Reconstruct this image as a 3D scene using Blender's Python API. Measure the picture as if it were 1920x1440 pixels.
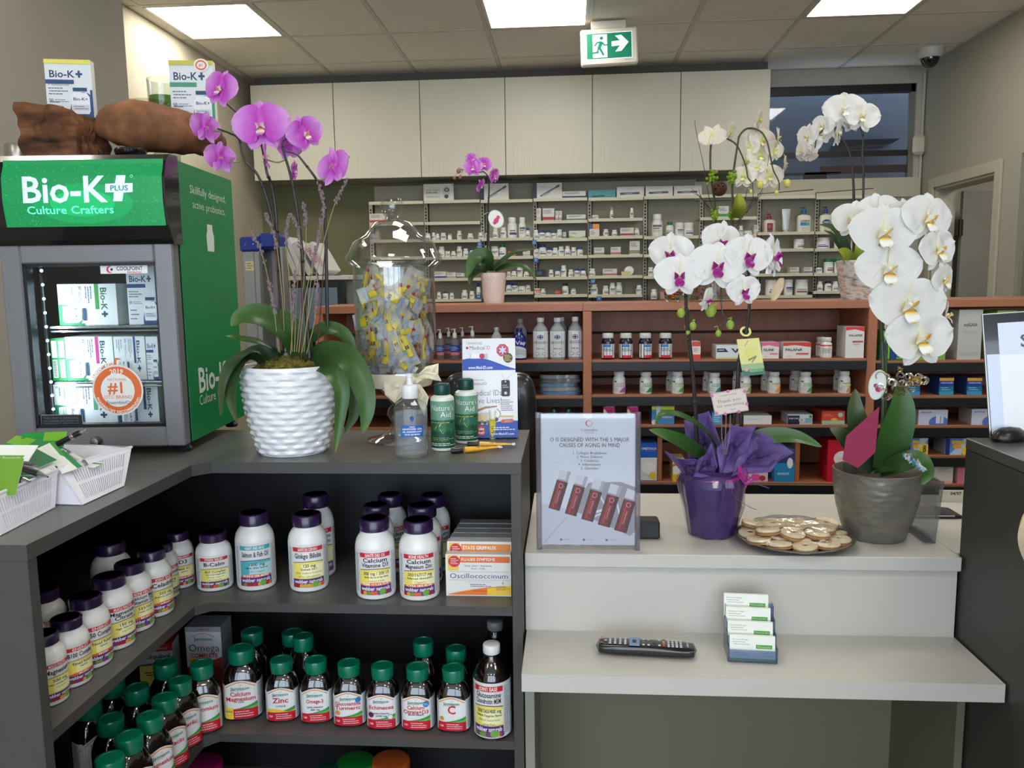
import bpy, math, random
from mathutils import Vector, Matrix, Euler
from mathutils.geometry import tessellate_polygon
R = math.radians
rnd = random.Random(7)
for o in list(bpy.data.objects): bpy.data.objects.remove(o)
SC = bpy.context.scene
COL = SC.collection

# ---------------------------------------------------------------- camera
F, YAW, PITCH, ROLL, EYE = 1500.0, R(4.1), R(7.2), R(.76), 1.5
_cy, _sy, _cp, _sp = math.cos(YAW), math.sin(YAW), math.cos(PITCH), math.sin(PITCH)
CW = Vector((-_sy*_cp, _cy*_cp, -_sp)); _r0 = Vector((_cy, _sy, 0)); _d0 = CW.cross(_r0)
CR = _r0*math.cos(ROLL) + _d0*math.sin(ROLL); CD = -_r0*math.sin(ROLL) + _d0*math.cos(ROLL)
CC = Vector((0, 0, EYE))
cam = bpy.data.cameras.new('camera'); camo = bpy.data.objects.new('camera', cam); COL.objects.link(camo)
cam.sensor_fit = 'HORIZONTAL'; cam.sensor_width = 36; cam.lens = F*36/1920; cam.clip_start = .05
camo.matrix_world = Matrix(((CR.x, -CD.x, -CW.x, 0), (CR.y, -CD.y, -CW.y, 0), (CR.z, -CD.z, -CW.z, EYE), (0, 0, 0, 1)))
SC.camera = camo
def _ray(x, y): return CW + CR*((x-960)/F) + CD*((y-720)/F)
def UY(x, y, Y): v = _ray(x, y); return CC + v*(Y/v.y)          # the point at depth Y seen at x, y
def UZ(x, y, z): v = _ray(x, y); return CC + v*((z-EYE)/v.z)    # the point at height z
def UX(x, y, X): v = _ray(x, y); return CC + v*(X/v.x)
def PX(p): q = Vector(p)-CC; k = q.dot(CW); return 960+F*q.dot(CR)/k, 720+F*q.dot(CD)/k

# ---------------------------------------------------------------- world, exposure, lights
w = bpy.data.worlds.new('daylight'); SC.world = w; w.use_nodes = True
bg = w.node_tree.nodes['Background']; bg.inputs[0].default_value = (.72, .84, 1, 1); bg.inputs[1].default_value = 5.8
SC.view_settings.view_transform = 'Standard'; SC.view_settings.look = 'None'
SC.view_settings.exposure = 0.0; SC.view_settings.gamma = 1; SC.view_settings.use_curve_mapping = False
SC.cycles.max_bounces = 10; SC.cycles.transparent_max_bounces = 24; SC.cycles.transmission_bounces = 8
SC.cycles.sample_clamp_indirect = 4; SC.cycles.caustics_reflective = False; SC.cycles.caustics_refractive = False
PANEL_LIGHT = 15

# ---------------------------------------------------------------- materials
def lin(c):
    return tuple((x/255/12.92 if x <= 10 else ((x/255+.055)/1.055)**2.4) for x in c[:3])
_M = {}
def mat(c, rough=.5, metal=0, spec=.5, noise=0, nscale=30, coat=0, bump=0, bscale=60, emit=0, sub=0, stretch=None, alpha=1, trans=0, name=None):
    key = (c, rough, metal, spec, noise, nscale, coat, bump, bscale, emit, sub, stretch, alpha, trans)
    if key in _M: return _M[key]
    m = bpy.data.materials.new(name or 'surface'); m.use_nodes = True; nt = m.node_tree; b = nt.nodes['Principled BSDF']
    L = lin(c); b.inputs['Base Color'].default_value = (*L, 1); b.inputs['Roughness'].default_value = rough
    b.inputs['Metallic'].default_value = metal; b.inputs['Specular IOR Level'].default_value = spec
    b.inputs['Coat Weight'].default_value = coat; b.inputs['Alpha'].default_value = alpha
    b.inputs['Transmission Weight'].default_value = trans
    if sub: b.inputs['Subsurface Weight'].default_value = sub; b.inputs['Subsurface Radius'].default_value = (.01, .008, .006); b.inputs['Subsurface Scale'].default_value = .5
    if emit: b.inputs['Emission Color'].default_value = (*L, 1); b.inputs['Emission Strength'].default_value = emit
    if noise or bump:
        tc = nt.nodes.new('ShaderNodeTexCoord'); mp = nt.nodes.new('ShaderNodeMapping'); nt.links.new(tc.outputs['Object'], mp.inputs[0])
        if stretch: mp.inputs['Scale'].default_value = stretch
    if noise:
        n = nt.nodes.new('ShaderNodeTexNoise'); n.inputs['Scale'].default_value = nscale; n.inputs['Detail'].default_value = 4
        nt.links.new(mp.outputs[0], n.inputs['Vector'])
        mr = nt.nodes.new('ShaderNodeMapRange'); mr.inputs[1].default_value = .3; mr.inputs[2].default_value = .7
        mr.inputs[3].default_value = 1-noise; mr.inputs[4].default_value = 1+noise; nt.links.new(n.outputs[0], mr.inputs[0])
        mx = nt.nodes.new('ShaderNodeVectorMath'); mx.operation = 'SCALE'; mx.inputs[0].default_value = L
        nt.links.new(mr.outputs[0], mx.inputs['Scale']); nt.links.new(mx.outputs[0], b.inputs['Base Color'])
    if bump:
        n = nt.nodes.new('ShaderNodeTexNoise'); n.inputs['Scale'].default_value = bscale; nt.links.new(mp.outputs[0], n.inputs['Vector'])
        bp = nt.nodes.new('ShaderNodeBump'); bp.inputs['Strength'].default_value = bump; bp.inputs['Distance'].default_value = .002
        nt.links.new(n.outputs[0], bp.inputs['Height']); nt.links.new(bp.outputs[0], b.inputs['Normal'])
    _M[key] = m; return m
def clear_mat(tint=(235, 240, 242), ior=1.45, rough=.02, name='clear', base=0.0, body=None):
    """thin clear wall: fresnel mix of see-through and gloss; base adds a little body colour"""
    key = ('clear', tint, ior, rough, base, body)
    if key in _M: return _M[key]
    m = bpy.data.materials.new(name); m.use_nodes = True; nt = m.node_tree; nt.nodes.clear()
    out = nt.nodes.new('ShaderNodeOutputMaterial'); tr = nt.nodes.new('ShaderNodeBsdfTransparent'); gl = nt.nodes.new('ShaderNodeBsdfGlossy')
    lw = nt.nodes.new('ShaderNodeLayerWeight'); lw.inputs[0].default_value = .5; pw = nt.nodes.new('ShaderNodeMath'); pw.operation = 'POWER'; pw.inputs[1].default_value = 3.2
    fr = nt.nodes.new('ShaderNodeMath'); fr.operation = 'MULTIPLY_ADD'; f0 = ((ior-1)/(ior+1))**2; fr.inputs[1].default_value = .8; fr.inputs[2].default_value = f0
    nt.links.new(lw.outputs['Facing'], pw.inputs[0]); nt.links.new(pw.outputs[0], fr.inputs[0]); mx = nt.nodes.new('ShaderNodeMixShader')
    tr.inputs[0].default_value = (*lin(tint), 1); gl.inputs['Roughness'].default_value = rough
    nt.links.new(fr.outputs[0], mx.inputs[0]); nt.links.new(tr.outputs[0], mx.inputs[1]); nt.links.new(gl.outputs[0], mx.inputs[2])
    last = mx
    if base:
        df = nt.nodes.new('ShaderNodeBsdfDiffuse'); df.inputs[0].default_value = (*lin(body or tint), 1); m2 = nt.nodes.new('ShaderNodeMixShader')
        m2.inputs[0].default_value = base; nt.links.new(mx.outputs[0], m2.inputs[1]); nt.links.new(df.outputs[0], m2.inputs[2]); last = m2
    nt.links.new(last.outputs[0], out.inputs[0]); _M[key] = m; return m
def ramp_mat(stops, attr='t', rough=.5, noise=.0, nscale=40, sub=0, trans=.0, name='ramp', spec=.3, stretch=None, coat=0):
    key = (tuple(stops), attr, rough, noise, nscale, sub, trans, coat)
    if key in _M: return _M[key]
    m = bpy.data.materials.new(name); m.use_nodes = True; nt = m.node_tree; b = nt.nodes['Principled BSDF']
    cr = nt.nodes.new('ShaderNodeValToRGB'); e = cr.color_ramp.elements
    while len(e) < len(stops): e.new(.5)
    for k, (p, c) in enumerate(stops): e[k].position = p; e[k].color = (*lin(c), 1)
    if attr:
        a = nt.nodes.new('ShaderNodeAttribute'); a.attribute_name = attr; src = a.outputs['Fac']
    n = nt.nodes.new('ShaderNodeTexNoise'); n.inputs['Scale'].default_value = nscale; n.inputs['Detail'].default_value = 5
    tc = nt.nodes.new('ShaderNodeTexCoord'); mp = nt.nodes.new('ShaderNodeMapping'); nt.links.new(tc.outputs['Object'], mp.inputs[0]); nt.links.new(mp.outputs[0], n.inputs['Vector'])
    if stretch: mp.inputs['Scale'].default_value = stretch
    if attr:
        ad = nt.nodes.new('ShaderNodeMath'); ad.operation = 'MULTIPLY_ADD'; nt.links.new(n.outputs[0], ad.inputs[0]); ad.inputs[1].default_value = noise
        sb = nt.nodes.new('ShaderNodeMath'); sb.operation = 'SUBTRACT'; nt.links.new(src, sb.inputs[0]); sb.inputs[1].default_value = noise/2
        nt.links.new(sb.outputs[0], ad.inputs[2]); nt.links.new(ad.outputs[0], cr.inputs[0])
    else: nt.links.new(n.outputs[0], cr.inputs[0])
    nt.links.new(cr.outputs[0], b.inputs['Base Color']); b.inputs['Roughness'].default_value = rough; b.inputs['Specular IOR Level'].default_value = spec
    b.inputs['Coat Weight'].default_value = coat
    if trans:
        out = nt.nodes['Material Output']; tl = nt.nodes.new('ShaderNodeBsdfTranslucent'); nt.links.new(cr.outputs[0], tl.inputs[0])
        mx = nt.nodes.new('ShaderNodeMixShader'); mx.inputs[0].default_value = trans
        nt.links.new(b.outputs[0], mx.inputs[1]); nt.links.new(tl.outputs[0], mx.inputs[2]); nt.links.new(mx.outputs[0], out.inputs[0])
    _M[key] = m; return m

# ---------------------------------------------------------------- glyph cache (Blender's built-in face)
_chars = ''.join(chr(k) for k in range(33, 127)) + 'éÉ™®•'
_G = {}
def _load_glyphs():
    tmp = []
    for bold in (0, 1):
        for ch in _chars:
            for tail in ('', '|'):
                c = bpy.data.curves.new('g', 'FONT'); c.body = ch+tail; c.size = 1; c.resolution_u = 2; c.offset = .02 if bold else -.006
                o = bpy.data.objects.new('g', c); COL.objects.link(o); tmp.append((bold, ch, tail, o))
    bpy.context.view_layer.update(); dg = bpy.context.evaluated_depsgraph_get()
    W = {}
    for bold, ch, tail, o in tmp:
        me = bpy.data.meshes.new_from_object(o.evaluated_get(dg)); xs = [v.co.x for v in me.vertices] or [0]
        if tail: W[bold, ch] = max(xs)
        else:
            me.calc_loop_triangles()
            _G[bold, ch] = [[v.co.x for v in me.vertices], [v.co.y for v in me.vertices], [tuple(t.vertices) for t in me.loop_triangles], 0]
        bpy.data.meshes.remove(me)
    for bold, ch, tail, o in tmp:
        if not tail: 
            bar = W[bold, '|'] - max(_G[bold, '|'][0])
            _G[bold, ch][3] = W[bold, ch] - max(_G[bold, '|'][0])
    for *_, o in tmp:
        c = o.data; bpy.data.objects.remove(o); bpy.data.curves.remove(c)
_load_glyphs()
SPACE = .32

class Art:
    """flat print: shapes in their own units, later laid on a face or wrapped round a body"""
    def __init__(s, w, h): s.w, s.h, s.ops, s.layer = w, h, [], 0
    def poly(s, pts, col, up=1):
        s.layer += up
        tris = tessellate_polygon([[Vector((x, y, 0)) for x, y in pts]])
        s.ops.append(([tuple(p) for p in pts], [tuple(t) for t in tris], col, s.layer, True)); return s
    def rect(s, x0, y0, x1, y1, col): return s.poly([(x0, y0), (x1, y0), (x1, y1), (x0, y1)], col)
    def disc(s, cx, cy, r, col, n=24, ry=None, a0=0):
        ry = ry or r; return s.poly([(cx+r*math.cos(a0+2*math.pi*k/n), cy+ry*math.sin(a0+2*math.pi*k/n)) for k in range(n)], col)
    def line(s, x0, y0, x1, y1, wd, col):
        dx, dy = x1-x0, y1-y0; l = math.hypot(dx, dy) or 1; nx, ny = -dy/l*wd/2, dx/l*wd/2
        return s.poly([(x0+nx, y0+ny), (x0-nx, y0-ny), (x1-nx, y1-ny), (x1+nx, y1+ny)], col)
    def wave(s, x0, x1, y0, f, col, n=12):
        """area between y0 and the curve f(t)"""
        pts = [(x0+(x1-x0)*k/n, f(k/n)) for k in range(n+1)] + [(x1, y0), (x0, y0)]
        return s.poly(pts, col)
    def text(s, t, cx, cy, size, col, bold=0, fit=None, al='c', rot=0, up=1):
        xs, ys, ts, x = [], [], [], 0
        for ch in t:
            if ch == ' ': x += SPACE; continue
            g = _G.get((bold, ch))
            if not g: x += SPACE; continue
            b = len(xs); xs += [x+a for a in g[0]]; ys += g[1]; ts += [tuple(b+i for i in q) for q in g[2]]; x += g[3]
        if not xs: return s
        wd = x*size; sx = size
        if fit and wd > 0: sx = size*min(1.3, fit/wd) if fit > 0 else size*(-fit)/wd
        wd = x*sx; off = {'c': -wd/2, 'l': 0, 'r': -wd}[al]
        P = []
        cr, sr = math.cos(rot), math.sin(rot)
        for a, b in zip(xs, ys):
            px, py = off+a*sx, b*size-.34*size
            P.append((cx+px*cr-py*sr, cy+px*sr+py*cr))
        s.layer += up; s.ops.append((P, ts, col, s.layer, False)); return s
    def arc_text(s, t, cx, cy, r, size, col, mid=90, bold=1, inside=False):
        adv = [(_G[bold, ch][3] if ch != ' ' else SPACE)*size for ch in t]; tot = sum(adv); a = -tot/2; s.layer += 1
        for ch, ad in zip(t, adv):
            m = a+ad/2; a += ad
            if ch == ' ': continue
            th = R(mid) + (m/r if inside else -m/r); rot = th+math.pi/2 if inside else th-math.pi/2
            s.text(ch, cx+r*math.cos(th), cy+r*math.sin(th), size, col, bold, rot=rot, up=0)
        return s
    def lines(s, x0, x1, y0, y1, n, col, wd=.3, seed=1):
        """n rows of small print too fine to read"""
        q = random.Random(seed); s.layer += 1
        for k in range(n):
            y = y1-(y1-y0)*(k+.5)/n; hh = (y1-y0)/n*wd; x = x0+(x1-x0)*q.uniform(0, .06)
            e = x1-(x1-x0)*q.uniform(0, .3)
            while x < e:
                l = (x1-x0)*q.uniform(.06, .18); s.poly([(x, y-hh/2), (min(x+l, e), y-hh/2), (min(x+l, e), y+hh/2), (x, y+hh/2)], col, 0); x += l+(x1-x0)*.025
        return s

def _clip(poly, x, keep_right):
    out = []
    for i in range(len(poly)):
        a, b = poly[i], poly[(i+1) % len(poly)]
        ia, ib = (a[0] >= x) == keep_right, (b[0] >= x) == keep_right
        if ia: out.append(a)
        if ia != ib:
            t = (x-a[0])/(b[0]-a[0]); out.append((x, a[1]+(b[1]-a[1])*t))
    return out

class MB:
    def __init__(s): s.v, s.f, s.m, s.sm, s.mats, s.t = [], [], [], [], [], {}
    def mi(s, m):
        if m not in s.mats: s.mats.append(m)
        return s.mats.index(m)
    def add(s, vs, fs, m, smooth=True, M=None, t=None):
        b = len(s.v); k = s.mi(m)
        s.v += [tuple(M @ Vector(p)) if M else tuple(p) for p in vs]
        if t:
            for i, x in enumerate(t): s.t[b+i] = x
        for f in fs: s.f.append(tuple(b+i for i in f)); s.m.append(k); s.sm.append(smooth)
        return s
    def box(s, x0, y0, z0, x1, y1, z1, m, bev=0, M=None):
        x0, x1 = sorted((x0, x1)); y0, y1 = sorted((y0, y1)); z0, z1 = sorted((z0, z1))
        if bev <= 0:
            vs = [(x, y, z) for x in (x0, x1) for y in (y0, y1) for z in (z0, z1)]
            fs = [(0, 1, 3, 2), (4, 6, 7, 5), (0, 4, 5, 1), (2, 3, 7, 6), (0, 2, 6, 4), (1, 5, 7, 3)]
            return s.add(vs, fs, m, False, M)
        b = min(bev, (x1-x0)*.49, (y1-y0)*.49, (z1-z0)*.49); vs = []; idx = {}
        for i, (x, ix) in enumerate(((x0, 1), (x1, -1))):
            for j, (y, iy) in enumerate(((y0, 1), (y1, -1))):
                for k, (z, iz) in enumerate(((z0, 1), (z1, -1))):
                    for ax in range(3):
                        idx[i, j, k, ax] = len(vs)
                        vs.append((x if ax == 0 else x+ix*b, y if ax == 1 else y+iy*b, z if ax == 2 else z+iz*b))
        q = lambda i, j, k, a: idx[i, j, k, a]; fs = []
        for i in (0, 1):
            fs.append([q(i, 0, 0, 0), q(i, 1, 0, 0), q(i, 1, 1, 0), q(i, 0, 1, 0)][::(-1 if i == 0 else 1)])
            fs.append([q(0, i, 0, 1), q(1, i, 0, 1), q(1, i, 1, 1), q(0, i, 1, 1)][::(1 if i == 0 else -1)])
            fs.append([q(0, 0, i, 2), q(1, 0, i, 2), q(1, 1, i, 2), q(0, 1, i, 2)][::(-1 if i == 0 else 1)])
        for i in (0, 1):
            for j in (0, 1):
                fl = -1 if (i+j) % 2 else 1
                fs.append([q(i, j, 0, 0), q(i, j, 0, 1), q(i, j, 1, 1), q(i, j, 1, 0)][::fl])
                fs.append([q(i, 0, j, 0), q(i, 1, j, 0), q(i, 1, j, 2), q(i, 0, j, 2)][::1] if 0 else [q(i, 0, j, 0), q(i, 0, j, 2), q(i, 1, j, 2), q(i, 1, j, 0)][::fl])
                fs.append([q(0, i, j, 1), q(1, i, j, 1), q(1, i, j, 2), q(0, i, j, 2)][::-fl])
        fs = [f for f in fs if len(set(f)) == 4]
        for i in (0, 1):
            for j in (0, 1):
                for k in (0, 1): fs.append([q(i, j, k, 0), q(i, j, k, 1), q(i, j, k, 2)][::(1 if (i+j+k) % 2 == 0 else -1)])
        return s.add(vs, fs, m, False, M)
    def lathe(s, prof, m, n=24, c=(0, 0, 0), sq=2.0, sx=1, sy=1, M=None, fn=None, smooth=True, t=None, caps=True):
        vs, fs, tt = [], [], []
        for j, (r, z) in enumerate(prof):
            for k in range(n):
                a = 2*math.pi*k/n; ca, sa = math.cos(a), math.sin(a)
                if sq != 2.0: q = (abs(ca)**sq+abs(sa)**sq)**(-1/sq)
                else: q = 1
                rr = r*q
                if fn: rr, z2 = fn(a, z, rr, j)
                else: z2 = z
                vs.append((c[0]+rr*ca*sx, c[1]+rr*sa*sy, c[2]+z2)); tt.append(j/(len(prof)-1))
        for j in range(len(prof)-1):
            for k in range(n): fs.append((j*n+k, j*n+(k+1) % n, (j+1)*n+(k+1) % n, (j+1)*n+k))
        if caps and prof[0][0] > 1e-6: fs.append(tuple(range(n))[::-1])
        if caps and prof[-1][0] > 1e-6: fs.append(tuple((len(prof)-1)*n+k for k in range(n)))
        return s.add(vs, fs, m, smooth, M, tt if t else None)
    def tube(s, pts, r, m, n=8, M=None, t=False, flat=1.0):
        pts = [Vector(p) for p in pts]; N = len(pts); rs = r if isinstance(r, (list, tuple)) else [r]*N
        up = Vector((0, 0, 1)); vs, fs, tt = [], [], []; prev = None
        for i, p in enumerate(pts):
            d = (pts[min(i+1, N-1)]-pts[max(i-1, 0)]).normalized()
            if prev is None: a = d.cross(up if abs(d.z) < .9 else Vector((1, 0, 0))).normalized()
            else: a = (prev-d*prev.dot(d)).normalized()
            prev = a; b = d.cross(a)
            for k in range(n):
                th = 2*math.pi*k/n; vs.append(p+a*rs[i]*math.cos(th)+b*rs[i]*flat*math.sin(th)); tt.append(i/max(1, N-1))
        for i in range(N-1):
            for k in range(n): fs.append((i*n+k, i*n+(k+1) % n, (i+1)*n+(k+1) % n, (i+1)*n+k))
        fs.append(tuple(range(n))[::-1]); fs.append(tuple((N-1)*n+k for k in range(n)))
        return s.add(vs, fs, m, True, M, tt if t else None)
    def grid(s, fn, nu, nv, m, M=None, tf=None, smooth=True, wrap=False):
        vs = [fn(i/nu, j/nv) for i in range(nu+1) for j in range(nv+1)]
        fs = [(i*(nv+1)+j, (i+1)*(nv+1)+j, (i+1)*(nv+1)+j+1, i*(nv+1)+j+1) for i in range(nu) for j in range(nv)]
        t = [tf(i/nu, j/nv) for i in range(nu+1) for j in range(nv+1)] if tf else None
        return s.add(vs, fs, m, smooth, M, t)
    def prism(s, pts, y0, y1, m, M=None, smooth=False):
        """outline in x, z pushed from y0 to y1"""
        n = len(pts); vs = [(x, y0, z) for x, z in pts]+[(x, y1, z) for x, z in pts]
        tr = tessellate_polygon([[Vector((x, z, 0)) for x, z in pts]])
        fs = [tuple(t) for t in tr]+[tuple(n+i for i in t)[::-1] for t in tr]+[(k, (k+1) % n, n+(k+1) % n, n+k) for k in range(n)]
        return s.add(vs, fs, m, smooth, M)
    def ball(s, c, r, m, n=12, sz=1, sx=1, sy=1, M=None):
        k = max(4, n//2); return s.lathe([(max(1e-5, r*math.sin(math.pi*i/k)), -r*sz*math.cos(math.pi*i/k)) for i in range(k+1)], m, n, c, sx=sx, sy=sy, M=M, caps=False)
    def art(s, A, mp, eps=.00012, strip=None, rough=.45, M=None):
        for pts, tris, col, layer, big in A.ops:
            mm = mat(col, rough) if not isinstance(col, bpy.types.Material) else col
            if big and strip:
                vs, fs = [], []
                for t in tris:
                    po = [pts[i] for i in t]; lo, hi = min(p[0] for p in po), max(p[0] for p in po)
                    k0, k1 = math.floor(lo/strip+1e-6), math.ceil(hi/strip-1e-6)
                    for k in range(k0, max(k1, k0+1)):
                        q = _clip(po, k*strip, True) if lo < k*strip else po
                        if len(q) >= 3 and hi > (k+1)*strip: q = _clip(q, (k+1)*strip, False)
                        if len(q) >= 3: b = len(vs); vs += q; fs.append(tuple(range(b, b+len(q))))
                s.add([mp(u, v, layer*eps) for u, v in vs], fs, mm, False, M)
            else: s.add([mp(u, v, layer*eps) for u, v in pts], tris, mm, False, M)
        return s
    def mesh(s, name, sharp=38):
        me = bpy.data.meshes.new(name); me.from_pydata([tuple(p) for p in s.v], [], s.f)
        for m in s.mats: me.materials.append(m)
        me.polygons.foreach_set('material_index', s.m); me.polygons.foreach_set('use_smooth', s.sm)
        if s.t:
            a = me.attributes.new('t', 'FLOAT', 'POINT'); a.data.foreach_set('value', [s.t.get(i, 0.0) for i in range(len(s.v))])
        me.update()
        if any(s.sm): me.set_sharp_from_angle(angle=R(sharp))
        return me
    def build(s, name, parent=None, loc=(0, 0, 0), rot=(0, 0, 0), label=None, cat=None, group=None, kind=None, sharp=38, scale=None):
        return place(s.mesh(name, sharp), name, parent, loc, rot, label, cat, group, kind, scale)

def place(me, name, parent=None, loc=(0, 0, 0), rot=(0, 0, 0), label=None, cat=None, group=None, kind=None, scale=None):
    o = bpy.data.objects.new(name, me); COL.objects.link(o); o.location = loc; o.rotation_euler = rot
    if scale: o.scale = scale if isinstance(scale, (tuple, list)) else (scale,)*3
    if parent: o.parent = parent
    tag(o, label, cat, group, kind); return o
def tag(o, label=None, cat=None, group=None, kind=None):
    for k, v in (('label', label), ('category', cat), ('group', group), ('kind', kind)):
        if v: o[k] = v
    return o
def thing(name, label, cat, loc=(0, 0, 0), rz=0, group=None, rot=None):
    o = bpy.data.objects.new(name, None); COL.objects.link(o); o.empty_display_size = .05
    o.location = (loc[0], loc[1], loc[2]+(.0006 if loc[2] > .01 else 0)); o.rotation_euler = rot or (0, 0, rz); return tag(o, label, cat, group)
_kids = {}
def copy_tree(o, parent=None, **kw):
    c = o.copy(); COL.objects.link(c); c.parent = parent
    for ch in kids(o): copy_tree(ch, c)
    return c
def kids(o): return [x for x in COL.objects if x.parent == o] if o not in _kids else _kids[o]
def struct(mb, name, parent=None, **kw): return mb.build(name, parent, kind=None if parent else 'structure', **kw)
def front(w, h, x0=0, y=0, z0=0):
    """u, v on a face that looks towards -y, its lower left corner at x0, z0"""
    return lambda u, v, e: (x0+u, y-e-.0002, z0+v)
def wrap(poly, z0=0, a0=0):
    """u round a closed outline (x, y points), u = 0 at the middle of the side facing -y"""
    n = len(poly); L = [0]
    for k in range(n): p, q = poly[k], poly[(k+1) % n]; L.append(L[-1]+math.hypot(q[0]-p[0], q[1]-p[1]))
    T = L[-1]; st = min(range(n), key=lambda k: math.hypot(poly[k][0], poly[k][1]+9)); s0 = L[st]
    def f(u, v, e):
        d = (s0+u+a0) % T; k = 0
        import bisect
        k = min(n-1, max(0, bisect.bisect_right(L, d)-1)); p, q = poly[k], poly[(k+1) % n]; l = L[k+1]-L[k] or 1; t = (d-L[k])/l
        x, y = p[0]+(q[0]-p[0])*t, p[1]+(q[1]-p[1])*t
        nx, ny = (q[1]-p[1])/l, -(q[0]-p[0])/l; e += .0003
        return (x+nx*e, y+ny*e, z0+v)
    return f
def ring(r, n=32, sq=2.0, sx=1, sy=1):
    out = []
    for k in range(n):
        a = -math.pi/2+2*math.pi*k/n; ca, sa = math.cos(a), math.sin(a); q = (abs(ca)**sq+abs(sa)**sq)**(-1/sq); out.append((r*q*ca*sx, r*q*sa*sy))
    return out
def fit(xl, xr, yt, yb, z, back=True):
    """where a round thing stands whose outline in the photo is xl..xr, yt..yb, on a surface at height z -> x, y, r, h"""
    xc = (xl+xr)/2; p = UZ(xc, yb, z); r = (UY(xr, (yt+yb)/2, p.y).x-UY(xl, (yt+yb)/2, p.y).x)/2
    Y = p.y+r; r = (UY(xr, (yt+yb)/2, Y).x-UY(xl, (yt+yb)/2, Y).x)/2; q = UY(xc, yt, Y)
    return UY(xc, (yt+yb)/2, Y).x, Y, r, q.z-z
def fity(xl, xr, yt, z, Y):
    """the same for a thing whose depth is known"""
    r = (UY(xr, yt, Y).x-UY(xl, yt, Y).x)/2; q = UY((xl+xr)/2, yt, Y); return q.x, Y, r, q.z-z
ORD = ['', 'first', 'second', 'third', 'fourth', 'fifth', 'sixth', 'seventh', 'eighth', 'ninth', 'tenth', 'eleventh', 'twelfth']
def mixc(a, b, t): return tuple(round(x+(y-x)*t) for x, y in zip(a, b))
def bez(pts, n=14):
    """smooth curve through points (Catmull-Rom)"""
    P = [Vector(p) for p in pts]; P = [P[0]*2-P[1]]+P+[P[-1]*2-P[-2]]; out = []
    seg = len(P)-3; per = max(2, n//seg)
    for i in range(1, len(P)-2):
        for k in range(per):
            t = k/per; a, b, c, d = P[i-1], P[i], P[i+1], P[i+2]
            out.append(.5*((2*b)+(c-a)*t+(2*a-5*b+4*c-d)*t*t+(3*b-a-3*c+d)*t**3))
    out.append(P[-2]); return out
# ================================================================ the room
BACK, XL, XR, ZC, YF = 6.15, -2.36, 2.56, 3.0, -3.2
WALLC = mat((176, 171, 158), .85, noise=.02, nscale=3, bump=.05, bscale=300)
CREAM = mat((196, 188, 166), .85, noise=.02, nscale=3, bump=.05, bscale=300)
OLIVE = mat((112, 112, 84), .85, noise=.03, nscale=3)
b = MB(); b.box(XL-.6, YF, -.05, XR+.6, BACK+.1, 0, mat((150, 145, 135), .5, noise=.05, nscale=6)); struct(b, 'floor')
# ceiling: backing, T bars, one object per tile, light panels of their own
b = MB(); b.box(XL-.1, YF, ZC+.03, XR+.1, BACK+.1, ZC+.1, mat((60, 60, 58), .9)); CEIL = struct(b, 'ceiling')
S_ = .607; GX0, GY0 = -2.297, -3.53+.607
gx = [GX0+S_*k for k in range(9)]; gy = [4.97+S_*k for k in range(-13, 3)]
tb = mat((196, 190, 180), .5)
b = MB()
for x in gx: b.box(x-.012, YF, ZC-.002, x+.012, BACK, ZC+.02, tb)
for y in gy: b.box(XL, y-.012, ZC-.0025, XR, y+.012, ZC+.02, tb)
b.build('ceiling_grid', CEIL)
tile_m = mat((226, 220, 208), .9, noise=.03, nscale=9, bump=.4, bscale=180)
tme = MB().box(-S_/2+.011, -S_/2+.011, 0, S_/2-.011, S_/2-.011, .015, tile_m, .004).mesh('ceiling_tile')
LIGHTS = [(k, y) for k in (0, 3, 6) for y in (4.97, 4.97-4*S_, 4.97-8*S_, 4.97-12*S_)]
lx = {0: gx[0]+S_/2, 3: gx[3]+S_/2, 6: gx[6]+S_/2}
def is_light(i, y1): return any(i == k and abs(y1-yy) < .1 for k, yy in LIGHTS)
for i in range(-1, 9):
    for y1 in gy + [gy[-1]+S_]:
        x0 = gx[i] if i >= 0 else GX0-S_
        if is_light(i, y1): continue
        cx, cyy = x0+S_/2, y1-S_/2
        xa, xb, ya, yb = max(x0, XL), min(x0+S_, XR), max(y1-S_, YF), min(y1, BACK)
        if xb-xa < .02 or yb-ya < .02: continue
        o = place(tme, 'ceiling_tile', CEIL, ((xa+xb)/2, (ya+yb)/2, ZC), scale=((xb-xa)/S_, (yb-ya)/S_, 1))
em = mat((255, 250, 240), emit=PANEL_LIGHT, name='diffuser')
fm = mat((215, 213, 208), .4)
fr = MB(); h = S_/2-.013
for a in ((-h, -h, h, -h+.016), (-h, h-.016, h, h), (-h, -h, -h+.016, h), (h-.016, -h, h, h)): fr.box(a[0], a[1], -.004, a[2], a[3], .02, fm)
frm = fr.mesh('light_frame'); dfm = MB().box(-h+.016, -h+.016, .001, h-.016, h-.016, .012, em).mesh('diffuser')
names = {0: 'the wall behind the fridge', 3: 'the exit sign', 6: 'the transom window'}
for k, y in LIGHTS:
    rowi = round((4.97-y)/(4*S_))
    t = thing('ceiling_light', ('lit square ceiling panel nearest ' + names[k]) if rowi == 0 else 'lit square ceiling panel over the shop entrance area, out of sight', 'ceiling light', (gx[k]+S_/2, y-S_/2, ZC), group=None if rowi == 0 else 'ceiling panels over the shop floor')
    place(frm, 'light_frame', t); place(dfm, 'diffuser', t)
# walls
CL = 3.56
b = MB(); b.box(XL-.1, CL+.1, 0, XL, BACK, ZC+.1, CREAM); struct(b, 'wall_left')
b = MB(); b.box(XL-.1, CL, 0, -2.0, CL+.1, ZC+.1, WALLC); struct(b, 'wall_left_return')
b = MB(); b.box(-2.0-.1, YF, 0, -2.0, CL, ZC+.1, WALLC); struct(b, 'wall_left_front')
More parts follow.
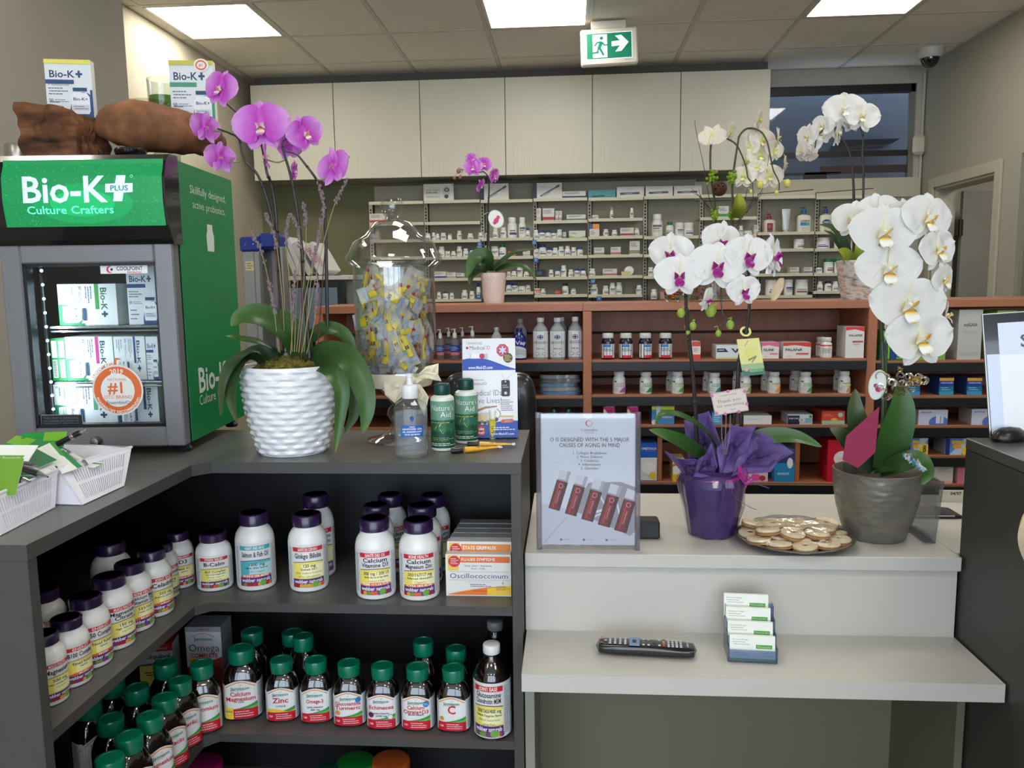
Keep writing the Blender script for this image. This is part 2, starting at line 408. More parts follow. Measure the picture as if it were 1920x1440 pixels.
# back wall with an opening for the transom window
WX0, WX1, WZ0, WZ1 = 1.40, 2.50, 2.225, 2.885
b = MB(); b.box(XL-.1, BACK, 0, WX0, BACK+.12, ZC+.1, OLIVE); b.box(WX0, BACK, 0, WX1, BACK+.12, WZ0, WALLC); b.box(WX0, BACK, WZ1, WX1, BACK+.12, ZC+.1, WALLC); b.box(WX1, BACK, 0, XR+.1, BACK+.12, ZC+.1, WALLC); struct(b, 'wall_back')
# right wall with the door opening and a second one nearer
DY0, DY1, DZ = 5.10, 5.92, 2.12
b = MB(); m = mat((158, 154, 140), .85, noise=.02, nscale=3)
b.box(XR, DY1, 0, XR+.14, BACK+.1, ZC+.1, m); b.box(XR, DY0, DZ, XR+.14, DY1, ZC+.1, m); b.box(XR, 4.84, 0, XR+.14, DY0, ZC+.1, m)
b.box(XR, 3.9, 2.19, XR+.14, 4.84, ZC+.1, m); b.box(XR, YF, 0, XR+.14, 3.9, ZC+.1, m); struct(b, 'wall_right')
TR = mat((176, 171, 152), .5, noise=.01)
b = MB(); b.box(XR-.016, DY0-.075, 0, XR, DY0, DZ+.07, TR, .003); b.box(XR-.016, DY1, 0, XR, DY1+.07, DZ+.07, TR, .003); b.box(XR-.016, DY0, DZ, XR, DY1, DZ+.07, TR, .003)
b.box(XR, DY0, 0, XR+.14, DY0+.015, DZ, TR); b.box(XR, DY1-.015, 0, XR+.14, DY1, DZ, TR); b.box(XR, DY0, DZ-.015, XR+.14, DY1, DZ, TR); struct(b, 'trim_1')
b = MB(); b.box(XR+.02, 4.80, 0, XR+.16, 4.84, 2.19, mat((140, 136, 122), .5)); b.box(XR+.03, 3.9, 2.15, XR+.16, 4.80, 2.19, mat((140, 136, 122), .5)); b.box(XR+.09, 3.9, 0, XR+.11, 4.80, 2.15, mat((26, 27, 28), .3)); struct(b, 'door_2')
# the open door leaf and the dim room beyond
b = MB(); b.box(XR+.17, 5.86, .01, XR+.95, 5.9, DZ-.03, mat((122, 121, 113), .5, noise=.02, nscale=2)); D1 = struct(b, 'door_1')
for z in (.3, 1.08, 1.84):
    b = MB(); b.box(-.004, -.05, -.055, .03, .0, .055, mat((70, 64, 52), .35, 1)); b.lathe([(.008, -.06), (.008, .06)], mat((70, 64, 52), .35, 1), 10, (.01, -.055, 0)); b.build('hinge', D1, (XR+.145, 5.902, z))
b = MB(); b.box(XR+.14, 3.6, -.05, XR+2.2, 3.7, ZC, WALLC); b.box(XR+2.2, 3.6, -.05, XR+2.3, BACK+.1, ZC, WALLC); b.box(XR+.14, BACK, -.05, XR+2.2, BACK+.1, ZC, WALLC); struct(b, 'wall_side_room')
b = MB(); b.box(XR+.14, 3.6, 2.62, XR+2.3, BACK+.1, 2.7, mat((140, 138, 130), .9)); struct(b, 'ceiling_side_room')
b = MB(); b.box(XR+.14, 3.6, -.05, XR+2.3, BACK+.1, 0, mat((96, 92, 86), .6)); struct(b, 'floor_side_room')
t = thing('ceiling_light', 'unseen ceiling panel added to light the side room beyond the door', 'ceiling light', (XR+1.0, 4.9, 2.62))  # added lamp, out of view, brightens the open door leaf
b = MB(); b.box(-.3, -.3, -.012, .3, .3, 0, mat((255, 250, 240), emit=16, name='diffuser')); b.build('diffuser', t)
# street front behind the viewer: piers, sill wall and glass bays
b = MB(); pm = mat((120, 118, 112), .8)
b.box(-2.1, YF-.15, 0, XR+.14, YF, .35, pm); b.box(-2.1, YF-.15, 2.8, XR+.14, YF, ZC+.1, pm)
for x in (-2.05, -.75, .6, 1.9, 2.6): b.box(x-.05, YF-.15, .35, x+.05, YF, 2.8, mat((50, 50, 52), .4))
struct(b, 'wall_front')
# transom window
b = MB(); dk = mat((34, 30, 30), .4)
b.box(WX0, BACK+.02, WZ1-.055, WX1, BACK+.07, WZ1, dk); b.box(WX0, BACK+.02, WZ0, WX0+.03, BACK+.07, WZ1, dk); b.box(WX1-.03, BACK+.02, WZ0, WX1, BACK+.07, WZ1, mat((120, 118, 108), .5))
for z in (2.405, ): b.box(WX0, BACK+.03, z-.02, WX1, BACK+.06, z+.02, dk)
b.box(WX0, BACK+.03, 2.262, 2.0, BACK+.06, 2.278, dk); b.box(1.74, BACK+.03, WZ0, 1.9, BACK+.065, 2.28, dk); b.box(1.86, BACK+.03, 2.27, WX1-.03, BACK+.066, 2.32, mat((66, 44, 46), .5))
WIN = struct(b, 'window_1')
b = MB(); b.box(WX0, BACK+.045, WZ0, WX1, BACK+.05, WZ1, clear_mat((226, 230, 236), 1.5, .03, 'window_glass')); b.build('pane', WIN)
b = MB(); b.box(WX0-.4, BACK+.5, 1.9, WX1+.5, BACK+.52, 3.4, mat((88, 92, 100), .8, noise=.12, nscale=2, stretch=(1, 1, 6))); struct(b, 'exterior_wall')
b = MB(); b.prism([(2.05, 2.50), (2.45, 2.51), (2.52, 2.55), (2.08, 2.548)], BACK+.3, BACK+.5, mat((22, 22, 28), .5)); b.build('canopy_bracket', label='dark slanted canopy bracket seen through the transom window', cat='bracket')
b = MB(); b.prism([(1.36, 2.56), (1.46, 2.66), (1.53, 2.68), (1.43, 2.57)], BACK+.05, BACK+.052, mat((225, 228, 232), .6)); b.build('window_decal', label='white pointed shape behind the transom glass beside the wall cabinets', cat='decal')
# sill board and its two slotted shelf tops
b = MB(); b.box(.93, BACK-.03, 2.085, 2.545, BACK, 2.222, mat((186, 182, 160), .5)); SB = struct(b, 'trim_2')
b = MB(); cm = mat((190, 186, 164), .5)
for x0, x1 in ((1.35, 1.755), (1.765, 2.17)):
    b.prism([(x0, 2.085), (x1, 2.085), (x1, 2.128), (x0, 2.105)], 5.96, BACK-.03, cm); b.prism([(x0, 2.105), (x1-.01, 2.128), (x1-.01, 2.135), (x0, 2.111)], 5.968, 5.975, dk)
b.build('shelf_cover', SB)
# cable duct, wall box in the corner
b = MB(); b.box(2.535, BACK-.02, 2.2, 2.55, BACK, 2.94, mat((190, 186, 170), .5)); b.build('cable_duct', label='slim cream cable duct running down the corner by the transom window', cat='cable duct')
b = MB(); b.box(-.045, -.05, -.07, .045, 0, .07, mat((196, 188, 168), .4), .02); b.build('sensor_box', loc=(2.515, BACK-.02, 2.445), label='small cream rounded sensor box on the window frame corner', cat='sensor')
b = MB(); b.box(-.06, -.02, -.05, .06, 0, .05, mat((225, 222, 212), .5), .006); b.build('speaker_box', None, (0, 0, 0)) if 0 else None
# dome camera
t = thing('dome_camera', 'white dome security camera with black eye on the ceiling', 'camera', (2.40, 5.72, ZC))
b = MB(); b.lathe([(.085, 0), (.085, -.035), (.07, -.06)], mat((196, 192, 184), .4), 28); b.build('camera_base', t)
b = MB(); b.lathe([(.06, -.05), (.058, -.07), (.045, -.1), (.02, -.118), (.001, -.12)], mat((14, 16, 20), .08, coat=1), 24, caps=False); b.build('camera_dome', t)
# exit sign
EY = 4.85; e0, e1 = UY(1089, 128, EY), UY(1196, 46, EY)
t = thing('exit_sign', 'green and white running figure exit sign hanging from the ceiling', 'exit sign', ((e0.x+e1.x)/2, EY, (e0.z+e1.z)/2), 0, rot=(0, R(-1.6), 0))
W, H = e1.x-e0.x, e1.z-e0.z-.03
b = MB(); b.box(-W/2, 0, -H/2, W/2, .05, H/2, mat((226, 218, 200), .4), .008); b.box(-.1, .005, H/2, .1, .045, ZC-(e0.z+e1.z)/2-.01, mat((200, 194, 180), .5), .003); b.build('sign_case', t)
A = Art(92, 50); g_, w_ = mat((0, 118, 84), .4, emit=.35), mat((214, 224, 238), .4, emit=.7)
A.rect(-1.5, -1.5, 93.5, 51.5, w_).rect(0, 0, 92, 50, g_).rect(12, 2, 42, 48, w_)
A.disc(30.5, 40.5, 3.4, g_)
A.poly([(20, 33), (28, 34.5), (33, 33), (37, 27.5), (43, 28), (43, 25.5), (36, 25), (32, 28.5), (29, 21), (36, 7), (32.5, 5.5), (26, 17), (24, 18), (24.5, 11), (10, 10), (9, 13), (21, 14.5), (22, 22), (26, 31), (21.5, 30.5), (17.5, 24.5), (15, 26)], g_)
A.poly([(51, 23), (68, 24), (58, 12), (71, 13), (86, 30), (71, 45), (58, 44), (68, 34), (51, 33)], w_)
A.text('AIMLITE', 84, -4.2, 3.5, (60, 60, 60))
s = (W-.07)/92
b = MB(); b.art(A, lambda u, v, e: (-W/2+.035+u*s, -e-.0003, -H/2+.035+v*s), .0004); b.build('sign_face', t)
# ================================================================ wall cabinets
CY, CB, CT = 5.8, 2.265, 2.925; cxs = [UY(x, 235, CY).x for x in (472, 626.5, 788, 947.5, 1111, 1276, 1443.5)]
cab_m = mat((206, 202, 184), .45, noise=.035, nscale=14, stretch=(9, 9, .25)); inner_m = mat((150, 147, 134), .6)
nm = ['beside the left wall', 'second from the left wall', 'third from the left wall', 'below the square light panel', 'below the exit sign', 'beside the transom window']
for i in range(6):
    x0, x1 = cxs[i], cxs[i+1]; t = thing('wall_cabinet', f'cream wood-grain wall cabinet above the pharmacy shelves, {nm[i]}', 'cabinet', (x0, CY, CB), group='cream wall cabinets')
    b = MB(); b.box(.001, .022, .0, x1-x0-.001, BACK-CY, CT-CB, inner_m); b.build('carcass', t)
    b = MB(); b.box(.002, 0, -.006, x1-x0-.003, .019, CT-CB, cab_m, .0015)
    b.build('door', t)
b = MB(); b.box(cxs[0], 5.9, CT, cxs[-1], BACK, ZC, mat((92, 90, 84), .8)); struct(b, 'gap_shade')  # dark grey fill paints the shadow between cabinet tops and ceiling
# ================================================================ pharmacy shelving on the back wall
SF, SD = 5.95, BACK; U = [UY(x, 430, SF).x for x in (693, 796, 901.5, 1000, 1102, 1206, 1311, 1419, 1527, 1632)]
def zz(x, y): return UY(x, y, SF).z
BAYS = [(740, [380.5, 420, 452, 484, 524, 563]), (842, [378, 418.5, 452, 484, 524, 563]), (950, [377, 448.5, 483, 522, 549.5]), (1050, [374, 416, 449.5, 482, 521.5, 554.5]),
        (1153, [373, 412, 445, 480, 519, 554.5]), (1257, [370, 445, 479, 519.5, 563]), (1365, [367, 409.5, 443, 478, 518, 560]), (1473, [370, 437.5, 469, 515, 556]), (1580, [370, 436, 468, 514, 547.5])]
sh_m = mat((208, 203, 180), .45); bk_m = mat((168, 164, 146), .7, noise=.02, nscale=4)
SHZ = []
FT = 1.35
for i, (px, ys) in enumerate(BAYS):
    x0, x1 = U[i], U[i+1]
    t = thing('pharmacy_shelving', f'cream metal pharmacy shelving, {ORD[i+1]} bay from the left', 'shelving', (x0, SF, FT), group='pharmacy shelving bays')
    b = MB(); b.box(0, SD-SF-.012, 0, x1-x0, SD-SF-.002, 2.24-FT if i < 6 else 2.08-FT, bk_m); b.build('back_panel', t)
    b = MB(); dkk = mat((26, 26, 24), .6)
    for xx in ((0,) if i else (0,))+((x1-x0-.016,) if i == 8 else ()):
        yb_ = SD-SF-.034; xx = (x0+xx)*(SF+yb_)/SF-x0
        b.box(xx, yb_, 0, xx+.028, yb_+.02, 2.105-FT, sh_m); b.box(xx+.028, yb_+.006, 0, xx+.036, yb_+.02, 2.105-FT, dkk)  # second box: dark strip painting the shadow gap beside the upright
        z = .01
        while z < .73: b.box(xx+.009, yb_-.0015, z, xx+.019, yb_, z+.015, dkk); z += .024
    b.build('upright', t)
    zs = []
    for y in ys:
        z = zz(px, y)+.008; zs.append(z)
        if z-.02 < FT: continue
        b = MB(); b.box(.004, -.01, z-FT-.004, x1-x0-.004, SD-SF-.012, z-FT, sh_m); b.box(.004, -.012, z-FT-.02, x1-x0-.004, -.006, z-FT+.002, sh_m); b.build('shelf', t)
    SHZ.append(zs)
b = MB(); b.box(U[0], SF-.02, 0, U[-1]+.9, BACK, FT, mat((120, 117, 104), .7)); struct(b, 'wall_back_plinth')
# ================================================================ slatwall bookcases
BY = 3.0; WOOD = mat((172, 110, 78), .42, noise=.10, nscale=9, stretch=(2, 2, .35), spec=.4); WOODD = mat((158, 104, 80), .5, noise=.14, nscale=10, stretch=(3, 3, .5))
WOODH = mat((164, 104, 74), .42, noise=.10, nscale=9, stretch=(.35, 2, 2))
BLK = mat((22, 23, 26), .35); TOPZ = 1.42
BXS = [(-.968, .053, [1.209, 1.073, .95, .82], 'behind the glass jar'), (.053, 1.122, [1.209, 1.077, .962, .742], 'behind the white counter'), (1.122, 2.10, [1.20, 1.07, .959, .847, .738], 'beside the dark counter')]
def bookcase(x0, x1, zs, nm, dep=.36):
    L_, R_ = (x0 < 1.1), (x0 > -.5)
    t = thing('bookcase', f'reddish wooden slatwall bookcase with black shelf lips, {nm}', 'bookcase', (x0, BY, 0), group='slatwall bookcases')
    w = x1-x0; th = .033; xa, xb = (th if L_ else 0), (w-th if R_ else w)
    b = MB(); b.box(0, 0, TOPZ-.028, w, dep, TOPZ, WOODH, .0015); b.build('top', t)
    for xx in ([0] if L_ else [])+([w-th] if R_ else []): b = MB(); b.box(xx, .001, 0, xx+th, dep, TOPZ-.028, WOOD, .0015); b.build('side_panel', t)
    z = TOPZ-.03-.012; hs = .082
    while z > .35:
        b = MB(); b.box(xa, dep-.05, max(z-hs, .3), xb, dep-.038, z, WOODD, .002); b.build('slat', t); z -= hs+.009
    b = MB(); b.box(xa, dep-.036, .05, xb, dep-.02, TOPZ-.03, mat((38, 28, 26), .7)); b.build('back_panel', t)
    for z in zs:
        b = MB(); b.box(xa, .004, z-.014, xb, dep-.052, z, WOODH, .001); s = b.build('shelf', t)
        b = MB(); b.box(xa, -.003, z-.042, xb, .004, z-.008, BLK, .0015); b.build('shelf_lip', s)
    b = MB(); b.box(xa, .03, 0, xb, .05, .1, WOODD); b.build('kick_board', t)
    return t
for a in BXS: bookcase(*a)
for x0, nm in ((.405, 'between the blood glucose boxes'), (1.0, 'behind the purple wrapped orchid')):
    b = MB(); b.box(-.009, .02, 0, .009, .3, .185, WOOD, .001); b.build('shelf_divider', loc=(UY(1238 if x0 < .5 else 1498, 860, BY).x, BY, .7425), label=f'upright wooden shelf divider on the lowest shelf, {nm}', cat='divider')
# ================================================================ white service counter
WH = mat((198, 195, 187), .35, noise=.01, nscale=5); WHF = mat((196, 196, 192), .4)
x0, x1 = -.097, .815
t = thing('service_counter', 'white stepped laminate service counter with a lower writing ledge', 'counter', (0, 0, 0))
b = MB(); b.box(x0, 1.667, .89, x1, 2.17, .92, WH, .0015); b.box(x1, 1.70, .89, 1.35, 2.17, .92, WH); b.build('counter_top', t)
b = MB(); b.box(x0, 1.682, .74, x1-.001, 1.70, .89, WH); b.build('riser_panel', t)
b = MB(); b.prism([(x0+.002, .704), (x1, .704), (x1, .74), (x0+.002, .74)], 1.479, 1.70, WH); b.build('ledge', t)
b = MB(); b.box(x0, 1.94, 0, 1.3, 1.96, .89, mat((116, 114, 92), .6)); b.build('back_panel', t)
b = MB(); b.box(x0, 1.62, 0, x0+.02, 1.95, .704, mat((140, 140, 128), .5)); b.build('side_panel', t); b = MB(); b.box(x1-.016, 1.62, 0, x1, 1.95, .704, mat((110, 106, 88), .5)); b.build('side_panel', t)
# ================================================================ dark counters
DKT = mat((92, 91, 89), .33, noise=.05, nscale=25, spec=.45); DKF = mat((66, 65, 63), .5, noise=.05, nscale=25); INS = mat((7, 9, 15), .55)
FYc, XS = 1.62, -.1
t = thing('corner_display_counter', 'dark grey L-shaped display counter with open shelves of supplements', 'counter', (0, 0, 0))
LX = -.79; LE = 1.075; LB = -1.36
b = MB()
def slab(z, th, front_y, leg_x, m_top, bevel=.0015, x1=XS, y1=1.995, le=LE, x0=LB, c=0.0):
    pts = [(x0, le), (leg_x, le), (leg_x, front_y-c), (leg_x+c, front_y), (x1, front_y), (x1, y1), (x0, y1)]
    mb = MB(); tr = tessellate_polygon([[Vector((x, y, 0)) for x, y in pts]]); n = len(pts)
    mb.add([(x, y, z) for x, y in pts], tr, m_top, False); mb.add([(x, y, z-th) for x, y in pts], tr, DKF, False)
    mb.add([(x, y, z) for x, y in pts]+[(x, y, z-th) for x, y in pts], [(k, (k+1) % n, n+(k+1) % n, n+k) for k in range(n)], DKF, False)
    return mb
slab(1.13, .024, FYc, LX, DKT, c=.03).build('counter_top', t)
Z1, Z2, Z3 = .816, .511, .206
for z in (Z1, Z2, Z3): slab(z, .02, FYc+.004, LX-.018, DKT, x1=XS-.022, y1=1.98, le=LE+.02, x0=LB+.02, c=.025).build('shelf', t)
b = MB(); b.box(XS-.022, FYc+.003, 0, XS, 1.98, 1.106, DKF, .001); b.build('side_panel', t)
b = MB(); b.box(LB, LE+.004, 0, LX-.004, LE+.026, 1.106, DKF, .001); b.build('end_panel', t)
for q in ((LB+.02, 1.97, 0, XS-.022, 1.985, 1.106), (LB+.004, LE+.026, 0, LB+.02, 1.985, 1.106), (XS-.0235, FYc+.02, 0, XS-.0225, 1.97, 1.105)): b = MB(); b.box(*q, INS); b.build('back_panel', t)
t = thing('dark_side_counter', 'dark charcoal counter end holding the framed notice', 'counter', (0, 0, 0))
b = MB(); b.box(.819, -.4, 1.146, 1.9, 1.69, 1.17, mat((72, 72, 71), .3, spec=.5), .002); b.build('counter_top', t)
b = MB(); b.box(.8195, -.38, 0, 1.9, 1.688, 1.1455, mat((56, 56, 53), .45, noise=.06, nscale=8)); b.build('counter_body', t)
# ================================================================ supplement bottles
WPL = mat((236, 236, 234), .28, sub=.0, coat=.2); CAPP = mat((44, 24, 64), .3, coat=.3); WLBL = (232, 232, 230)
def ribbed(b, r, h, z0, m, n=72, rib=.02, r2=None, c=(0, 0, 0), top=True):
    r2 = r2 or r; f = lambda a, z, rr, j: ((rr*(1+(rib if int(a/(2*math.pi)*n+.5) % 2 else 0)) if 1 <= j <= 2 else rr), z)
    b.lathe([(r*.97, z0), (r, z0+h*.06), (r2, z0+h*.86), (r2*.95, z0+h*.96), (r2*.86, z0+h)], m, n, c, fn=f)
BN_C = (150, 70, 62)
def webber_label(r, h, title, banner, bcol, mid, foot=None, blue=False, w=None):
    """label artwork in metres, u = 0 at the middle of the front"""
    W = w or r*1.62; Hh = h*.56; A = Art(W, Hh); x0, x1 = -W/2, W/2
    A.rect(-r*2.5, -.004, r*2.5, Hh+.004, (226, 227, 228))
    A.lines(x1+.003, x1+.018, .004, Hh-.004, 26, (120, 124, 130), .45, 3); A.lines(x0-.016, x0-.003, .004, Hh-.004, 24, (130, 134, 140), .45, 4)
    A.rect(x0, Hh*.87, x1, Hh*.975, bcol); A.text(banner, 0, Hh*.922, Hh*.10, (240, 236, 232), 1, W*.62)
    n = len(title); ty = Hh*.80
    for k, l in enumerate(title):
        sz = Hh*(.17 if n == 1 else .135); A.text(l, 0, Hh*(.765 if n == 1 else .805-.115*k), sz, (28, 28, 34), 1, W*.86)
    yl = (86, 176, 190) if blue else (238, 226, 110); top = Hh*(.64 if n == 1 else .615)
    A.rect(x0, Hh*.2, x1, top-.05*Hh, yl); A.wave(x0, x1, top-.06*Hh, lambda t: top-.035*Hh+.03*Hh*math.sin(t*3.1), (104, 60, 120)); A.wave(x0, x1, top-.07*Hh, lambda t: top-.05*Hh+.028*Hh*math.sin(t*3.1), yl)
    A.rect(-W*.2, Hh*.24, W*.5, top-.09*Hh, mixc(yl, (255, 255, 250), .55))
    for k, (l, f) in enumerate(mid): A.text(l, W*.03, top-Hh*(.115+.085*k), Hh*(.10 if k == 0 else .062), (44, 40, 44), 1 if k < 2 else 0, W*f)
    if foot: A.wave(x0, x1, Hh*.2, lambda t: Hh*(.24+.05*math.sin(t*3.14)), (226, 110, 44)); A.text(foot, 0, Hh*.245, Hh*.075, (250, 240, 228), 1, W*.8)
    A.rect(x0, Hh*.08, x1, Hh*.21, (84, 44, 124)); A.text('webber naturals', 0, Hh*.147, Hh*.125, (240, 236, 244), 1, W*.9)
    A.rect(x0, 0, x1, Hh*.085, (92, 40, 60)); q = random.Random(len(title[0]))
    for k in range(9): A.disc(x0+W*(.06+.11*k), Hh*.045, Hh*.05, q.choice([(214, 96, 40), (222, 160, 50), (170, 30, 40), (110, 150, 60), (120, 60, 120)]), 10)
    A.disc(x0+W*.7, Hh*.07, Hh*.075, (104, 170, 72), 14)
    return A
_REG = []
def settle(x, y, z, r, st=.002):
    k = 0; d = Vector((x, y, 0)).normalized()*st
    while k < 60 and any(abs(z-c) < .02 and math.hypot(x-a, y-b_) < (r+q_)*.985 for a, b_, c, q_ in _REG): x += d.x; y += d.y; k += 1
    _REG.append((x, y, z, r)); return x, y
def webber_bottle(x, y, z, r, h, rz, title, banner, label, bcol=(204, 42, 52), mid=(), foot=None, blue=False, art=True, group='white supplement bottles with purple caps'):
    r = min(r, .0435); x, y = settle(x, y, z, r)
    t = thing('supplement_bottle', label, 'bottle', (x, y, z), rz, group)
    H = h; bh = H*.845; b = MB()
    b.lathe([(r*.90, 0), (r*.97, H*.012), (r, H*.04), (r, H*.64), (r*.985, H*.68), (r*.93, H*.735), (r*.82, H*.785), (r*.70, H*.815), (r*.66, H*.83), (r*.66, H*.86)], WPL, 40); b.build('bottle_body', t)
    b = MB(); ribbed(b, r*.74, H*.155, H*.845, CAPP); b.lathe([(r*.62, H), (r*.60, H*.994)], CAPP, 30); b.build('cap', t)
    if art:
        b = MB(); b.art(webber_label(r, H*.98, title, banner, bcol, mid, foot, blue), wrap(ring(r, 40), H*.075), .00009, strip=.006); b.build('label', t)
    return t
W_ = [ # outline px, label title, banner, wording
 ((370, 434, 997, 1111), ['B-Calm'], 'STRESS RELIEF', [('B50 Complex', .7), ('with Ashwagandha', .8), ('Energy Support', .6), ('60 Capsules', .5)], None, 0, 'shortest white supplement bottle in the upper shelf front row, at the corner', 0),
 ((438, 520, 960, 1112), ['Salmon & Fish Oil'], 'HEART AND MIND', [('1000 mg', .5), ('100% Wild Source', .7), ('120 softgels', .5)], 'BONUS 20% MORE', 0, 'white supplement bottle reading Salmon & Fish Oil with a blue-green label', 1),
 ((538, 618, 962, 1114), ['Ginkgo Biloba'], 'SANTÉ DU CERVEAU', [('120 mg', .4), ('Extrait 50:1', .5), ('Aide à améliorer la mémoire', .85), ('et la circulation', .7), ('200 gélules', .4)], None, 0, 'white supplement bottle reading Ginkgo Biloba on the upper shelf', 0),
 ((666, 742, 970, 1127), ['Calcium', 'Vitamine D3'], 'SANTÉ DES OS', [('500 mg / 200 UI', .8), ('Santé des os et des dents', .75), ('comprimés', .5)], 'PRIME 10 % DE PLUS', 0, 'white supplement bottle reading Calcium Vitamine D3 beside the calcium magnesium bottle', 0),
 ((745, 827, 973, 1130), ['Calcium', 'Magnesium Zinc'], 'BONE HEALTH', [('333/167/17 mg', .75), ('Enhanced Absorption', .8), ('Caplets', .4)], 'BONUS 100% MORE', 0, 'white supplement bottle reading Calcium Magnesium Zinc next to the cold remedy boxes', 0)]
for px, ti, ba, mi, fo, rz, lb, bl in W_:
    x, y, r, h = fit(*px, Z1); webber_bottle(x, y, Z1, r*.98, h, math.atan2(-x, y)-R(2), ti, ba, lb, (70, 168, 180) if bl else (204, 42, 52), mi, fo, bool(bl))
for px, lb in (((564, 627, 933, 1096), 'white purple-capped bottle standing behind the Ginkgo Biloba bottle'), ((676, 740, 950, 1105), 'white purple-capped bottle directly behind the Calcium Vitamine D3 bottle'), ((704, 764, 931, 1083), 'rearmost white bottle in the Calcium Vitamine D3 file'), ((757, 830, 949, 1105), 'white purple-capped bottle directly behind the Calcium Magnesium Zinc bottle'), ((782, 845, 934, 1085), 'rearmost white bottle in the Calcium Magnesium Zinc file')):
    x, y, r, h = fit(*px, Z1); webber_bottle(x, y, Z1, r, h, R(25), ['Calcium', 'Magnesium'], 'BONE HEALTH', lb, mid=[('mg', .3)])
WL = [((307, 363, 993, 1107), ['D3'], 'IMMUNITY', [('400 IU', .5), ('tablets', .6)], 'BONUS 50%', 'small white bottle reading D3 near the corner of the upper shelf', 35),
 ((277, 333, 1015, 1128), ['Melatonin'], 'SLEEP WELL', [('3 mg', .4), ('tablets', .6)], None, 'white bottle reading Melatonin partly hidden behind the joint ease bottle', 52),
 ((255, 322, 1030, 1167), ['Celadrin'], 'JOINT EASE', [('350 mg', .5), ('Relieves joint pain', .8)], 'softgels', 'white joint ease supplement bottle in front of the Melatonin bottle', 55),
 ((211, 285, 1055, 1198), ['Calcium Mag', 'Vitamin D3'], 'BONE HEALTH', [('333/167', .6), ('Helps bones', .7)], 'MORE', 'white bottle reading Calcium Mag Vitamin D3 between the joint ease and Magnesium Citrate bottles', 57),
 ((170, 250, 1082, 1235), ['Magnesium', 'Citrate'], 'MUSCLE FUNCTION', [('150 mg', .5), ('High Absorption', .7), ('capsules', .5)], None, 'white bottle reading Magnesium Citrate on the leg of the upper shelf', 58),
 ((127, 206, 1118, 1268), ['B50 Complex'], 'ENERGY', [('Timed Release', .7), ('tablets', .5)], 'MORE', 'white bottle reading B50 Complex on the leg of the upper shelf', 60),
 ((92, 168, 1160, 1305), ['B100 Complex'], 'ENERGY', [('Timed Release', .7), ('caplets', .5)], 'MORE', 'white bottle reading B100 Complex between the B50 and Magnesium bottles', 61),
 ((52, 124, 1190, 1341), ['Magnesium'], 'MUSCLE FUNCTION', [('500 mg', .5), ('Helps muscle function', .8), ('capsules', .5)], None, 'white bottle reading Magnesium near the end panel of the counter', 62),
 ((8, 76, 1232, 1368), ['Cranberry'], 'URINARY CARE', [('300 mg', .5)], 'MORE', 'white bottle half hidden by the dark end panel of the counter', 62)]
for px, ti, ba, mi, fo, lb, rz in WL[::-1]:
    x, y, r, h = fit(*px, Z1); r *= .93
    webber_bottle(x, y, Z1, r, h*.97, R(rz+8), ti, ba, lb, mid=mi, foot=fo, group='white bottles on the counter leg')
for px, lb in (((177, 250, 1025, 1178), 'white bottle standing behind the Calcium Mag Vitamin D3 bottle'), ((48, 123, 1117, 1262), 'white bottle standing behind the B100 Complex bottle'), ((22, 84, 1160, 1300), 'white bottle standing behind the Magnesium bottle by the end panel')):
    x, y, r, h = fit(*px, Z1); webber_bottle(x-.02, y+.03, Z1, r*.95, h, R(60), ['Magnesium'], 'ENERGY', lb, group='white bottles on the counter leg')
# ---- cold remedy boxes
def facebox(name, label, cat, x, y, z, w, d, h, A, rz=0, body=(225, 225, 222), group=None, top=None, side=None, rough=.5, bev=.0008, part='print'):
    """carton: x, y = middle of the front bottom edge"""
    t = thing(name, label, cat, (x, y, z), rz, group); b = MB(); b.box(-w/2, 0, 0, w/2, d, h, mat(body, rough), bev); b.build('carton', t)
    b = MB(); eps = .00012 if y < 2.6 else .0004
    if A: sx, sy = w/A.w, h/A.h; b.art(A, lambda u, v, e: (-w/2+u*sx, -e-.0002, v*sy), eps)
    if top: b.box(-w/2, 0, h, w/2, d, h+.0004, mat(top, rough))
    if side: b.box(w/2, 0, 0, w/2+.0004, d, h, mat(side, rough)); b.box(-w/2-.0004, 0, 0, -w/2, d, h, mat(side, rough))
    if b.v: b.build(part, t)
    return t
def osc(fr, eng=True):
    A = Art(120, 82); w = (226, 226, 220); A.rect(0, 0, 120, 82, w); A.rect(26, 66, 118, 78, (226, 138, 60) if not eng else (224, 110, 50)); A.text("FLU-LIKE SYMPTOMS" if eng else "ÉTATS GRIPPAUX", 60, 72, 8, (240, 235, 225), 1, 62)
    A.rect(4, 50, 24, 80, (236, 196, 90)).disc(16, 68, 11, (200, 50, 60)); A.lines(9, 24, 62, 75, 4, (235, 210, 205), .4)
    A.text('Body aches • Headache', 60, 60, 5, (60, 56, 130), 0, 50).text('Fever • Chills', 60, 54.5, 5, (60, 56, 130), 0, 26)
    A.line(6, 48, 118, 48, .5, (150, 150, 150)).text('Oscillococcinum', 61, 40, 14, (50, 46, 110), 0, 108); A.line(6, 32, 118, 32, .5, (150, 150, 150))
    A.text('HOMEOPATHIC MEDICINE', 60, 28.5, 3.4, (190, 190, 190), 0, 50); A.lines(44, 84, 18, 25, 2, (110, 80, 130), .35); A.text('6', 105, 27, 9, (210, 70, 60)).text('DOSES', 105, 21, 2.4, (210, 70, 60))
    A.wave(4, 120, 3, lambda t: 4+17*math.sin(t*1.5), (232, 120, 40)); A.wave(76, 120, 3, lambda t: 16+6*t, (240, 200, 60)); A.text('BOIRON', 62, 11, 5.5, (190, 90, 30), 1, 26); A.lines(92, 118, 12, 20, 3, (70, 60, 90), .35)
    return A
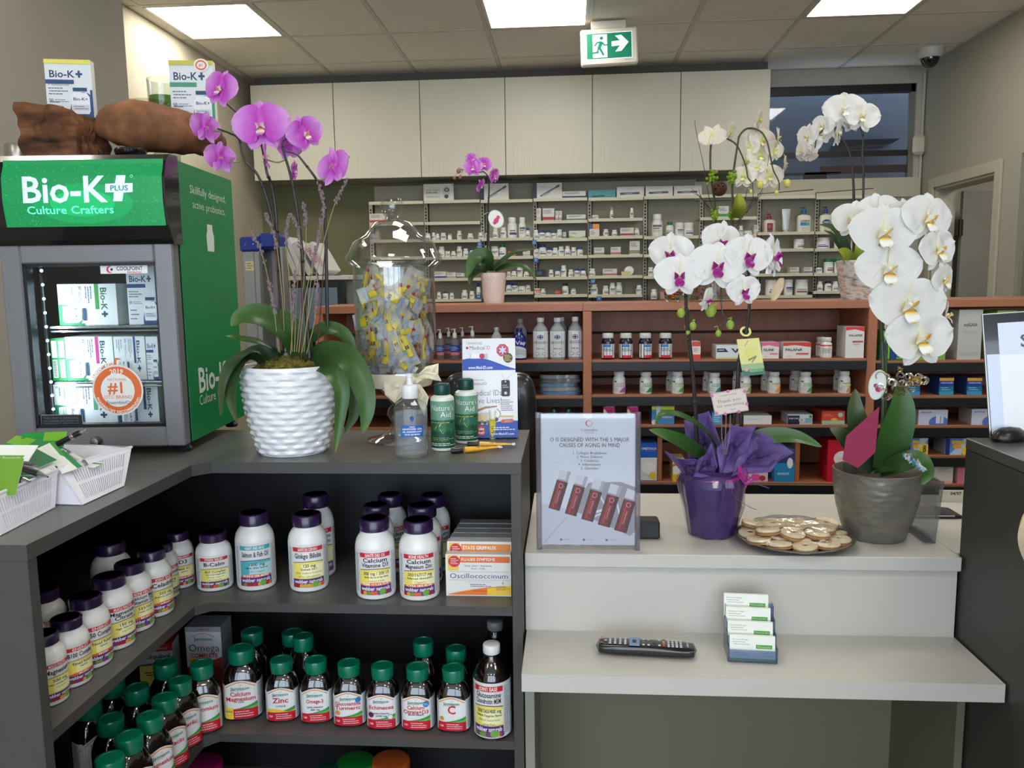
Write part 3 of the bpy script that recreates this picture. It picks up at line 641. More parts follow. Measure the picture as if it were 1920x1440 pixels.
for i in range(2):
    p = UZ(896, 1118, Z1); z = Z1; x0 = UY(836, 1080, p.y).x; x1 = XS-.028; w = x1-x0
    facebox('medicine_box', ('front white and orange flu remedy carton on the upper shelf', 'flu remedy carton reading États Grippaux behind the front one')[i], 'medicine box', (x0+x1)/2+.0005*i, p.y+.024*i, z, w, .022, UY(896, (1040, 1016)[i], p.y+.024*i).z-Z1, osc(0, i == 0) , group='cold remedy cartons')
for i in range(4):
    yy = p.y+.048+.032*i
    t = thing('medicine_box', f'clear-topped grey carton in the cold remedy file, {ORD[i+1]} behind the flu cartons', 'medicine box', ((x0+x1)/2+.0006*i, yy, Z1), group='cold remedy cartons')
    b = MB(); b.box(-w/2+.002*i+.004, 0, 0, w/2-.002, .03, UY(896, 1008-9*i, yy).z-Z1, mat((150, 150, 150), .35, noise=.1)); b.build('carton', t)
    b = MB(); hh = UY(896, 1008-9*i, yy).z-Z1; b.box(-w/2+.002*i+.004, -.0006, hh*.9, w/2-.002, -.0001, hh*.97, mat((214, 212, 206), .4)); b.build('print', t)
# ---- brown bottles with green caps
BRN = mat((22, 13, 9), .09, coat=1, spec=.7); GRN = mat((0, 112, 84), .32, coat=.4)
def jam_outline(r): return ring(r, 44, 3.2)
def jam_label(r, h, title, kind=0, sub='', mid=(), tc=(196, 22, 56)):
    W = r*1.86; Hh = h*.56; A = Art(W, Hh); x0, x1 = -W/2, W/2
    A.poly([(x0, 0)]+[(x1, 0)]+[(x0+W*(1-k/14), Hh*.86+Hh*.14*math.sin(math.pi*k/14)) for k in range(15)], (228, 229, 228))
    A.rect(x1, 0, x1+r*1.0, Hh*.9, (206, 208, 210)); A.lines(x1+.003, x1+r*.9, .004, Hh*.86, 24, (110, 114, 120), .4, 5)
    A.rect(x0-r*.9, 0, x0, Hh*.9, (206, 208, 210)); A.lines(x0-r*.85, x0-.003, .004, Hh*.86, 24, (110, 114, 120), .4, 6)
    arc = lambda d: [(x0+W*(.04+.92*k/14), Hh*(.80+d)+Hh*.145*math.sin(math.pi*k/14)) for k in range(15)]
    A.poly(arc(.03)+arc(.0)[::-1], (226, 150, 84))
    A.text('Jamieson', 0, Hh*.80, Hh*.115, (28, 116, 92), 1, W*.56); A.poly([(0, Hh*.87), (W*.05, Hh*.91), (W*.015, Hh*.855)], (28, 116, 92))
    A.lines(-W*.28, W*.28, Hh*.735, Hh*.755, 1, (90, 150, 130), .5)
    ty = .62 if len(title) == 1 else .655
    for k, l in enumerate(title): A.text(l, 0, Hh*(ty-.13*k), Hh*(.34 if len(l) == 1 else .22 if len(l) < 6 and len(title) == 1 else .155), tc, 1, W*(.9 if len(l) > 7 else .62) if len(l) > 4 else W*.55 if len(l) > 1 else None)
    for k, l in enumerate(mid): A.text(l, 0, Hh*(.44-.07*k), Hh*.065, (30, 40, 60), 1, W*.55)
    A.wave(x0, x1, Hh*.24, lambda t: Hh*(.25+.17*t*t), (60, 150, 70)); A.wave(x0, x1, Hh*.24, lambda t: Hh*(.25+.10*t*t-.02), (110, 190, 90)) if kind != 1 else A.wave(x0, x1, Hh*.24, lambda t: Hh*(.32+.05*math.sin(6*t)), (236, 196, 60))
    A.rect(x0, 0, x1, Hh*.26, (196, 24, 44)); A.lines(x0+W*.3, x1-W*.06, Hh*.04, Hh*.22, 3, (240, 200, 200), .38, 8); A.text('120', x0+W*.13, Hh*.14, Hh*.08, (245, 225, 225), 1)
    if kind == 2: A.disc(x1-W*.14, Hh*.76, W*.11, (36, 120, 190), 16); A.lines(x1-W*.22, x1-W*.06, Hh*.72, Hh*.8, 2, (230, 240, 250), .3)
    if kind == 3: A.disc(x1-W*.18, Hh*.34, W*.1, (120, 124, 130), 16).disc(x1-W*.18, Hh*.34, W*.08, (226, 226, 226), 16).disc(x0+W*.14, Hh*.4, W*.1, (96, 40, 74), 12)
    if kind == 4: A.rect(x0, 0, x0+W*.27, Hh*.3, (240, 212, 60)).text('BONUS', x0+W*.135, Hh*.2, Hh*.07, (60, 40, 20), 1, W*.22)
    if kind == 5: A.disc(x0+W*.15, Hh*.36, W*.08, (200, 150, 60), 14)
    if kind == 6: A.disc(x0+W*.14, Hh*.38, W*.09, (206, 150, 70), 14); A.disc(x1-W*.14, Hh*.76, W*.1, (36, 120, 190), 16)
    return A
def jam_bottle(x, y, z, r, h, rz, title, label, kind=0, mid=(), art=True, group='brown bottles with green caps'):
    x, y = settle(x, y, z, r)
    t = thing('vitamin_bottle', label, 'bottle', (x, y, z), rz, group); b = MB()
    b.lathe([(r*.9, 0), (r, h*.02), (r, h*.55), (r*.97, h*.61), (r*.88, h*.68), (r*.74, h*.745), (r*.62, h*.785), (r*.56, h*.80), (r*.56, h*.84)], BRN, 44, sq=3.2, sx=1, sy=.86); b.build('bottle_body', t)
    b = MB(); f = lambda a, zz_, rr, j: (rr, zz_)
    b.lathe([(r*.66, h*.80), (r*.68, h*.815), (r*.70, h*.97), (r*.665, h*.995), (r*.5, h), (r*.48, h*.992), (.0001, h*.992)], GRN, 36, caps=False); b.build('cap', t)
    if art:
        o = [(px_, py_*.86) for px_, py_ in jam_outline(r*1.0)]
        b = MB(); b.art(jam_label(r*.93, h, title, kind, mid=mid), wrap(o, h*.045), .00009, strip=.006); b.build('label', t)
    return t
J = [((413, 496, 1215, 1362), ['Calcium', 'Magnesium'], 4, ['+D3'], 'larger brown bottle reading Calcium Magnesium D3 with a yellow bonus patch'),
 ((496, 562, 1237, 1362), ['Zinc'], 1, ['CITRUS'], 'brown bottle reading Zinc with lemons on the label'),
 ((562, 625, 1237, 1364), ['Omega-3'], 0, ['EXTRA STRENGTH', '600 mg'], 'brown bottle reading Omega-3 on the lower shelf'),
 ((623, 688, 1243, 1371), ['Glucosamine', 'Turmeric'], 6, [], 'brown bottle reading Glucosamine Turmeric on the lower shelf'),
 ((686, 750, 1248, 1376), ['Echinacea'], 3, ['EXTRA STRENGTH', '4,500 mg'], 'brown bottle reading Echinacea on the lower shelf'),
 ((750, 817, 1250, 1379), ['Calcium', 'Citrate+D3'], 2, ['REGULAR STRENGTH'], 'brown bottle reading Calcium Citrate D3 on the lower shelf'),
 ((818, 884, 1252, 1381), ['C'], 5, [], 'brown bottle with a big red letter C beside the liquid glucosamine bottle')]
for px, ti, kd, mi, lb in J:
    x, y, r, h = fit(*px, Z2); jam_bottle(x, y+.004, Z2, min(r*.92, .0365) if px[0] != 413 else .0425, h, math.atan2(-x, y)-R(11), ti, lb, kd, mi)
for px, lb in (((452, 494, 1192), 'brown green-capped bottle behind the Calcium Magnesium D3 bottle'), ((550, 587, 1195), 'rearmost brown bottle between the Zinc and Omega-3 bottles'), ((530, 569, 1213), 'brown green-capped bottle behind the Zinc bottle'), ((775, 813, 1221), 'brown green-capped bottle behind the Calcium Citrate bottle, cap brightly lit'), ((836, 874, 1228), 'brown green-capped bottle behind the big letter C bottle')):
    hh = .168 if px[0] in (452, 550, 775) else .152; p = UZ((px[0]+px[1])/2, px[2]+2, Z2+hh); r = (UY(px[1], px[2], p.y).x-UY(px[0], px[2], p.y).x)/2/.68
    jam_bottle(p.x, p.y, Z2, min(r, .037), hh, R(-15), ['Zinc'], lb, art=False)
JL = [((358, 400, 1257), ['Chromium'], 28, .155, 'brown bottle reading Chromium at the corner of the lower shelf'),
 ((317, 358, 1284), ['Garlic'], 55, .15, 'brown bottle reading Garlic next to the Chromium bottle'),
 ((286, 331, 1315), ['Niacin'], 58, .15, 'brown bottle reading Niacin on the leg of the lower shelf'),
 ((257, 304, 1343), ['Magnesium'], 60, .15, 'brown bottle reading Magnesium next to the Niacin bottle'),
 ((217, 266, 1382), ['Calcium'], 60, .15, 'brown bottle reading Calcium on the leg of the lower shelf'),
 ((180, 230, 1418), ['Vitamin D'], 60, .15, 'brown green-capped bottle nearest the end panel on the lower shelf')]
for px, ti, rz, hh, lb in JL[::-1]:
    p = UZ((px[0]+px[1])/2, px[2]+2, Z2+hh); r = (UY(px[1], px[2], p.y).x-UY(px[0], px[2], p.y).x)/2/.69
    jam_bottle(p.x, p.y, Z2, min(r, .036), hh, R(rz), ti, lb, 0, group='brown bottles on the counter leg')
for k, (px, hh) in enumerate((((290, 333, 1260), .168), ((235, 279, 1305), .16), ((188, 236, 1305), .16), ((143, 187, 1312), .16), ((182, 231, 1343), .15))):
    p = UZ((px[0]+px[1])/2, px[2]+2, Z2+hh); r = (UY(px[1], px[2], p.y).x-UY(px[0], px[2], p.y).x)/2/.69
    jam_bottle(p.x, p.y, Z2, min(r, .036), hh, R(60), ['B12'], ('brown green-capped bottle in front of the Ubiquinol box', 'rear brown bottle on the counter leg, right of its green-capped twin', 'rear brown bottle on the counter leg, middle of the rear three', 'rearmost brown bottle on the counter leg beside the end panel, pale label', 'brown green-capped bottle behind the Calcium bottle on the counter leg')[k], art=(k == 3), group='brown bottles on the counter leg')
# liquid glucosamine
x, y, r, h = fit(888, 958, 1206, 1391, Z2)
def liquid(x, y, r, h, lb, art=True, capc=(228, 228, 228)):
    t = thing('syrup_bottle', lb, 'bottle', (x, y, Z2), R(-8), 'brown syrup bottles'); b = MB()
    b.lathe([(r*.9, 0), (r, h*.02), (r, h*.62), (r*.96, h*.68), (r*.8, h*.75), (r*.55, h*.81), (r*.4, h*.85), (r*.38, h*.9)], BRN, 40); b.build('bottle_body', t)
    b = MB(); ribbed(b, r*.45, h*.1, h*.9, mat(capc, .35)); b.build('cap', t)
    if art:
        b = MB(); A = webber_label(r, h*1.02, ['Glucosamine', 'Chondroitin MSM'], 'JOINT EASE', (204, 42, 52), [('500/360/400 mg', .8), ('Natural Tangerine Flavour', .85), ('Reduces Osteoarthritis', .7), ('Joint Pain', .4), ('500 mL', .35)]); b.art(A, wrap(ring(r, 40), h*.055), .00009, strip=.006); b.build('label', t)
liquid(x, y, r, h, 'tall brown syrup bottle reading Glucosamine Chondroitin MSM with white cap')
liquid(x-.003, y+.12, r, h, 'tall brown syrup bottle in shadow behind the glucosamine syrup', False, (120, 120, 120))
# two cartons at the back of the lower shelf
p = UY(381, 1290, 1.80)
A = Art(66, 110); A.rect(0, 0, 66, 110, (206, 208, 212)).rect(0, 0, 66, 42, (110, 26, 34)); A.poly([(0, 42), (66, 42), (66, 60), (36, 50)], (150, 60, 60)); A.text('Jamieson', 33, 90, 8, (28, 116, 92), 1, 34).text('Omega', 33, 75, 17, (30, 30, 40), 0, 58).text('COMPLETE', 33, 62, 9.5, (190, 30, 60), 1, 50).rect(4, 50, 44, 57, (230, 210, 60)).text('EXTRA STRENGTH', 24, 53.5, 4, (40, 40, 20), 1, 36)
A.poly([(12+k*3, 94+6*math.sin(math.pi*k/14)) for k in range(15)]+[(54-k*3, 92.5+6*math.sin(math.pi*k/14)) for k in range(15)], (226, 150, 84))
A.rect(0, 102, 66, 110, (150, 152, 158)).text('COMPLETE', 33, 106, 4, (150, 60, 70), 1, 36)
xx0, xx1 = UY(349, 1200, 1.8).x, UY(414, 1200, 1.8).x
facebox('medicine_box', 'tall white and dark red omega oil carton in the lower shelf corner', 'medicine box', (xx0+xx1)/2, 1.80, Z2, xx1-xx0, .07, UY(381, 1176, 1.8).z-Z2, A, R(3), body=(150, 152, 158), group='cartons in the lower shelf corner')
A = Art(60, 100); A.rect(0, 0, 60, 100, (214, 216, 220)).rect(0, 86, 60, 100, (190, 30, 44)).text('CARDIO SUPPORT', 30, 91, 6, (235, 220, 220), 1, 44).text('Ubiquinol', 30, 76, 12, (24, 24, 30), 1, 50); A.rect(0, 10, 60, 58, (230, 222, 120)); A.wave(0, 60, 58, lambda t: 60+3*math.sin(3*t), (120, 80, 130)); A.text('100 mg', 32, 52, 8, (40, 40, 40), 0, 24); A.lines(8, 54, 36, 46, 2, (50, 50, 50), .4)
xx0, xx1 = UY(268, 1240, 1.80).x, UY(326, 1240, 1.80).x
facebox('medicine_box', 'white and yellow carton reading Ubiquinol on the lower shelf', 'medicine box', (xx0+xx1)/2, 1.79, Z2, xx1-xx0, .06, UY(300, 1206, 1.8).z-Z2, A, R(12), top=(180, 30, 44), group='cartons in the lower shelf corner')
# jars whose caps show on the bottom shelf
for px, c, lb in (((355, 404, 1424), (150, 20, 90), 'jar with magenta cap on the bottom shelf near the corner'), ((637, 696, 1421), (20, 120, 40), 'jar with bright green cap on the bottom shelf'), ((702, 762, 1418), (190, 90, 40), 'jar with orange cap on the bottom shelf'), ((590, 632, 1436), (10, 80, 66), 'jar with dark green cap on the bottom shelf')):
    p = UZ((px[0]+px[1])/2, px[2]+6, Z3+.17); r = .05 if c[0] != 10 else .034
    t = thing('supplement_jar', lb, 'jar', (p.x, max(p.y, 1.69), Z3)); b = MB(); b.lathe([(r*.96, 0), (r, .006), (r, .12), (r*.86, .135), (r*.8, .14)], mat((40, 40, 46), .3), 32); b.build('bottle_body', t); b = MB(); ribbed(b, r*.92, .032, .138, mat(c, .35)); b.build('cap', t)
# ================================================================ small fridge
ZT = 1.13; FA = R(4.4); FC = Vector((-1.035, 1.6745, ZT)); fx = Vector((math.cos(FA), math.sin(FA), 0)); fy = Vector((-math.sin(FA), math.cos(FA), 0))
def FP(px, py, d=0):
    """where the ray through px, py meets the plane d behind the fridge front: local x, z"""
    v = _ray(px, py); k = (FC+fy*d-CC).dot(fy)/v.dot(fy); q = CC+v*k-FC; return q.dot(fx), q.z
def FS(px, py, x=.187):
    v = _ray(px, py); k = (FC+fx*x-CC).dot(fx)/v.dot(fx); q = CC+v*k-FC; return q.dot(fy), q.z
t = FR = thing('display_fridge', 'small countertop display fridge with glass door and glowing green header', 'fridge', FC, FA)
FW = .186; HT = .645; GREEN = mat((10, 128, 70), .42, noise=.10, nscale=260)
b = MB(); BK = mat((12, 12, 14), .35)
b.box(-FW, .036, .022, -FW+.02, .40, HT, BK); b.box(FW-.02, .036, .022, FW-.001, .40, HT, BK); b.box(-FW, .38, .022, FW, .40, HT, BK); b.box(-FW, .036, HT-.02, FW, .40, HT, BK); b.box(-FW, .036, .022, FW, .40, .05, BK); b.box(-FW, .036, .44, FW, .40, .455, BK)
b.build('cabinet_body', t, kind=None)
b = MB(); b.box(FW-.001, .040, .022, FW+.001, .40, HT, GREEN, .0005); SPN = b.build('side_graphic', t, label='green printed side panel with white lettering')
sm_ = lambda u, v, e: (FW+.0012+e, u, v)
A = Art(1, 1); wl = (216, 226, 218)
c = FS(391, 365); c2 = FS(393, 391); A.text('Skillfully designed,', c[0], c[1], .026, wl, 0, .235).text('active probiotics.', c2[0], c2[1], .026, wl, 0, .215)
c = FS(394, 447); A.poly([(c[0]-.022, c[1]-.032), (c[0]+.022, c[1]-.032), (c[0]+.025, c[1]+.005), (c[0]+.017, c[1]+.018), (c[0]+.017, c[1]+.032), (c[0]-.017, c[1]+.032), (c[0]-.017, c[1]+.018), (c[0]-.025, c[1]+.005)], wl)
c = FS(371, 715); A.text('Bio-K', c[0], c[1], .082, wl, 1, al='l'); c3 = c[0]+.2; A.rect(c3+.02, c[1]-.028, c3+.035, c[1]+.028, wl).rect(c3, c[1]-.008, c3+.055, c[1]+.008, wl)
c = FS(373, 752); A.text('Culture Crafters', c[0], c[1], .034, wl, 0, al='l')
b = MB(); b.art(A, sm_, .0001); b.build('lettering', SPN)
# door
SIL = mat((126, 126, 129), .38, .3, noise=.02, nscale=60); gl, gr, gb, gt = -.142, .145, .064, .424
D = MB(); fm_ = .468
for (x0, z0, x1, z1) in ((-FW, .02, gl, fm_), (gr, .02, FW, fm_)): D.box(x0, 0, z0, x1, .034, z1, SIL, .003)
D.box(gl, 0, .02, gr, .034, gb, SIL, .003); D.box(gl, 0, gt, gr, .034, fm_, SIL, .003)
DO = D.build('door', t, label='silver framed glass door')
b = MB()
for a in ((gl, gb, gl+.007, gt), (gr-.004, gb, gr, gt), (gl, gb, gr, gb+.007), (gl, gt-.006, gr, gt)): b.box(a[0], .005, a[1], a[2], .03, a[3], BK)
b.build('gasket', DO)
b = MB(); b.box(gl, .012, gb, gr, .016, gt, clear_mat((248, 251, 252), 1.4, .01, 'door_glass')); b.build('glass', DO)
c = FP(183, 829); b = MB(); b.lathe([(.0001, -.0), (.011, 0), (.011, .012), (.009, .016), (.0001, .017)][::-1], mat((150, 142, 134), .25, 1), 20, M=Matrix.Rotation(R(90), 4, 'X')); b.build('lock', DO, (c[0], -.0, c[1]+.002))
# stickers on the glass
A = Art(1, 1); c = FP(221, 732, .012); r = .0565; o_ = (222, 106, 40)
A.disc(*c, r, (226, 222, 216), 40).disc(*c, r*.93, o_, 40).disc(*c, r*.66, (230, 230, 226), 36)
A.arc_text('2019', *c, r*.75, r*.26, (240, 235, 228), 90).arc_text('PHARMACIST RECOMMENDED', *c, r*.86, r*.155, (240, 235, 228), 270, inside=True).arc_text('PROFESSIONALS', c[0], c[1], r*1.05, r*.16, (214, 120, 70), 120)
A.text('NATIONAL', c[0], c[1]+r*.42, r*.15, o_, 0).text('#1', c[0]-.002, c[1]+r*.10, r*.62, o_, 1).text('OTC BRAND', c[0], c[1]-r*.27, r*.19, o_, 0).text('EnsembleIQ', c[0], c[1]-r*.48, r*.19, (40, 50, 110), 0)
b = MB(); b.art(A, lambda u, v, e: (u, .0118-e, v), .00012); b.build('round_sticker', DO, label='round orange and white award sticker')
A = Art(1, 1); a0, a1 = FP(189, 514, .012), FP(276, 497, .012); A.rect(a0[0], a0[1], min(a1[0], gr-.001), a1[1], (232, 232, 232)); w_ = a1[0]-a0[0]; mz = (a0[1]+a1[1])/2
A.text('COOLPOINT', a0[0]+w_*.62, mz+.002, .0125, (40, 44, 70), 1, w_*.56).text('REFRIGERATION', a0[0]+w_*.72, mz-.0065, .005, (200, 40, 50), 1, w_*.3).disc(a0[0]+w_*.2, mz, .0075, (200, 40, 50), 20).disc(a0[0]+w_*.23, mz, .006, (232, 232, 232), 20).disc(a0[0]+w_*.24, mz, .003, (30, 34, 60), 14)
b = MB(); b.art(A, lambda u, v, e: (u, .0118-e, v), .00012); b.build('brand_sticker', DO)
A = Art(1, 1); a0, a1 = FP(78, 806, .012), FP(155, 777, .012); A.rect(a0[0], a0[1], a1[0], a1[1], (130, 132, 136)).rect(a0[0]+.002, a0[1]+.002, a1[0]-.002, a1[1]-.002, (14, 16, 22))
for k, l in enumerate(('THIS UNIT IS DESIGNED', 'FOR STORAGE AND DISPLAY OF', 'PREPACKAGED, BOTTLED OR', 'CANNED PRODUCTS ONLY')): A.text(l, a0[0]+.006, a1[1]-.008-k*.0065, .0058, (120, 124, 132), 0, al='l', fit=(a1[0]-a0[0])*.84)
b = MB(); b.art(A, lambda u, v, e: (u, .0118-e, v), .00012); b.build('notice_plate', DO)
# header
hb = MB(); pr_ = [(-.004, .462), (-.012, .472), (-.028, .50), (-.036, .55), (-.034, .60), (-.02, .635), (.0, .650), (.04, .652), (.04, .462)]
hb.add([(-.198, y, z) for y, z in pr_]+[(.193, y, z) for y, z in pr_], [tuple(range(9)), tuple(range(9, 18))[::-1]]+[(k, (k+1) % 9, 9+(k+1) % 9, 9+k) for k in range(9)], mat((10, 10, 11), .12, coat=.5), False)
HD = hb.build('header', t, label='black rounded header housing')
A = Art(298, 135); em_g = mat((0, 140, 76), .25, emit=.3, coat=.5, noise=.0); A.rect(0, 0, 298, 135, em_g)
q = random.Random(9); gg = mat((60, 190, 120), .3, emit=.25)
for k in range(260): u, v = q.uniform(4, 294), q.uniform(4, 131); a = q.uniform(0, 6.3); A.layer = 1; A.line(u, v, u+2.4*math.cos(a), v+2.4*math.sin(a), .9, gg)
glow1 = mat((8, 170, 96), .25, emit=.6, coat=.5); A.layer = 1; A.disc(150, 46, 92, mat((0, 154, 84), .25, emit=.42, coat=.5), 40, 40); A.disc(148, 46, 60, glow1, 36, 26)
wt = mat((196, 206, 246), .3, emit=.6); ct = mat((110, 226, 196), .3, emit=.5)
A.text('Bio-K', 115, 74, 74, wt, 1, -158); A.poly([(207, 49), (224, 49), (227, 66), (244, 67), (245, 85), (230, 85), (232, 101), (215, 101), (212, 85), (194, 84), (193, 67), (209, 67)], wt); A.text('PLUS', 219, 75.5, 15, mat((0, 140, 90), .4, emit=.3), 1, 34)
A.text('Culture Crafters', 125, 33, 22, ct, 1, 162); A.disc(243, 99, 3, ct, 12).disc(243, 99, 2, em_g, 12)
def hy(z):
    for (y0, z0), (y1, z1) in zip(pr_, pr_[1:]):
        if z0 <= z <= z1 and z1 > z0: return y0+(y1-y0)*(z-z0)/(z1-z0)
    return -.03
h0, h1 = FP(13, 427, -.03), FP(303, 297, -.03)
def hmap(u, v, e): z = h0[1]+(h1[1]-h0[1])*v/135; return (h0[0]+(h1[0]-h0[0])*u/298, hy(min(z, .63))-e-.0015, z)
def hstrip():
    bb = MB()
    for pts, tris, col, layer, big in A.ops:
        if big and layer <= 3:
            for t_ in tris:   # fine rows so that the print follows the curved face
                po = [pts[i] for i in t_]; lo, hi = min(p[1] for p in po), max(p[1] for p in po)
                for k in range(int(lo//9), int(hi//9)+1):
                    q_ = [(y, x) for x, y in po]; q_ = _clip(q_, k*9, True) if lo < k*9 else q_
                    if len(q_) > 2 and hi > (k+1)*9: q_ = _clip(q_, (k+1)*9, False)
                    if len(q_) > 2: bb.add([hmap(x, y, layer*.0001) for y, x in q_], [tuple(range(len(q_)))], col, False)
        else: bb.add([hmap(u, v, layer*.0001+.0026) for u, v in pts], tris, col if isinstance(col, bpy.types.Material) else mat(col), False)
    return bb
hstrip().build('sign_panel', HD, label='backlit green sign panel')
b = MB()
for x_, y_ in ((-.15, .06), (.15, .06), (-.15, .36), (.15, .36)): b.lathe([(.014, 0), (.016, .006), (.012, .012), (.009, .024)], mat((40, 42, 46), .4, .5), 16, (x_, y_, 0))
FT_ = b
for x_, y_ in ((-.16, .05), (.165, .05), (-.16, .36), (.165, .36)):
    b = MB(); b.lathe([(.015, 0), (.017, .006), (.013, .012), (.009, .024)], mat((60, 64, 70), .3, .6), 16); b.build('foot', t, (x_, y_, 0))
led = mat((190, 225, 255), emit=5)
b = MB(); b.box(gl+.012, .045, .08, gl+.016, .05, .42, mat((60, 66, 72), .3)); LS = b.build('light_strip', t)
b = MB()
for k in range(11): b.ball((gl+.017, .046, .1+.031*k), .0035, led, 8)
b.build('light_bulb', LS, kind='stuff')
la = bpy.data.lights.new('fridge_light', 'AREA'); la.shape = 'RECTANGLE'; la.size = .012; la.size_y = .3; la.energy = .6; la.color = (.8, .93, 1)
lo = bpy.data.objects.new('fridge_light', la); COL.objects.link(lo); lo.parent = t; lo.location = (gl+.02, .05, .25); lo.rotation_euler = Vector((.8, .6, 0)).to_track_quat('-Z', 'Y').to_euler()
shz = [FP(200, 609, .12)[1], FP(200, 711, .12)[1], max(.052, FP(200, 799, .12)[1])]
for z in shz:
    b = MB(); wm = mat((190, 200, 205), .2, .8)
    b.tube([(-.13, .07, z-.003), (.15, .07, z-.003)], .003, wm, 6); b.tube([(-.13, .33, z-.003), (.15, .33, z-.003)], .003, wm, 6); b.tube([(-.13, .072, z-.012), (.15, .072, z-.012)], .002, wm, 6)
    for k in range(22): b.tube([(-.128+.0128*k, .07, z-.001), (-.128+.0128*k, .33, z-.001)], .0012, wm, 4)
    b.build('wire_shelf', t)
def biok(kind, w=62, h=92):
    """upright carton face"""
    c1, c2 = {'g': ((0, 132, 70), (60, 150, 60)), 'n': ((24, 62, 118), (24, 62, 118)), 'o': ((226, 112, 40), (24, 62, 118)), 'p': ((0, 132, 70), (196, 40, 130)), 't': ((40, 150, 110), (70, 150, 120))}[kind]
    A = Art(w, h); A.rect(0, 0, w, h, (226, 230, 230)); A.text('Bio-K', 22, h-20, 14, (30, 64, 96) if kind != 'g' else (20, 110, 60), 1, 34); A.rect(44, h-25, 47, h-15, (30, 64, 96)).rect(41, h-21.5, 50, h-18.5, (30, 64, 96))
    A.rect(0, h-34, 38, h-28, c2); A.lines(3, 30, h-50, h-38, 3, (90, 100, 120), .35); A.text('50', 6, h-57, 6, (60, 80, 120), 1).lines(11, 30, h-60, h-55, 2, (110, 120, 140), .4).lines(4, 22, 6, 26, 3, (110, 120, 140), .3)
    A.disc(50, 3, 20, c1, 24, 34).rect(w-3, 0, w, 40, c1); A.rect(0, -.1, w, 0, c1)
    A.poly([(34, 6), (56, 6), (58, 10), (58, 30), (54, 36), (37, 36), (33, 30), (33, 10)], (236, 238, 240)).rect(36, 38, 55, 43, (20, 60, 100)).text('Bio-K+', 45.5, 27, 6, (30, 64, 96), 1, 20).rect(34, 11, 57, 19, (210, 214, 216)).lines(36, 55, 12, 18, 2, c1, .3)
    A.ops = [([(min(max(x, 0), w), min(max(y, 0), h)) for x, y in p], t_, c_, l_, g_) for p, t_, c_, l_, g_ in A.ops]
    return A
def sideways(A):
    B = Art(A.h, A.w); B.ops = [([(y, A.w-x) for x, y in p], t_, c_, l_, g_) for p, t_, c_, l_, g_ in A.ops]; return B
items = [((113, 222), (534, 609), 0, 'g', 1, 'green and white probiotic carton on the top fridge shelf'), ((243, 300), (500, 609), 0, 'n', 0, 'navy and white probiotic carton on the top fridge shelf under the brand sticker'),
 ((100, 112.5), (636, 711), 1, 'G', 0, 'first green barcoded carton end on the middle fridge shelf'), ((113.5, 126), (636, 711), 1, 'G', 0, 'second green barcoded carton end on the middle fridge shelf'), ((128, 216), (633, 711), 1, 'p', 1, 'green carton with pink band on the middle fridge shelf'), ((218, 276), (632, 711), 1, 'o', 1, 'orange and navy probiotic carton on the middle fridge shelf'), ((278, 300), (632, 711), 1, 'n', 0, 'navy carton at the hinge end of the middle fridge shelf'),
 ((106, 222), (722, 799), 2, 't', 1, 'blue-green carton on the bottom fridge shelf left of the award sticker'), ((226, 300), (722, 799), 2, 'n', 1, 'navy and white carton on the bottom fridge shelf behind the award sticker')]
for (xa, xb), (ya, yb), s, kd, sw, lb in items:
    x0, x1 = FP(xa, yb, .09)[0], FP(xb, yb, .09)[0]; z0 = shz[s]; h = FP(xa, ya, .09)[1]-z0; x1 = min(x1, .158)
    if kd == 'G': A = Art(20, 80); A.rect(0, 0, 20, 80, (20, 140, 70)).rect(2, 44, 18, 76, (226, 230, 228)).rect(3, 6, 17, 40, (236, 238, 236)); [A.rect(5, 8+2.6*k, 15, 9.2+2.6*k, (30, 30, 34)) for k in range(12)]
    else: A = sideways(biok(kd)) if sw else biok(kd)
    p = FC+fx*((x0+x1)/2)+fy*.09; facebox('probiotic_box', lb, 'medicine box', p.x, p.y, ZT+z0+.0005, x1-x0, .2 if kd != 'G' else .16, h, A, FA, body=(214, 222, 220), group='probiotic cartons in the fridge')
# ---- on top of the fridge
TOPF = ZT+.652
BARK = ramp_mat([(.3, (38, 24, 16)), (.5, (104, 66, 42)), (.68, (150, 100, 66))], attr=None, rough=.85, nscale=9, stretch=(1, 1, 3.5), name='driftwood')
BARK2 = ramp_mat([(.3, (84, 52, 34)), (.5, (132, 88, 58)), (.7, (164, 106, 62))], attr=None, rough=.75, nscale=14, name='driftwood_smooth')
import mathutils.noise as mno
c0 = UY(123, 250, 1.80); hh = UY(123, 207, 1.80).z-TOPF; t = thing('driftwood', 'dark craggy driftwood chunk on top of the fridge under the blue box', 'driftwood', (c0.x, 1.80, TOPF))
hw = (UY(196, 250, 1.8).x-UY(44, 250, 1.8).x)/2
def chunk(u, v):
    a = 2*math.pi*u; f = math.cos(a), math.sin(a); p = max(abs(f[0]), abs(f[1])*1.0)**-.75; n1 = mno.noise(Vector((f[0]*2, f[1]*2, v*2.5)))*.22+mno.noise(Vector((f[0]*7, f[1]*7, v*6)))*.10
    k = (1 if v < .8 else 1-(v-.8)*.6)*(1+n1-.12*v*f[0]); top = hh*(.97+.06*mno.noise(Vector((f[0]*1.5, f[1]*1.5, 3)))-.10*f[0])
    return (hw*.70*f[0]*p*k*(1 if v < 1 else 0), .065*f[1]*p*k*(1 if v < 1 else 0), min(1, v*1.06)*top)
b = MB(); b.grid(chunk, 72, 26, BARK); b.build('wood_body', t, sharp=30)
c1 = UY(300, 245, 1.86)
t = thing('driftwood', 'smooth brown driftwood log on top of the fridge under the green box', 'driftwood', (c1.x, 1.86, TOPF))
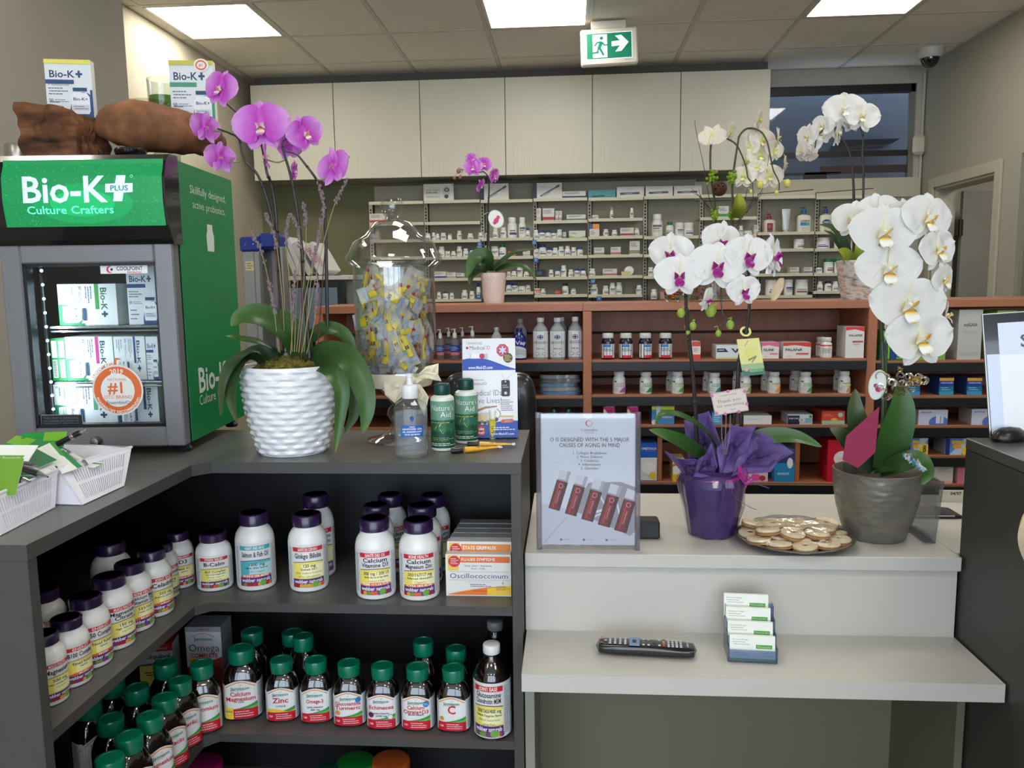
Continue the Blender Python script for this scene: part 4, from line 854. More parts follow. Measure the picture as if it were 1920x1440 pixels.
pts = [UY(182, 246, 1.83), UY(212, 236, 1.83), UY(258, 236, 1.84), UY(300, 242, 1.87), UY(350, 250, 1.92), UY(400, 266, 1.98), UY(420, 268, 2.0)]; rr = [.014, .046, .058, .056, .048, .038, .014]
cp_ = bez(pts, 60); N = len(cp_)
def log(u, v):
    i = min(N-2, int(u*(N-1))); f = u*(N-1)-i; p = cp_[i].lerp(cp_[i+1], f); k = u*6; a, f2 = int(min(5, k)), k-int(min(5, k)); r = rr[a]+(rr[a+1]-rr[a])*f2
    th = 2*math.pi*v; d = (cp_[i+1]-cp_[i]).normalized(); n = Vector((0, 0, 1)).cross(d).normalized(); m2 = d.cross(n)
    r *= 1+.14*mno.noise(Vector((u*7, math.cos(th), math.sin(th))))+.05*mno.noise(Vector((u*30, 3*math.cos(th), 3*math.sin(th)))); q = p+n*r*math.cos(th)*1.1+m2*r*math.sin(th)-Vector((c1.x, 1.86, TOPF)); q.z = max(q.z, .001); return q
b = MB(); b.grid(log, 70, 26, BARK2); b.build('wood_body', t, sharp=40)
p = UY(243, 288, 1.77); b = MB(); b.lathe([(.026, 0), (.03, .004), (.034, .022), (.031, .026), (.027, .022), (.022, .008), (.0001, .006)], mat((20, 20, 22), .08, coat=1), 28, caps=False); b.build('glass_dish', loc=(p.x, 1.775, TOPF), label='small shiny black dish on the fridge top in front of the log', cat='dish')
p = UY(34, 268, 1.84); b = MB(); b.lathe([(.0001, 0), (.028, 0), (.03, .004), (.03, .05), (.027, .054), (.0001, .052)], mat((170, 166, 158), .3, .8), 28, caps=False); b.build('metal_tin', loc=(p.x, 1.84, TOPF), label='small silver tin on the fridge top behind the driftwood chunk', cat='tin')
def tall_box(px0, px1, py0, py1, Y, z, art, lb, rz, top):
    x0, x1 = UY(px0, py1, Y).x, UY(px1, py1, Y).x; h = UY((px0+px1)/2, py0, Y).z-z
    return facebox('probiotic_box', lb, 'medicine box', (x0+x1)/2, Y, z, x1-x0, .022, h, art, rz, body=(226, 228, 228), top=top, group='probiotic cartons on the driftwood')
A = biok('n', 62, 82); A.rect(0, 76, 62, 82, (236, 224, 90)).text('+ Antidiarrheal', 18, 47, 5, (60, 80, 110), 0, 28)
z = TOPF+hh*.9; tall_box(95, 173, 112, 218, 1.83, z, A, 'white and blue probiotic carton with yellow top stripe on the driftwood chunk', R(12), (236, 224, 90))
A = biok('t', 62, 82); A.rect(0, 76, 62, 82, (206, 196, 80)); A.poly([(46+10.5*math.cos(.2618*k), 76+8.5*math.sin(.2618*k)) for k in range(24)], (240, 238, 232)); A.disc(46, 76, 8, (226, 100, 60), 24, 6.5).disc(46, 76, 6, (240, 236, 230), 24, 4.4).text('#1', 46, 76, 6, (226, 100, 60), 1)
z = UY(363, 218, 1.96).z; tall_box(325, 402, 114, 220, 1.955, z-.02, A, 'white and green probiotic carton with round number one seal on the driftwood log', R(9), (206, 196, 80))
x, Y, r, h = fity(277, 332, 150, 0, 2.02); z = TOPF+.055; h = UY(300, 150, 2.02).z-z
t = thing('glass_votive', 'clear tapered glass with green filling behind the green carton on the fridge', 'glass', (x, 2.02, TOPF+.001)); h += .055-.001
b = MB(); b.lathe([(.0001, .001), (r*.72, .001), (r*.8, .01), (r, h), (r*.95, h), (r*.76, .012), (.0001, .008)], clear_mat((240, 244, 244), 1.5), 32, caps=False); b.build('glass_body', t)
b = MB(); b.lathe([(.0001, h*.25), (r*.8, h*.25), (r*.88, h*.82), (.0001, h*.82)], mat((98, 142, 40), .7, noise=.2, nscale=90), 30, caps=False); b.build('green_filling', t)
x, Y, r, h = fity(240, 316, 190, 0, 1.90); t = UY(278, 196, 1.90); b = MB(); b.lathe([(.0001, 0), (.01, 0), (.034, .003), (.045, .012), (.043, .012), (.033, .005), (.0001, .003)], clear_mat((236, 242, 240), 1.5), 32, caps=False); b.build('glass_plate', loc=(UY(278, 196, 1.87).x, 1.87, UY(278, 200, 1.87).z-.002), label='small clear glass plate lying on the driftwood log', cat='plate')
# ================================================================ flowers and leaves
def petal_fn(L, Wd, sh, ang, cup, back, wav=0, seed=0, tip=.0):
    ca, sa = math.cos(ang), math.sin(ang)
    def f(u, v):
        s = 2*v-1; e = math.sin(math.pi*min(1, u**sh*.97+.03))**.54 if u < 1 else 0
        wv = Wd*max(e, .02 if 0 < u < 1 else .0)*(1-.0*u); x = L*u; y = s*wv
        z = cup*(s*s)*wv-back*(u*u)*L+wav*L*mno.noise(Vector((u*3+seed, s*2, seed)))+.015*L*(1-abs(s))**2
        return (x*ca-y*sa, z, x*sa+y*ca)
    return f
PST = {'purple': ([(0, (226, 120, 214)), (.18, (200, 70, 196)), (.55, (206, 118, 214)), (1, (226, 170, 228))], [(0, (246, 236, 232)), (.4, (214, 150, 70)), (.7, (240, 220, 230)), (1, (180, 40, 150))]),
       'white': ([(0, (238, 236, 206)), (.2, (232, 231, 226)), (1, (236, 235, 234))], [(0, (240, 238, 226)), (.28, (236, 214, 120)), (.4, (222, 150, 40)), (.52, (238, 216, 130)), (.68, (240, 238, 228)), (1, (240, 240, 236))]),
       'magenta_lip': ([(0, (238, 236, 214)), (.2, (240, 239, 234)), (1, (240, 240, 240))], [(0, (220, 170, 190)), (.35, (190, 70, 160)), (.7, (142, 14, 116)), (1, (150, 20, 120))]),
       'cream': ([(0, (224, 226, 150)), (.25, (232, 228, 208)), (1, (232, 224, 222))], [(0, (230, 226, 150)), (.6, (238, 226, 120)), (1, (240, 232, 220))])}
_fl = {}
def flower_parts(style, var):
    if (style, var) in _fl: return _fl[style, var]
    pc, lc = PST[style]; pm = ramp_mat(pc, rough=.5, noise=.12, nscale=30, trans=.22, name=style+'_petal'); lm = ramp_mat(lc, rough=.4, noise=.1, nscale=60, name=style+'_lip')
    tf = lambda u, v: u
    P = []
    for nmn, L, Wd, sh, an, cup, back in (('sepal', .44, .145, .85, 90, .25, .10), ('sepal', .44, .145, .85, -58, .2, .10), ('sepal', .44, .145, .85, -122, .2, .10), ('petal', .52, .325, .66, 11, .10, .02), ('petal', .52, .325, .66, 169, .10, .02)):
        b = MB(); an += (var-1)*5; dz = .02 if nmn == 'sepal' else -.004
        f = petal_fn(L, Wd, sh, R(an), cup, back, .10, var*3+an*.1)
        b.grid(lambda u, v, f=f, dz=dz: (f(u, v)[0], f(u, v)[1]*-1+dz if 0 else dz-f(u, v)[1]*1.0, f(u, v)[2]), 12, 10, pm, tf=tf)
        P.append((nmn, b.mesh(nmn)))
    b = MB()                                      # lip: two raised side lobes, a forked middle lobe, the column
    for s in (-1, 1): b.grid(lambda u, v, s=s: (s*(.015+.06*math.sin(math.pi*u)), -.03-.09*u+.03*math.cos(3*v), -.03+.11*(v-.4)*math.sin(math.pi*(.15+.8*u))), 6, 5, lm, tf=lambda u, v: .2+.6*u)
    b.grid(lambda u, v: ((v-.5)*(.05+.10*math.sin(math.pi*u*.85)), -.04-.09*math.sin(1.8*u)+.06*(v-.5)**2, -.05-.13*u), 8, 5, lm, tf=lambda u, v: .35+.65*u)
    for s in (-1, 1): b.tube([(0, -.11, -.165), (s*.02, -.135, -.19), (s*.045, -.125, -.19)], [.012, .006, .003], lm, 5, t=True)
    lip = b.mesh('lip')
    b = MB(); b.ball((0, -.05, .0), .042, ramp_mat([(0, pc[0][1]), (1, pc[-1][1])], name=style+'_column'), 10, sz=.9); b.tube([(0, .0, 0), (0, .06, .01), (0, .12, -.05)], [.02, .014, .012], mat((150, 170, 90), .5), 6); col_ = b.mesh('flower')
    bb = MB()
    _fl[style, var] = (P, lip, col_); return _fl[style, var]
_fm = {}
def flower(pl, org, px, py, Y, wpx, style, yaw=0, pitch=0, roll=0, var=0, fine=True, sub=None):
    p = UY(px, py, Y); S = wpx/(F/Y)*1.12; P, lip, col_ = flower_parts(style, var % 3)
    rot = (Matrix.Rotation(R(yaw), 3, 'Z') @ Matrix.Rotation(R(pitch), 3, 'X') @ Matrix.Rotation(R(roll), 3, 'Y')).to_euler()
    if fine:
        o = place(col_, 'flower', pl, p-org, rot, scale=S)
        for nmn, me in P: place(me, nmn, o)
        place(lip, 'lip', o, scale=1.0 if style == 'purple' else 1.3)
    else:
        k = (style, var % 3)
        if k not in _fm:
            b = MB(); pm = P[0][1].materials[0]
            for _, me in P: b.add([v.co for v in me.vertices], [tuple(f.vertices) for f in me.polygons], pm, t=[d.value for d in me.attributes['t'].data])
            b.ball((0, -.05, 0), .04, col_.materials[0], 8); _fm[k] = b.mesh('flower')
        o = place(_fm[k], 'flower', pl, p-org, rot, scale=S); place(lip, 'lip', o)
    return o
LEAF = ramp_mat([(0, (36, 62, 24)), (.35, (46, 82, 32)), (.8, (60, 98, 42)), (1, (84, 118, 56))], rough=.38, noise=.2, nscale=14, spec=.5, trans=.08, name='orchid_leaf')
LEAFD = ramp_mat([(0, (30, 52, 26)), (.6, (46, 70, 36)), (1, (70, 84, 44))], rough=.42, noise=.2, nscale=14, spec=.5, name='orchid_leaf_dark')
LEAFY = ramp_mat([(0, (70, 96, 30)), (.6, (150, 160, 50)), (1, (180, 180, 70))], rough=.5, noise=.3, nscale=20, trans=.2, name='yellow_green_leaf')
def leaf(pl, org, pts, hw, nrm=(0, -.55, .85), m=None, fold=.25, name='leaf', tipy=.75, thick=.0012):
    """pts: px, py, depth along the midrib; hw: half width in px at its widest"""
    W3 = [UY(*p)-org for p in pts]; cv = bez(W3, 22); n = len(cv); Ym = sum(p[2] for p in pts)/len(pts); h = hw*Ym/F; nv = Vector(nrm).normalized()
    L, R_, tt = [], [], []
    rows = []
    for i, p in enumerate(cv):
        d = (cv[min(i+1, n-1)]-cv[max(0, i-1)]).normalized(); s = d.cross(nv); s = s.normalized() if s.length > 1e-4 else Vector((1, 0, 0)); up = s.cross(d).normalized()
        u = i/(n-1); w_ = h*(math.sin(math.pi*min(1, (.10+.90*u)**tipy*.995))**.7+.02)
        if i == n-1: w_ = h*.03
        rows.append([(p+s*w_*k+up*abs(k)**1.5*w_*fold*1.4, u) for k in (-1, -.72, -.36, 0, .36, .72, 1)]+[(p+s*w_*k+up*(abs(k)**1.5*w_*fold*1.4-thick), u) for k in (1, .5, 0, -.5, -1)])
    b = MB(); vs = [q[0] for r in rows for q in r]; t_ = [q[1] for r in rows for q in r]; k = len(rows[0])
    fs = [(i*k+j, i*k+(j+1) % k, (i+1)*k+(j+1) % k, (i+1)*k+j) for i in range(n-1) for j in range(k)]+[tuple(range(k)), tuple((n-1)*k+j for j in range(k))[::-1]]
    b.add(vs, fs, m or LEAF, True, t=t_); return b.build(name, pl, sharp=60)
def stem(pl, org, pts, r0, r1, m, name='flower_stem', n=8, nodes=0):
    cv = bez([UY(*p)-org for p in pts], max(12, len(pts)*5)); N = len(cv); b = MB(); b.tube(cv, [r0+(r1-r0)*i/(N-1) for i in range(N)], m, n)
    for k in range(nodes): i = int((k+1)*N/(nodes+1)); b.ball(cv[i], (r0+(r1-r0)*i/(N-1))*1.45, m, 8, sz=.8)
    return b.build(name, pl)
def bud(pl, org, px, py, Y, rpx, m, hang=None):
    p = UY(px, py, Y)-org; r = rpx*Y/F; b = MB(); b.lathe([(.0001, -r*1.15), (r*.6, -r*.9), (r, -.1*r), (r*.85, r*.6), (r*.4, r*1.05), (.0001, r*1.15)], m, 12, tuple(p), caps=False)
    if hang: b.tube(bez([p+Vector((0, 0, r)), UY(hang[0], hang[1], Y)-org+Vector((0, 0, 0)), UY(hang[2], hang[3], Y)-org], 10), r*.13, m, 6)
    return b.build('bud', pl)
DST = mat((40, 36, 34), .4, noise=.2, nscale=60); GST = mat((58, 74, 44), .4, noise=.2, nscale=60); BUDM = mat((142, 168, 62), .4, noise=.15, nscale=90); PBUD = mat((150, 96, 90), .5, noise=.2, nscale=90)
MOSS = ramp_mat([(.3, (60, 48, 24)), (.5, (96, 88, 34)), (.7, (128, 124, 50))], attr=None, rough=.95, nscale=60, name='moss')
def moss(pl, z, r, hgt, n=40, seed=1, c=(0, 0), m=None):
    b = MB()
    def f(u, v): a = 2*math.pi*u; rr_ = r*v; return (c[0]+rr_*math.cos(a), c[1]+rr_*math.sin(a), z+hgt*(1-v*v)+ .25*hgt*mno.noise(Vector((rr_*60*math.cos(a)+seed, rr_*60*math.sin(a), 1)))+.2*hgt*mno.noise(Vector((rr_*180*math.cos(a), rr_*180*math.sin(a)+seed, 5))))
    b.grid(f, n, n//2, m or MOSS); q = random.Random(seed)
    for k in range(240): a, rr_ = q.uniform(0, 6.3), r*q.uniform(.1, .98)**.6; x_, y_ = c[0]+rr_*math.cos(a), c[1]+rr_*math.sin(a); z_ = z+hgt*(1-(rr_/r)**2); d = Vector((q.uniform(-1, 1), q.uniform(-1, 1), q.uniform(.1, .9)))*.009; b.tube([(x_, y_, z_-.002), (x_+d.x*.5, y_+d.y*.5, z_+d.z), (x_+d.x*1.4, y_+d.y*1.4, z_+d.z*.8)], [.0009, .0007, .0003], m or MOSS, 3)
    return b.build('moss', pl, kind='stuff')
# ---------------- purple orchid in the white embossed pot
x, Yp, rp, hp = fit(487, 607, 684, 858, ZT); rp = (UY(622, 700, Yp).x-UY(451, 700, Yp).x)/2; O = Vector((x, Yp, ZT))
PL = thing('purple_orchid', 'large purple orchid with dried lavender in a white scalloped ceramic pot', 'potted plant', O)
NR = 14
def scal(a, z, r, j):
    v = z/hp*NR; k = math.floor(v); f = v-k; n = 12; u = (a/(2*math.pi)*n+(.5 if k % 2 else 0)) % 1-.5
    g = f*1.25-.25*(1-abs(2*u)); e = max(0, math.cos(math.pi*u))**1.7*max(0, math.sin(math.pi*min(1, max(0, g))))**.8*(1-.45*math.exp(-(u/.11)**2)*max(0, f-.45)*1.8)
    if z < .004 or z > hp*.965: e = 0
    return r+.0058*e, z
prof = [(rp*(.70+.30*math.sin(math.pi/2*min(1, (z/hp)*1.12))**.9), z) for z in [hp*k/104 for k in range(105)]]
CER = mat((232, 234, 238), .16, coat=.6, spec=.5)
b = MB(); b.lathe(prof+[(rp*.985, hp+.001), (rp*.95, hp), (rp*.93, hp-.03)], CER, 180, fn=scal, caps=False); b.lathe([(.0001, 0), (rp*.7, 0)], CER, 60, caps=False); b.lathe([(rp*.93, hp-.03), (.0001, hp-.03)], CER, 40, caps=False); b.build('pot', PL)
moss(PL, hp-.022, rp*.95, .04, 60)
for pts, hw, nr, m, fo in (
 ([(572, 672, Yp), (545, 625, Yp-.02), (495, 596, Yp-.05), (455, 594, Yp-.07), (433, 612, Yp-.08)], 29, (.1, -.75, .65), LEAF, .18),
 ([(530, 668, Yp), (490, 645, Yp-.05), (455, 637, Yp-.08), (424, 630, Yp-.1)], 12, (.1, -.5, .85), LEAF, .2),
 ([(530, 672, Yp), (480, 662, Yp-.04), (440, 680, Yp-.09), (420, 720, Yp-.11), (414, 782, Yp-.11)], 19, (-.45, -.8, .3), LEAFD, .2),
 ([(520, 672, Yp), (468, 672, Yp-.05), (440, 700, Yp-.1), (433, 745, Yp-.11), (444, 793, Yp-.12)], 17, (-.3, -.9, .2), LEAFD, .15),
 ([(578, 640, Yp+.02), (612, 620, Yp+.03), (645, 630, Yp+.04), (668, 668, Yp+.05)], 19, (.1, -.6, .8), LEAF, .25),
 ([(580, 675, Yp), (620, 662, Yp-.02), (655, 678, Yp-.05), (680, 725, Yp-.07), (688, 770, Yp-.08), (680, 814, Yp-.08)], 25, (.3, -.85, .4), LEAF, .16),
 ([(592, 684, Yp-.04), (620, 695, Yp-.09), (640, 728, Yp-.11), (638, 780, Yp-.115), (628, 850, Yp-.12)], 16, (.35, -.9, .2), LEAF, .25),
 ([(600, 684, Yp), (640, 690, Yp), (660, 730, Yp), (664, 775, Yp), (646, 814, Yp)], 16, (.4, -.9, .2), LEAFD, .2),
 ([(575, 668, Yp), (610, 645, Yp+.01), (640, 655, Yp+.02)], 8, (0, -.4, .9), LEAFD, .25)):
    leaf(PL, O, pts, hw, nr, m, fo)
Ys = Yp
for pts, r0, nd in (([(536, 662, Ys), (530, 600, Ys), (524, 520, Ys), (520, 470, Ys), (505, 390, Ys), (484, 330, Ys-.01), (458, 300, Ys-.02), (448, 262, Ys-.02), (430, 250, Ys-.02), (408, 242, Ys-.02)], .0042, 3),
 ([(533, 660, Ys+.01), (528, 560, Ys+.01), (520, 450, Ys+.01), (516, 390, Ys+.01), (508, 345, Ys), (500, 322, Ys-.01), (488, 262, Ys), (470, 225, Ys), (445, 212, Ys), (422, 192, Ys)], .0045, 3),
 ([(580, 672, Ys-.02), (574, 580, Ys-.02), (566, 470, Ys-.02), (556, 390, Ys-.02), (545, 330, Ys-.02), (532, 285, Ys-.02), (530, 268, Ys-.02), (543, 255, Ys-.02)], .0046, 3),
 ([(614, 612, Ys+.03), (612, 500, Ys+.03), (610, 420, Ys+.03), (604, 360, Ys+.02), (592, 335, Ys), (572, 308, Ys-.01), (556, 290, Ys-.01), (534, 283, Ys-.02)], .0042, 2)):
    stem(PL, O, pts, r0, .0018, DST, nodes=nd)
for k, pts in enumerate(([(526, 650, Ys-.03), (521, 540, Ys-.03), (514, 450, Ys-.02)], [(565, 672, Ys-.045), (566, 560, Ys-.04), (564, 480, Ys-.03)], [(596, 650, Ys), (604, 540, Ys+.01), (610, 460, Ys+.02)])): stem(PL, O, pts, .0014, .0012, mat((84, 34, 34), .5), 'stake')
PU = 'purple'
for a in ((414, 166, Ys-.01, 72, -18, -8, 12, 0), (490, 236, Ys-.03, 98, 4, -4, -4, 1), (572, 250, Ys-.03, 68, 42, 0, -22, 2), (625, 314, Ys-.01, 76, 150, 8, 6, 0), (386, 240, Ys-.02, 62, -118, 0, -6, 1), (413, 296, Ys-.02, 60, -124, 0, 4, 2), (498, 293, Ys-.005, 54, -70, 6, 10, 0), (543, 272, Ys+.02, 60, 160, 0, 0, 1), (551, 322, Ys+.01, 44, 95, 10, 8, 2)):
    flower(PL, O, a[0], a[1], a[2], a[3], PU, a[4], a[5], a[6], a[7])
for pts in ([(385, 245, Ys), (425, 248, Ys), (430, 250, Ys)], [(412, 300, Ys), (440, 305, Ys), (456, 300, Ys)], [(622, 335, Ys), (600, 338, Ys), (594, 336, Ys)], [(570, 262, Ys), (566, 282, Ys), (560, 290, Ys)], [(500, 300, Ys), (520, 305, Ys), (536, 300, Ys)]): stem(PL, O, pts, .0018, .0016, mat((120, 124, 76), .5), 'pedicel', 6)
LAVM = mat((132, 112, 124), .9, noise=.3, nscale=200); STR = mat((156, 142, 92), .7, noise=.15)
q = random.Random(4)
for pts, (f0, f1) in (([(525, 662, Ys-.03), (512, 570, Ys-.03), (492, 480, Ys-.03), (468, 428, Ys-.03)], (.62, 1)), ([(535, 660, Ys-.03), (528, 540, Ys-.03), (516, 450, Ys-.02), (498, 402, Ys-.02)], (.6, 1)), ([(548, 660, Ys-.04), (544, 540, Ys-.03), (536, 450, Ys-.03), (545, 402, Ys-.03)], (.66, 1)),
 ([(552, 660, Ys-.04), (556, 560, Ys-.03), (562, 450, Ys-.03), (548, 405, Ys-.03)], (.62, 1)), ([(556, 660, Ys-.04), (570, 520, Ys-.03), (574, 430, Ys-.03), (570, 384, Ys-.03)], (.74, 1)), ([(566, 662, Ys-.05), (592, 520, Ys-.04), (622, 400, Ys-.02), (650, 338, Ys-.02)], (.76, 1)),
 ([(570, 660, Ys-.04), (584, 520, Ys-.03), (604, 430, Ys-.01), (606, 380, Ys), (598, 345, Ys)], (.62, 1)), ([(560, 662, Ys-.05), (572, 560, Ys-.04), (590, 480, Ys-.03), (603, 415, Ys-.03)], (.6, 1)), ([(522, 660, Ys-.05), (515, 590, Ys-.05), (505, 530, Ys-.05)], (.5, 1)), ([(545, 664, Ys-.05), (550, 590, Ys-.05), (552, 510, Ys-.05)], (.4, 1)), ([(575, 664, Ys-.04), (590, 600, Ys-.04), (596, 520, Ys-.04)], (.6, 1))):
    cv = bez([UY(*p)-O for p in pts], 40); N = len(cv); b = MB(); b.tube(cv, .0009, STR, 5); i0 = int(f0*(N-1))
    for i in range(i0, N):
        for k in range(3):
            if q.random() < .8: d = Vector((q.uniform(-1, 1), q.uniform(-1, 1), q.uniform(-.5, 1)))*.0036; b.ball(cv[i]+d, q.uniform(.0016, .0028), LAVM, 5, sz=1.4)
    b.build('lavender_sprig', PL)
# ================================================================ glass jar of samples
GLS = clear_mat((250, 251, 251), 1.75, .015, 'jar_glass')
x, Yj, rj, _ = fity(669, 817, 640, ZT, 1.86); O = Vector((x, Yj, ZT))
t = JAR = thing('apothecary_jar', 'tall footed clear glass apothecary jar with domed lid and cream bow', 'jar', O)
zj = lambda py: UY(743, py, Yj).z-ZT
rx = lambda w_: w_/2/(F/Yj)*1.0
b = MB(); b.lathe([(.0001, .004), (rx(120), .001), (rx(122), .004), (rx(70), .012), (rx(34), .03), (rx(26), .045), (rx(44), .062), (rx(40), .075), (rx(22), .088), (rx(40), .10), (rx(90), zj(715))], GLS, 40, caps=False); b.build('foot', t)
hj = zj(500)-zj(700); zb = zj(712)
b = MB(); b.lathe([(.0001, zb-.002), (rx(70), zb+.002), (rx(110), zj(700)), (rx(134), zj(680)), (rj, zj(655)), (rj, zj(505)), (rj*1.02, zj(497)), (rj*.985, zj(499)), (rj*.97, zj(655)), (rx(120), zj(682)), (.0001, zb+.006)], GLS, 56, caps=False); b.build('jar_body', t)
b = MB(); b.lathe([(rj*.96, zj(503)), (rj*1.12, zj(496)), (rj*1.19, zj(490)), (rj*1.19, zj(484)), (rj*1.08, zj(470)), (rj*1.0, zj(455)), (rj*.72, zj(442)), (rj*.58, zj(430)), (rj*.46, zj(418)), (rj*.2, zj(412)), (rj*.17, zj(408)), (rj*.27, zj(396)), (rj*.29, zj(386)), (rj*.24, zj(374)), (.0001, zj(369))], GLS, 56, caps=False)
b.lathe([(rj*.94, zj(500)), (rj*1.14, zj(487)), (rj*1.03, zj(470)), (rj*.95, zj(457)), (rj*.67, zj(445)), (rj*.53, zj(431)), (rj*.40, zj(420)), (.0001, zj(415))], GLS, 56, caps=False); b.build('lid', t)
# ribbon and bow round its base
RIB = mat((226, 218, 192), .55, noise=.04, nscale=30, spec=.3)
zr = zj(722)+.012
b = MB(); b.lathe([(rx(128), zj(722)), (rx(136), zj(712)), (rx(146), zj(695))], RIB, 48, caps=False)
def loop(b, pts, w0, nrm=(0, 0, 1)):
    cv = bez([UY(*p)-O for p in pts], 24); n = len(cv); up = Vector(nrm)
    vs = []
    for i, p in enumerate(cv):
        d = (cv[min(i+1, n-1)]-cv[max(0, i-1)]).normalized(); s = d.cross(Vector((0, 1, 0)));
        if s.length < .05: s = Vector((0, 0, 1))
        s.normalize(); k = w0[0]+(w0[1]-w0[0])*math.sin(math.pi*i/(n-1)); vs += [p+s*k, p+s*k*.3+Vector((0, -.003, 0)), p-s*k]
    b.add(vs, [(i*3+j, i*3+j+1, (i+1)*3+j+1, (i+1)*3+j) for i in range(n-1) for j in (0, 1)], RIB, True)
yb_ = Yj-rx(146)-.006
def sheet2(b, qd, m, sd=1, amp=.003):
    P3 = [UY(x_, y_, yb_+d_)-O for x_, y_, d_ in qd]; n = len(P3); c = sum(P3, Vector())/n
    def f(u, v):
        g = u*n; i = int(min(n-1, g)); p_ = c.lerp(P3[i].lerp(P3[(i+1) % n], g-i), v); return p_+Vector((0, -amp*(1-v)*2+amp*math.sin(7*v+9*u+sd), 0))
    b.grid(f, 30, 8, m)
sheet2(b, [(774, 706, .0), (745, 703, .02), (720, 712, .02), (722, 740, -.004), (740, 757, -.008), (752, 745, -.006), (772, 724, -.004)], RIB, 1)
sheet2(b, [(773, 716, -.006), (757, 728, -.012), (741, 756, -.01), (760, 742, -.012), (776, 724, -.008)], RIB, 2)
sheet2(b, [(774, 708, -.004), (797, 697, -.012), (820, 700, -.006), (828, 716, .0), (818, 712, -.012), (795, 712, -.016), (776, 722, -.006)], RIB, 3)
sheet2(b, [(776, 712, .004), (798, 688, .01), (822, 682, .02), (822, 704, .012), (800, 712, .0)], RIB, 4)
sheet2(b, [(772, 718, -.006), (788, 722, -.01), (804, 745, -.006), (797, 780, -.002), (784, 758, -.006)], RIB, 5)
b.ball(tuple(UY(773, 715, yb_-.004)-O), .012, RIB, 12, sz=.9); b.build('ribbon_bow', t, label='cream satin bow')
# samples
WRAPM = clear_mat((252, 252, 252), 1.5, .14, 'sachet_film', .34, (238, 238, 234)); YEL = mat((232, 206, 40), .4); REDT = mat((190, 40, 30), .4)
def sachet():
    t = thing('sample_sachet', 'yellow lip balm sample in a clear wrapper inside the glass jar', 'sachet', (0, 0, 0), group='balm samples in the glass jar')
    b = MB(); b.grid(lambda u, v: ((v-.5)*.026, .003*math.sin(6.3*v)*math.sin(9*u), (u-.5)*.078), 12, 4, WRAPM); b.build('wrapper', t, sharp=25)
    b = MB(); b.lathe([(.0001, -.024), (.0062, -.022), (.0062, .012), (.004, .016), (.003, .02)], YEL, 8, (.003, -.001, 0), caps=False, sy=.7); b.build('tube', t)
    b = MB(); b.box(.0, -.0052, -.008, .006, -.0048, -.001, mat((40, 50, 110), .5)); b.box(-.011, -.0035, -.03, .011, -.003, -.024, mat((150, 160, 190), .4)); b.build('print', t)
    b = MB(); b.lathe([(.002, .018), (.003, .02), (.0026, .025), (.0001, .026)], REDT, 7, (.003, -.001, 0)); b.build('tip', t)
    return t
pro = sachet(); ks = [x for x in COL.objects if x.parent == pro]; q = random.Random(12); n = 0
z0, z1 = zj(690), zj(512)
for i in range(150):
    o = pro if i == 0 else pro.copy()
    if i: 
        COL.objects.link(o)
        for c in ks: d = c.copy(); COL.objects.link(d); d.parent = o
    f = (i+.5)/150; a = q.uniform(0, 6.283) if i % 4 == 0 else q.uniform(math.pi*1.0, math.pi*2.0); rr_ = (rj-.024)*q.uniform(.6, 1.0); zc_ = z0+.012+(z1-z0-.03)*f
    if zc_ < zj(665): rr_ *= .86
    tilt = q.uniform(-1.5, 1.5)
    o.location = (O.x+rr_*math.cos(a), O.y+rr_*math.sin(a), ZT+zc_)
    e = Matrix.Rotation(a+math.pi/2+q.uniform(-.5, .5), 3, 'Z') @ Matrix.Rotation(tilt, 3, 'Y') @ Matrix.Rotation(q.uniform(-.35, .35), 3, 'X'); o.rotation_euler = e.to_euler(); o.scale = (1.3,)*3
# ================================================================ things on the dark counter
# hand sanitiser
def pump_bottle(x, y, z, r, h, lb, body, capm, A=None, liquid=None, rz=0, group=None, sq=2.6, nm='pump_bottle', head=1):
    t = thing(nm, lb, 'bottle', (x, y, z), rz, group); b = MB(); hb = h*(.74 if head else .78)
    b.lathe([(.0001, .001), (r*.9, 0), (r, h*.03), (r, hb*.78), (r*.9, hb*.86), (r*.5, hb*.93), (r*.36, hb*.96), (r*.36, hb)], body, 36, sq=sq, caps=False)
    if liquid: b.lathe([(.0001, .004), (r*.85, .004), (r*.93, h*.035), (r*.93, hb*.72), (.0001, hb*.72)], liquid, 30, sq=sq, caps=False)
    b.build('bottle_body', t); b = MB(); b.lathe([(r*.46, hb*.95), (r*.48, hb*.96), (r*.48, h*.84), (r*.42, h*.86), (r*.2, h*.87), (r*.16, h*.96), (r*.22, h*.965), (r*.22, h), (.0001, h)], capm, 24, caps=False)
    b.box(-r*.85, -.003, h*.965, r*.2, .003, h*.995, capm, .0015); b.build('pump', t)
    if A: b = MB(); b.art(A, wrap(ring(r, 36, sq), h*.1), .0001, strip=.006); b.build('label', t)
    return t
x, y, r, h = fit(739, 801, 701, 860, ZT)
A = Art(1, 1); k = r*1.3; A.rect(-k*.42, h*.16, k*.62, h*.30, (24, 96, 176)).text('HAND', k*.1, h*.282, h*.022, (236, 240, 246), 1).text('SANITIZER GEL', k*.1, h*.255, h*.028, (236, 240, 246), 1, k*.9).text('GEL DESINFECTANT', k*.1, h*.222, h*.026, (236, 240, 246), 1, k*.9).text('POUR LES MAINS', k*.1, h*.19, h*.024, (236, 240, 246), 1, k*.7)
A.poly([(k*.0, h*.37), (k*.09, h*.345), (k*.18, h*.37), (k*.18, h*.41), (k*.0, h*.41)], (20, 70, 140)).text('LUXE', -k*.2, h*.395, h*.024, (120, 140, 170)).text('QUICK', k*.4, h*.395, h*.024, (120, 140, 170)).lines(-k*.35, k*.55, h*.01, h*.10, 5, (120, 130, 150), .35)
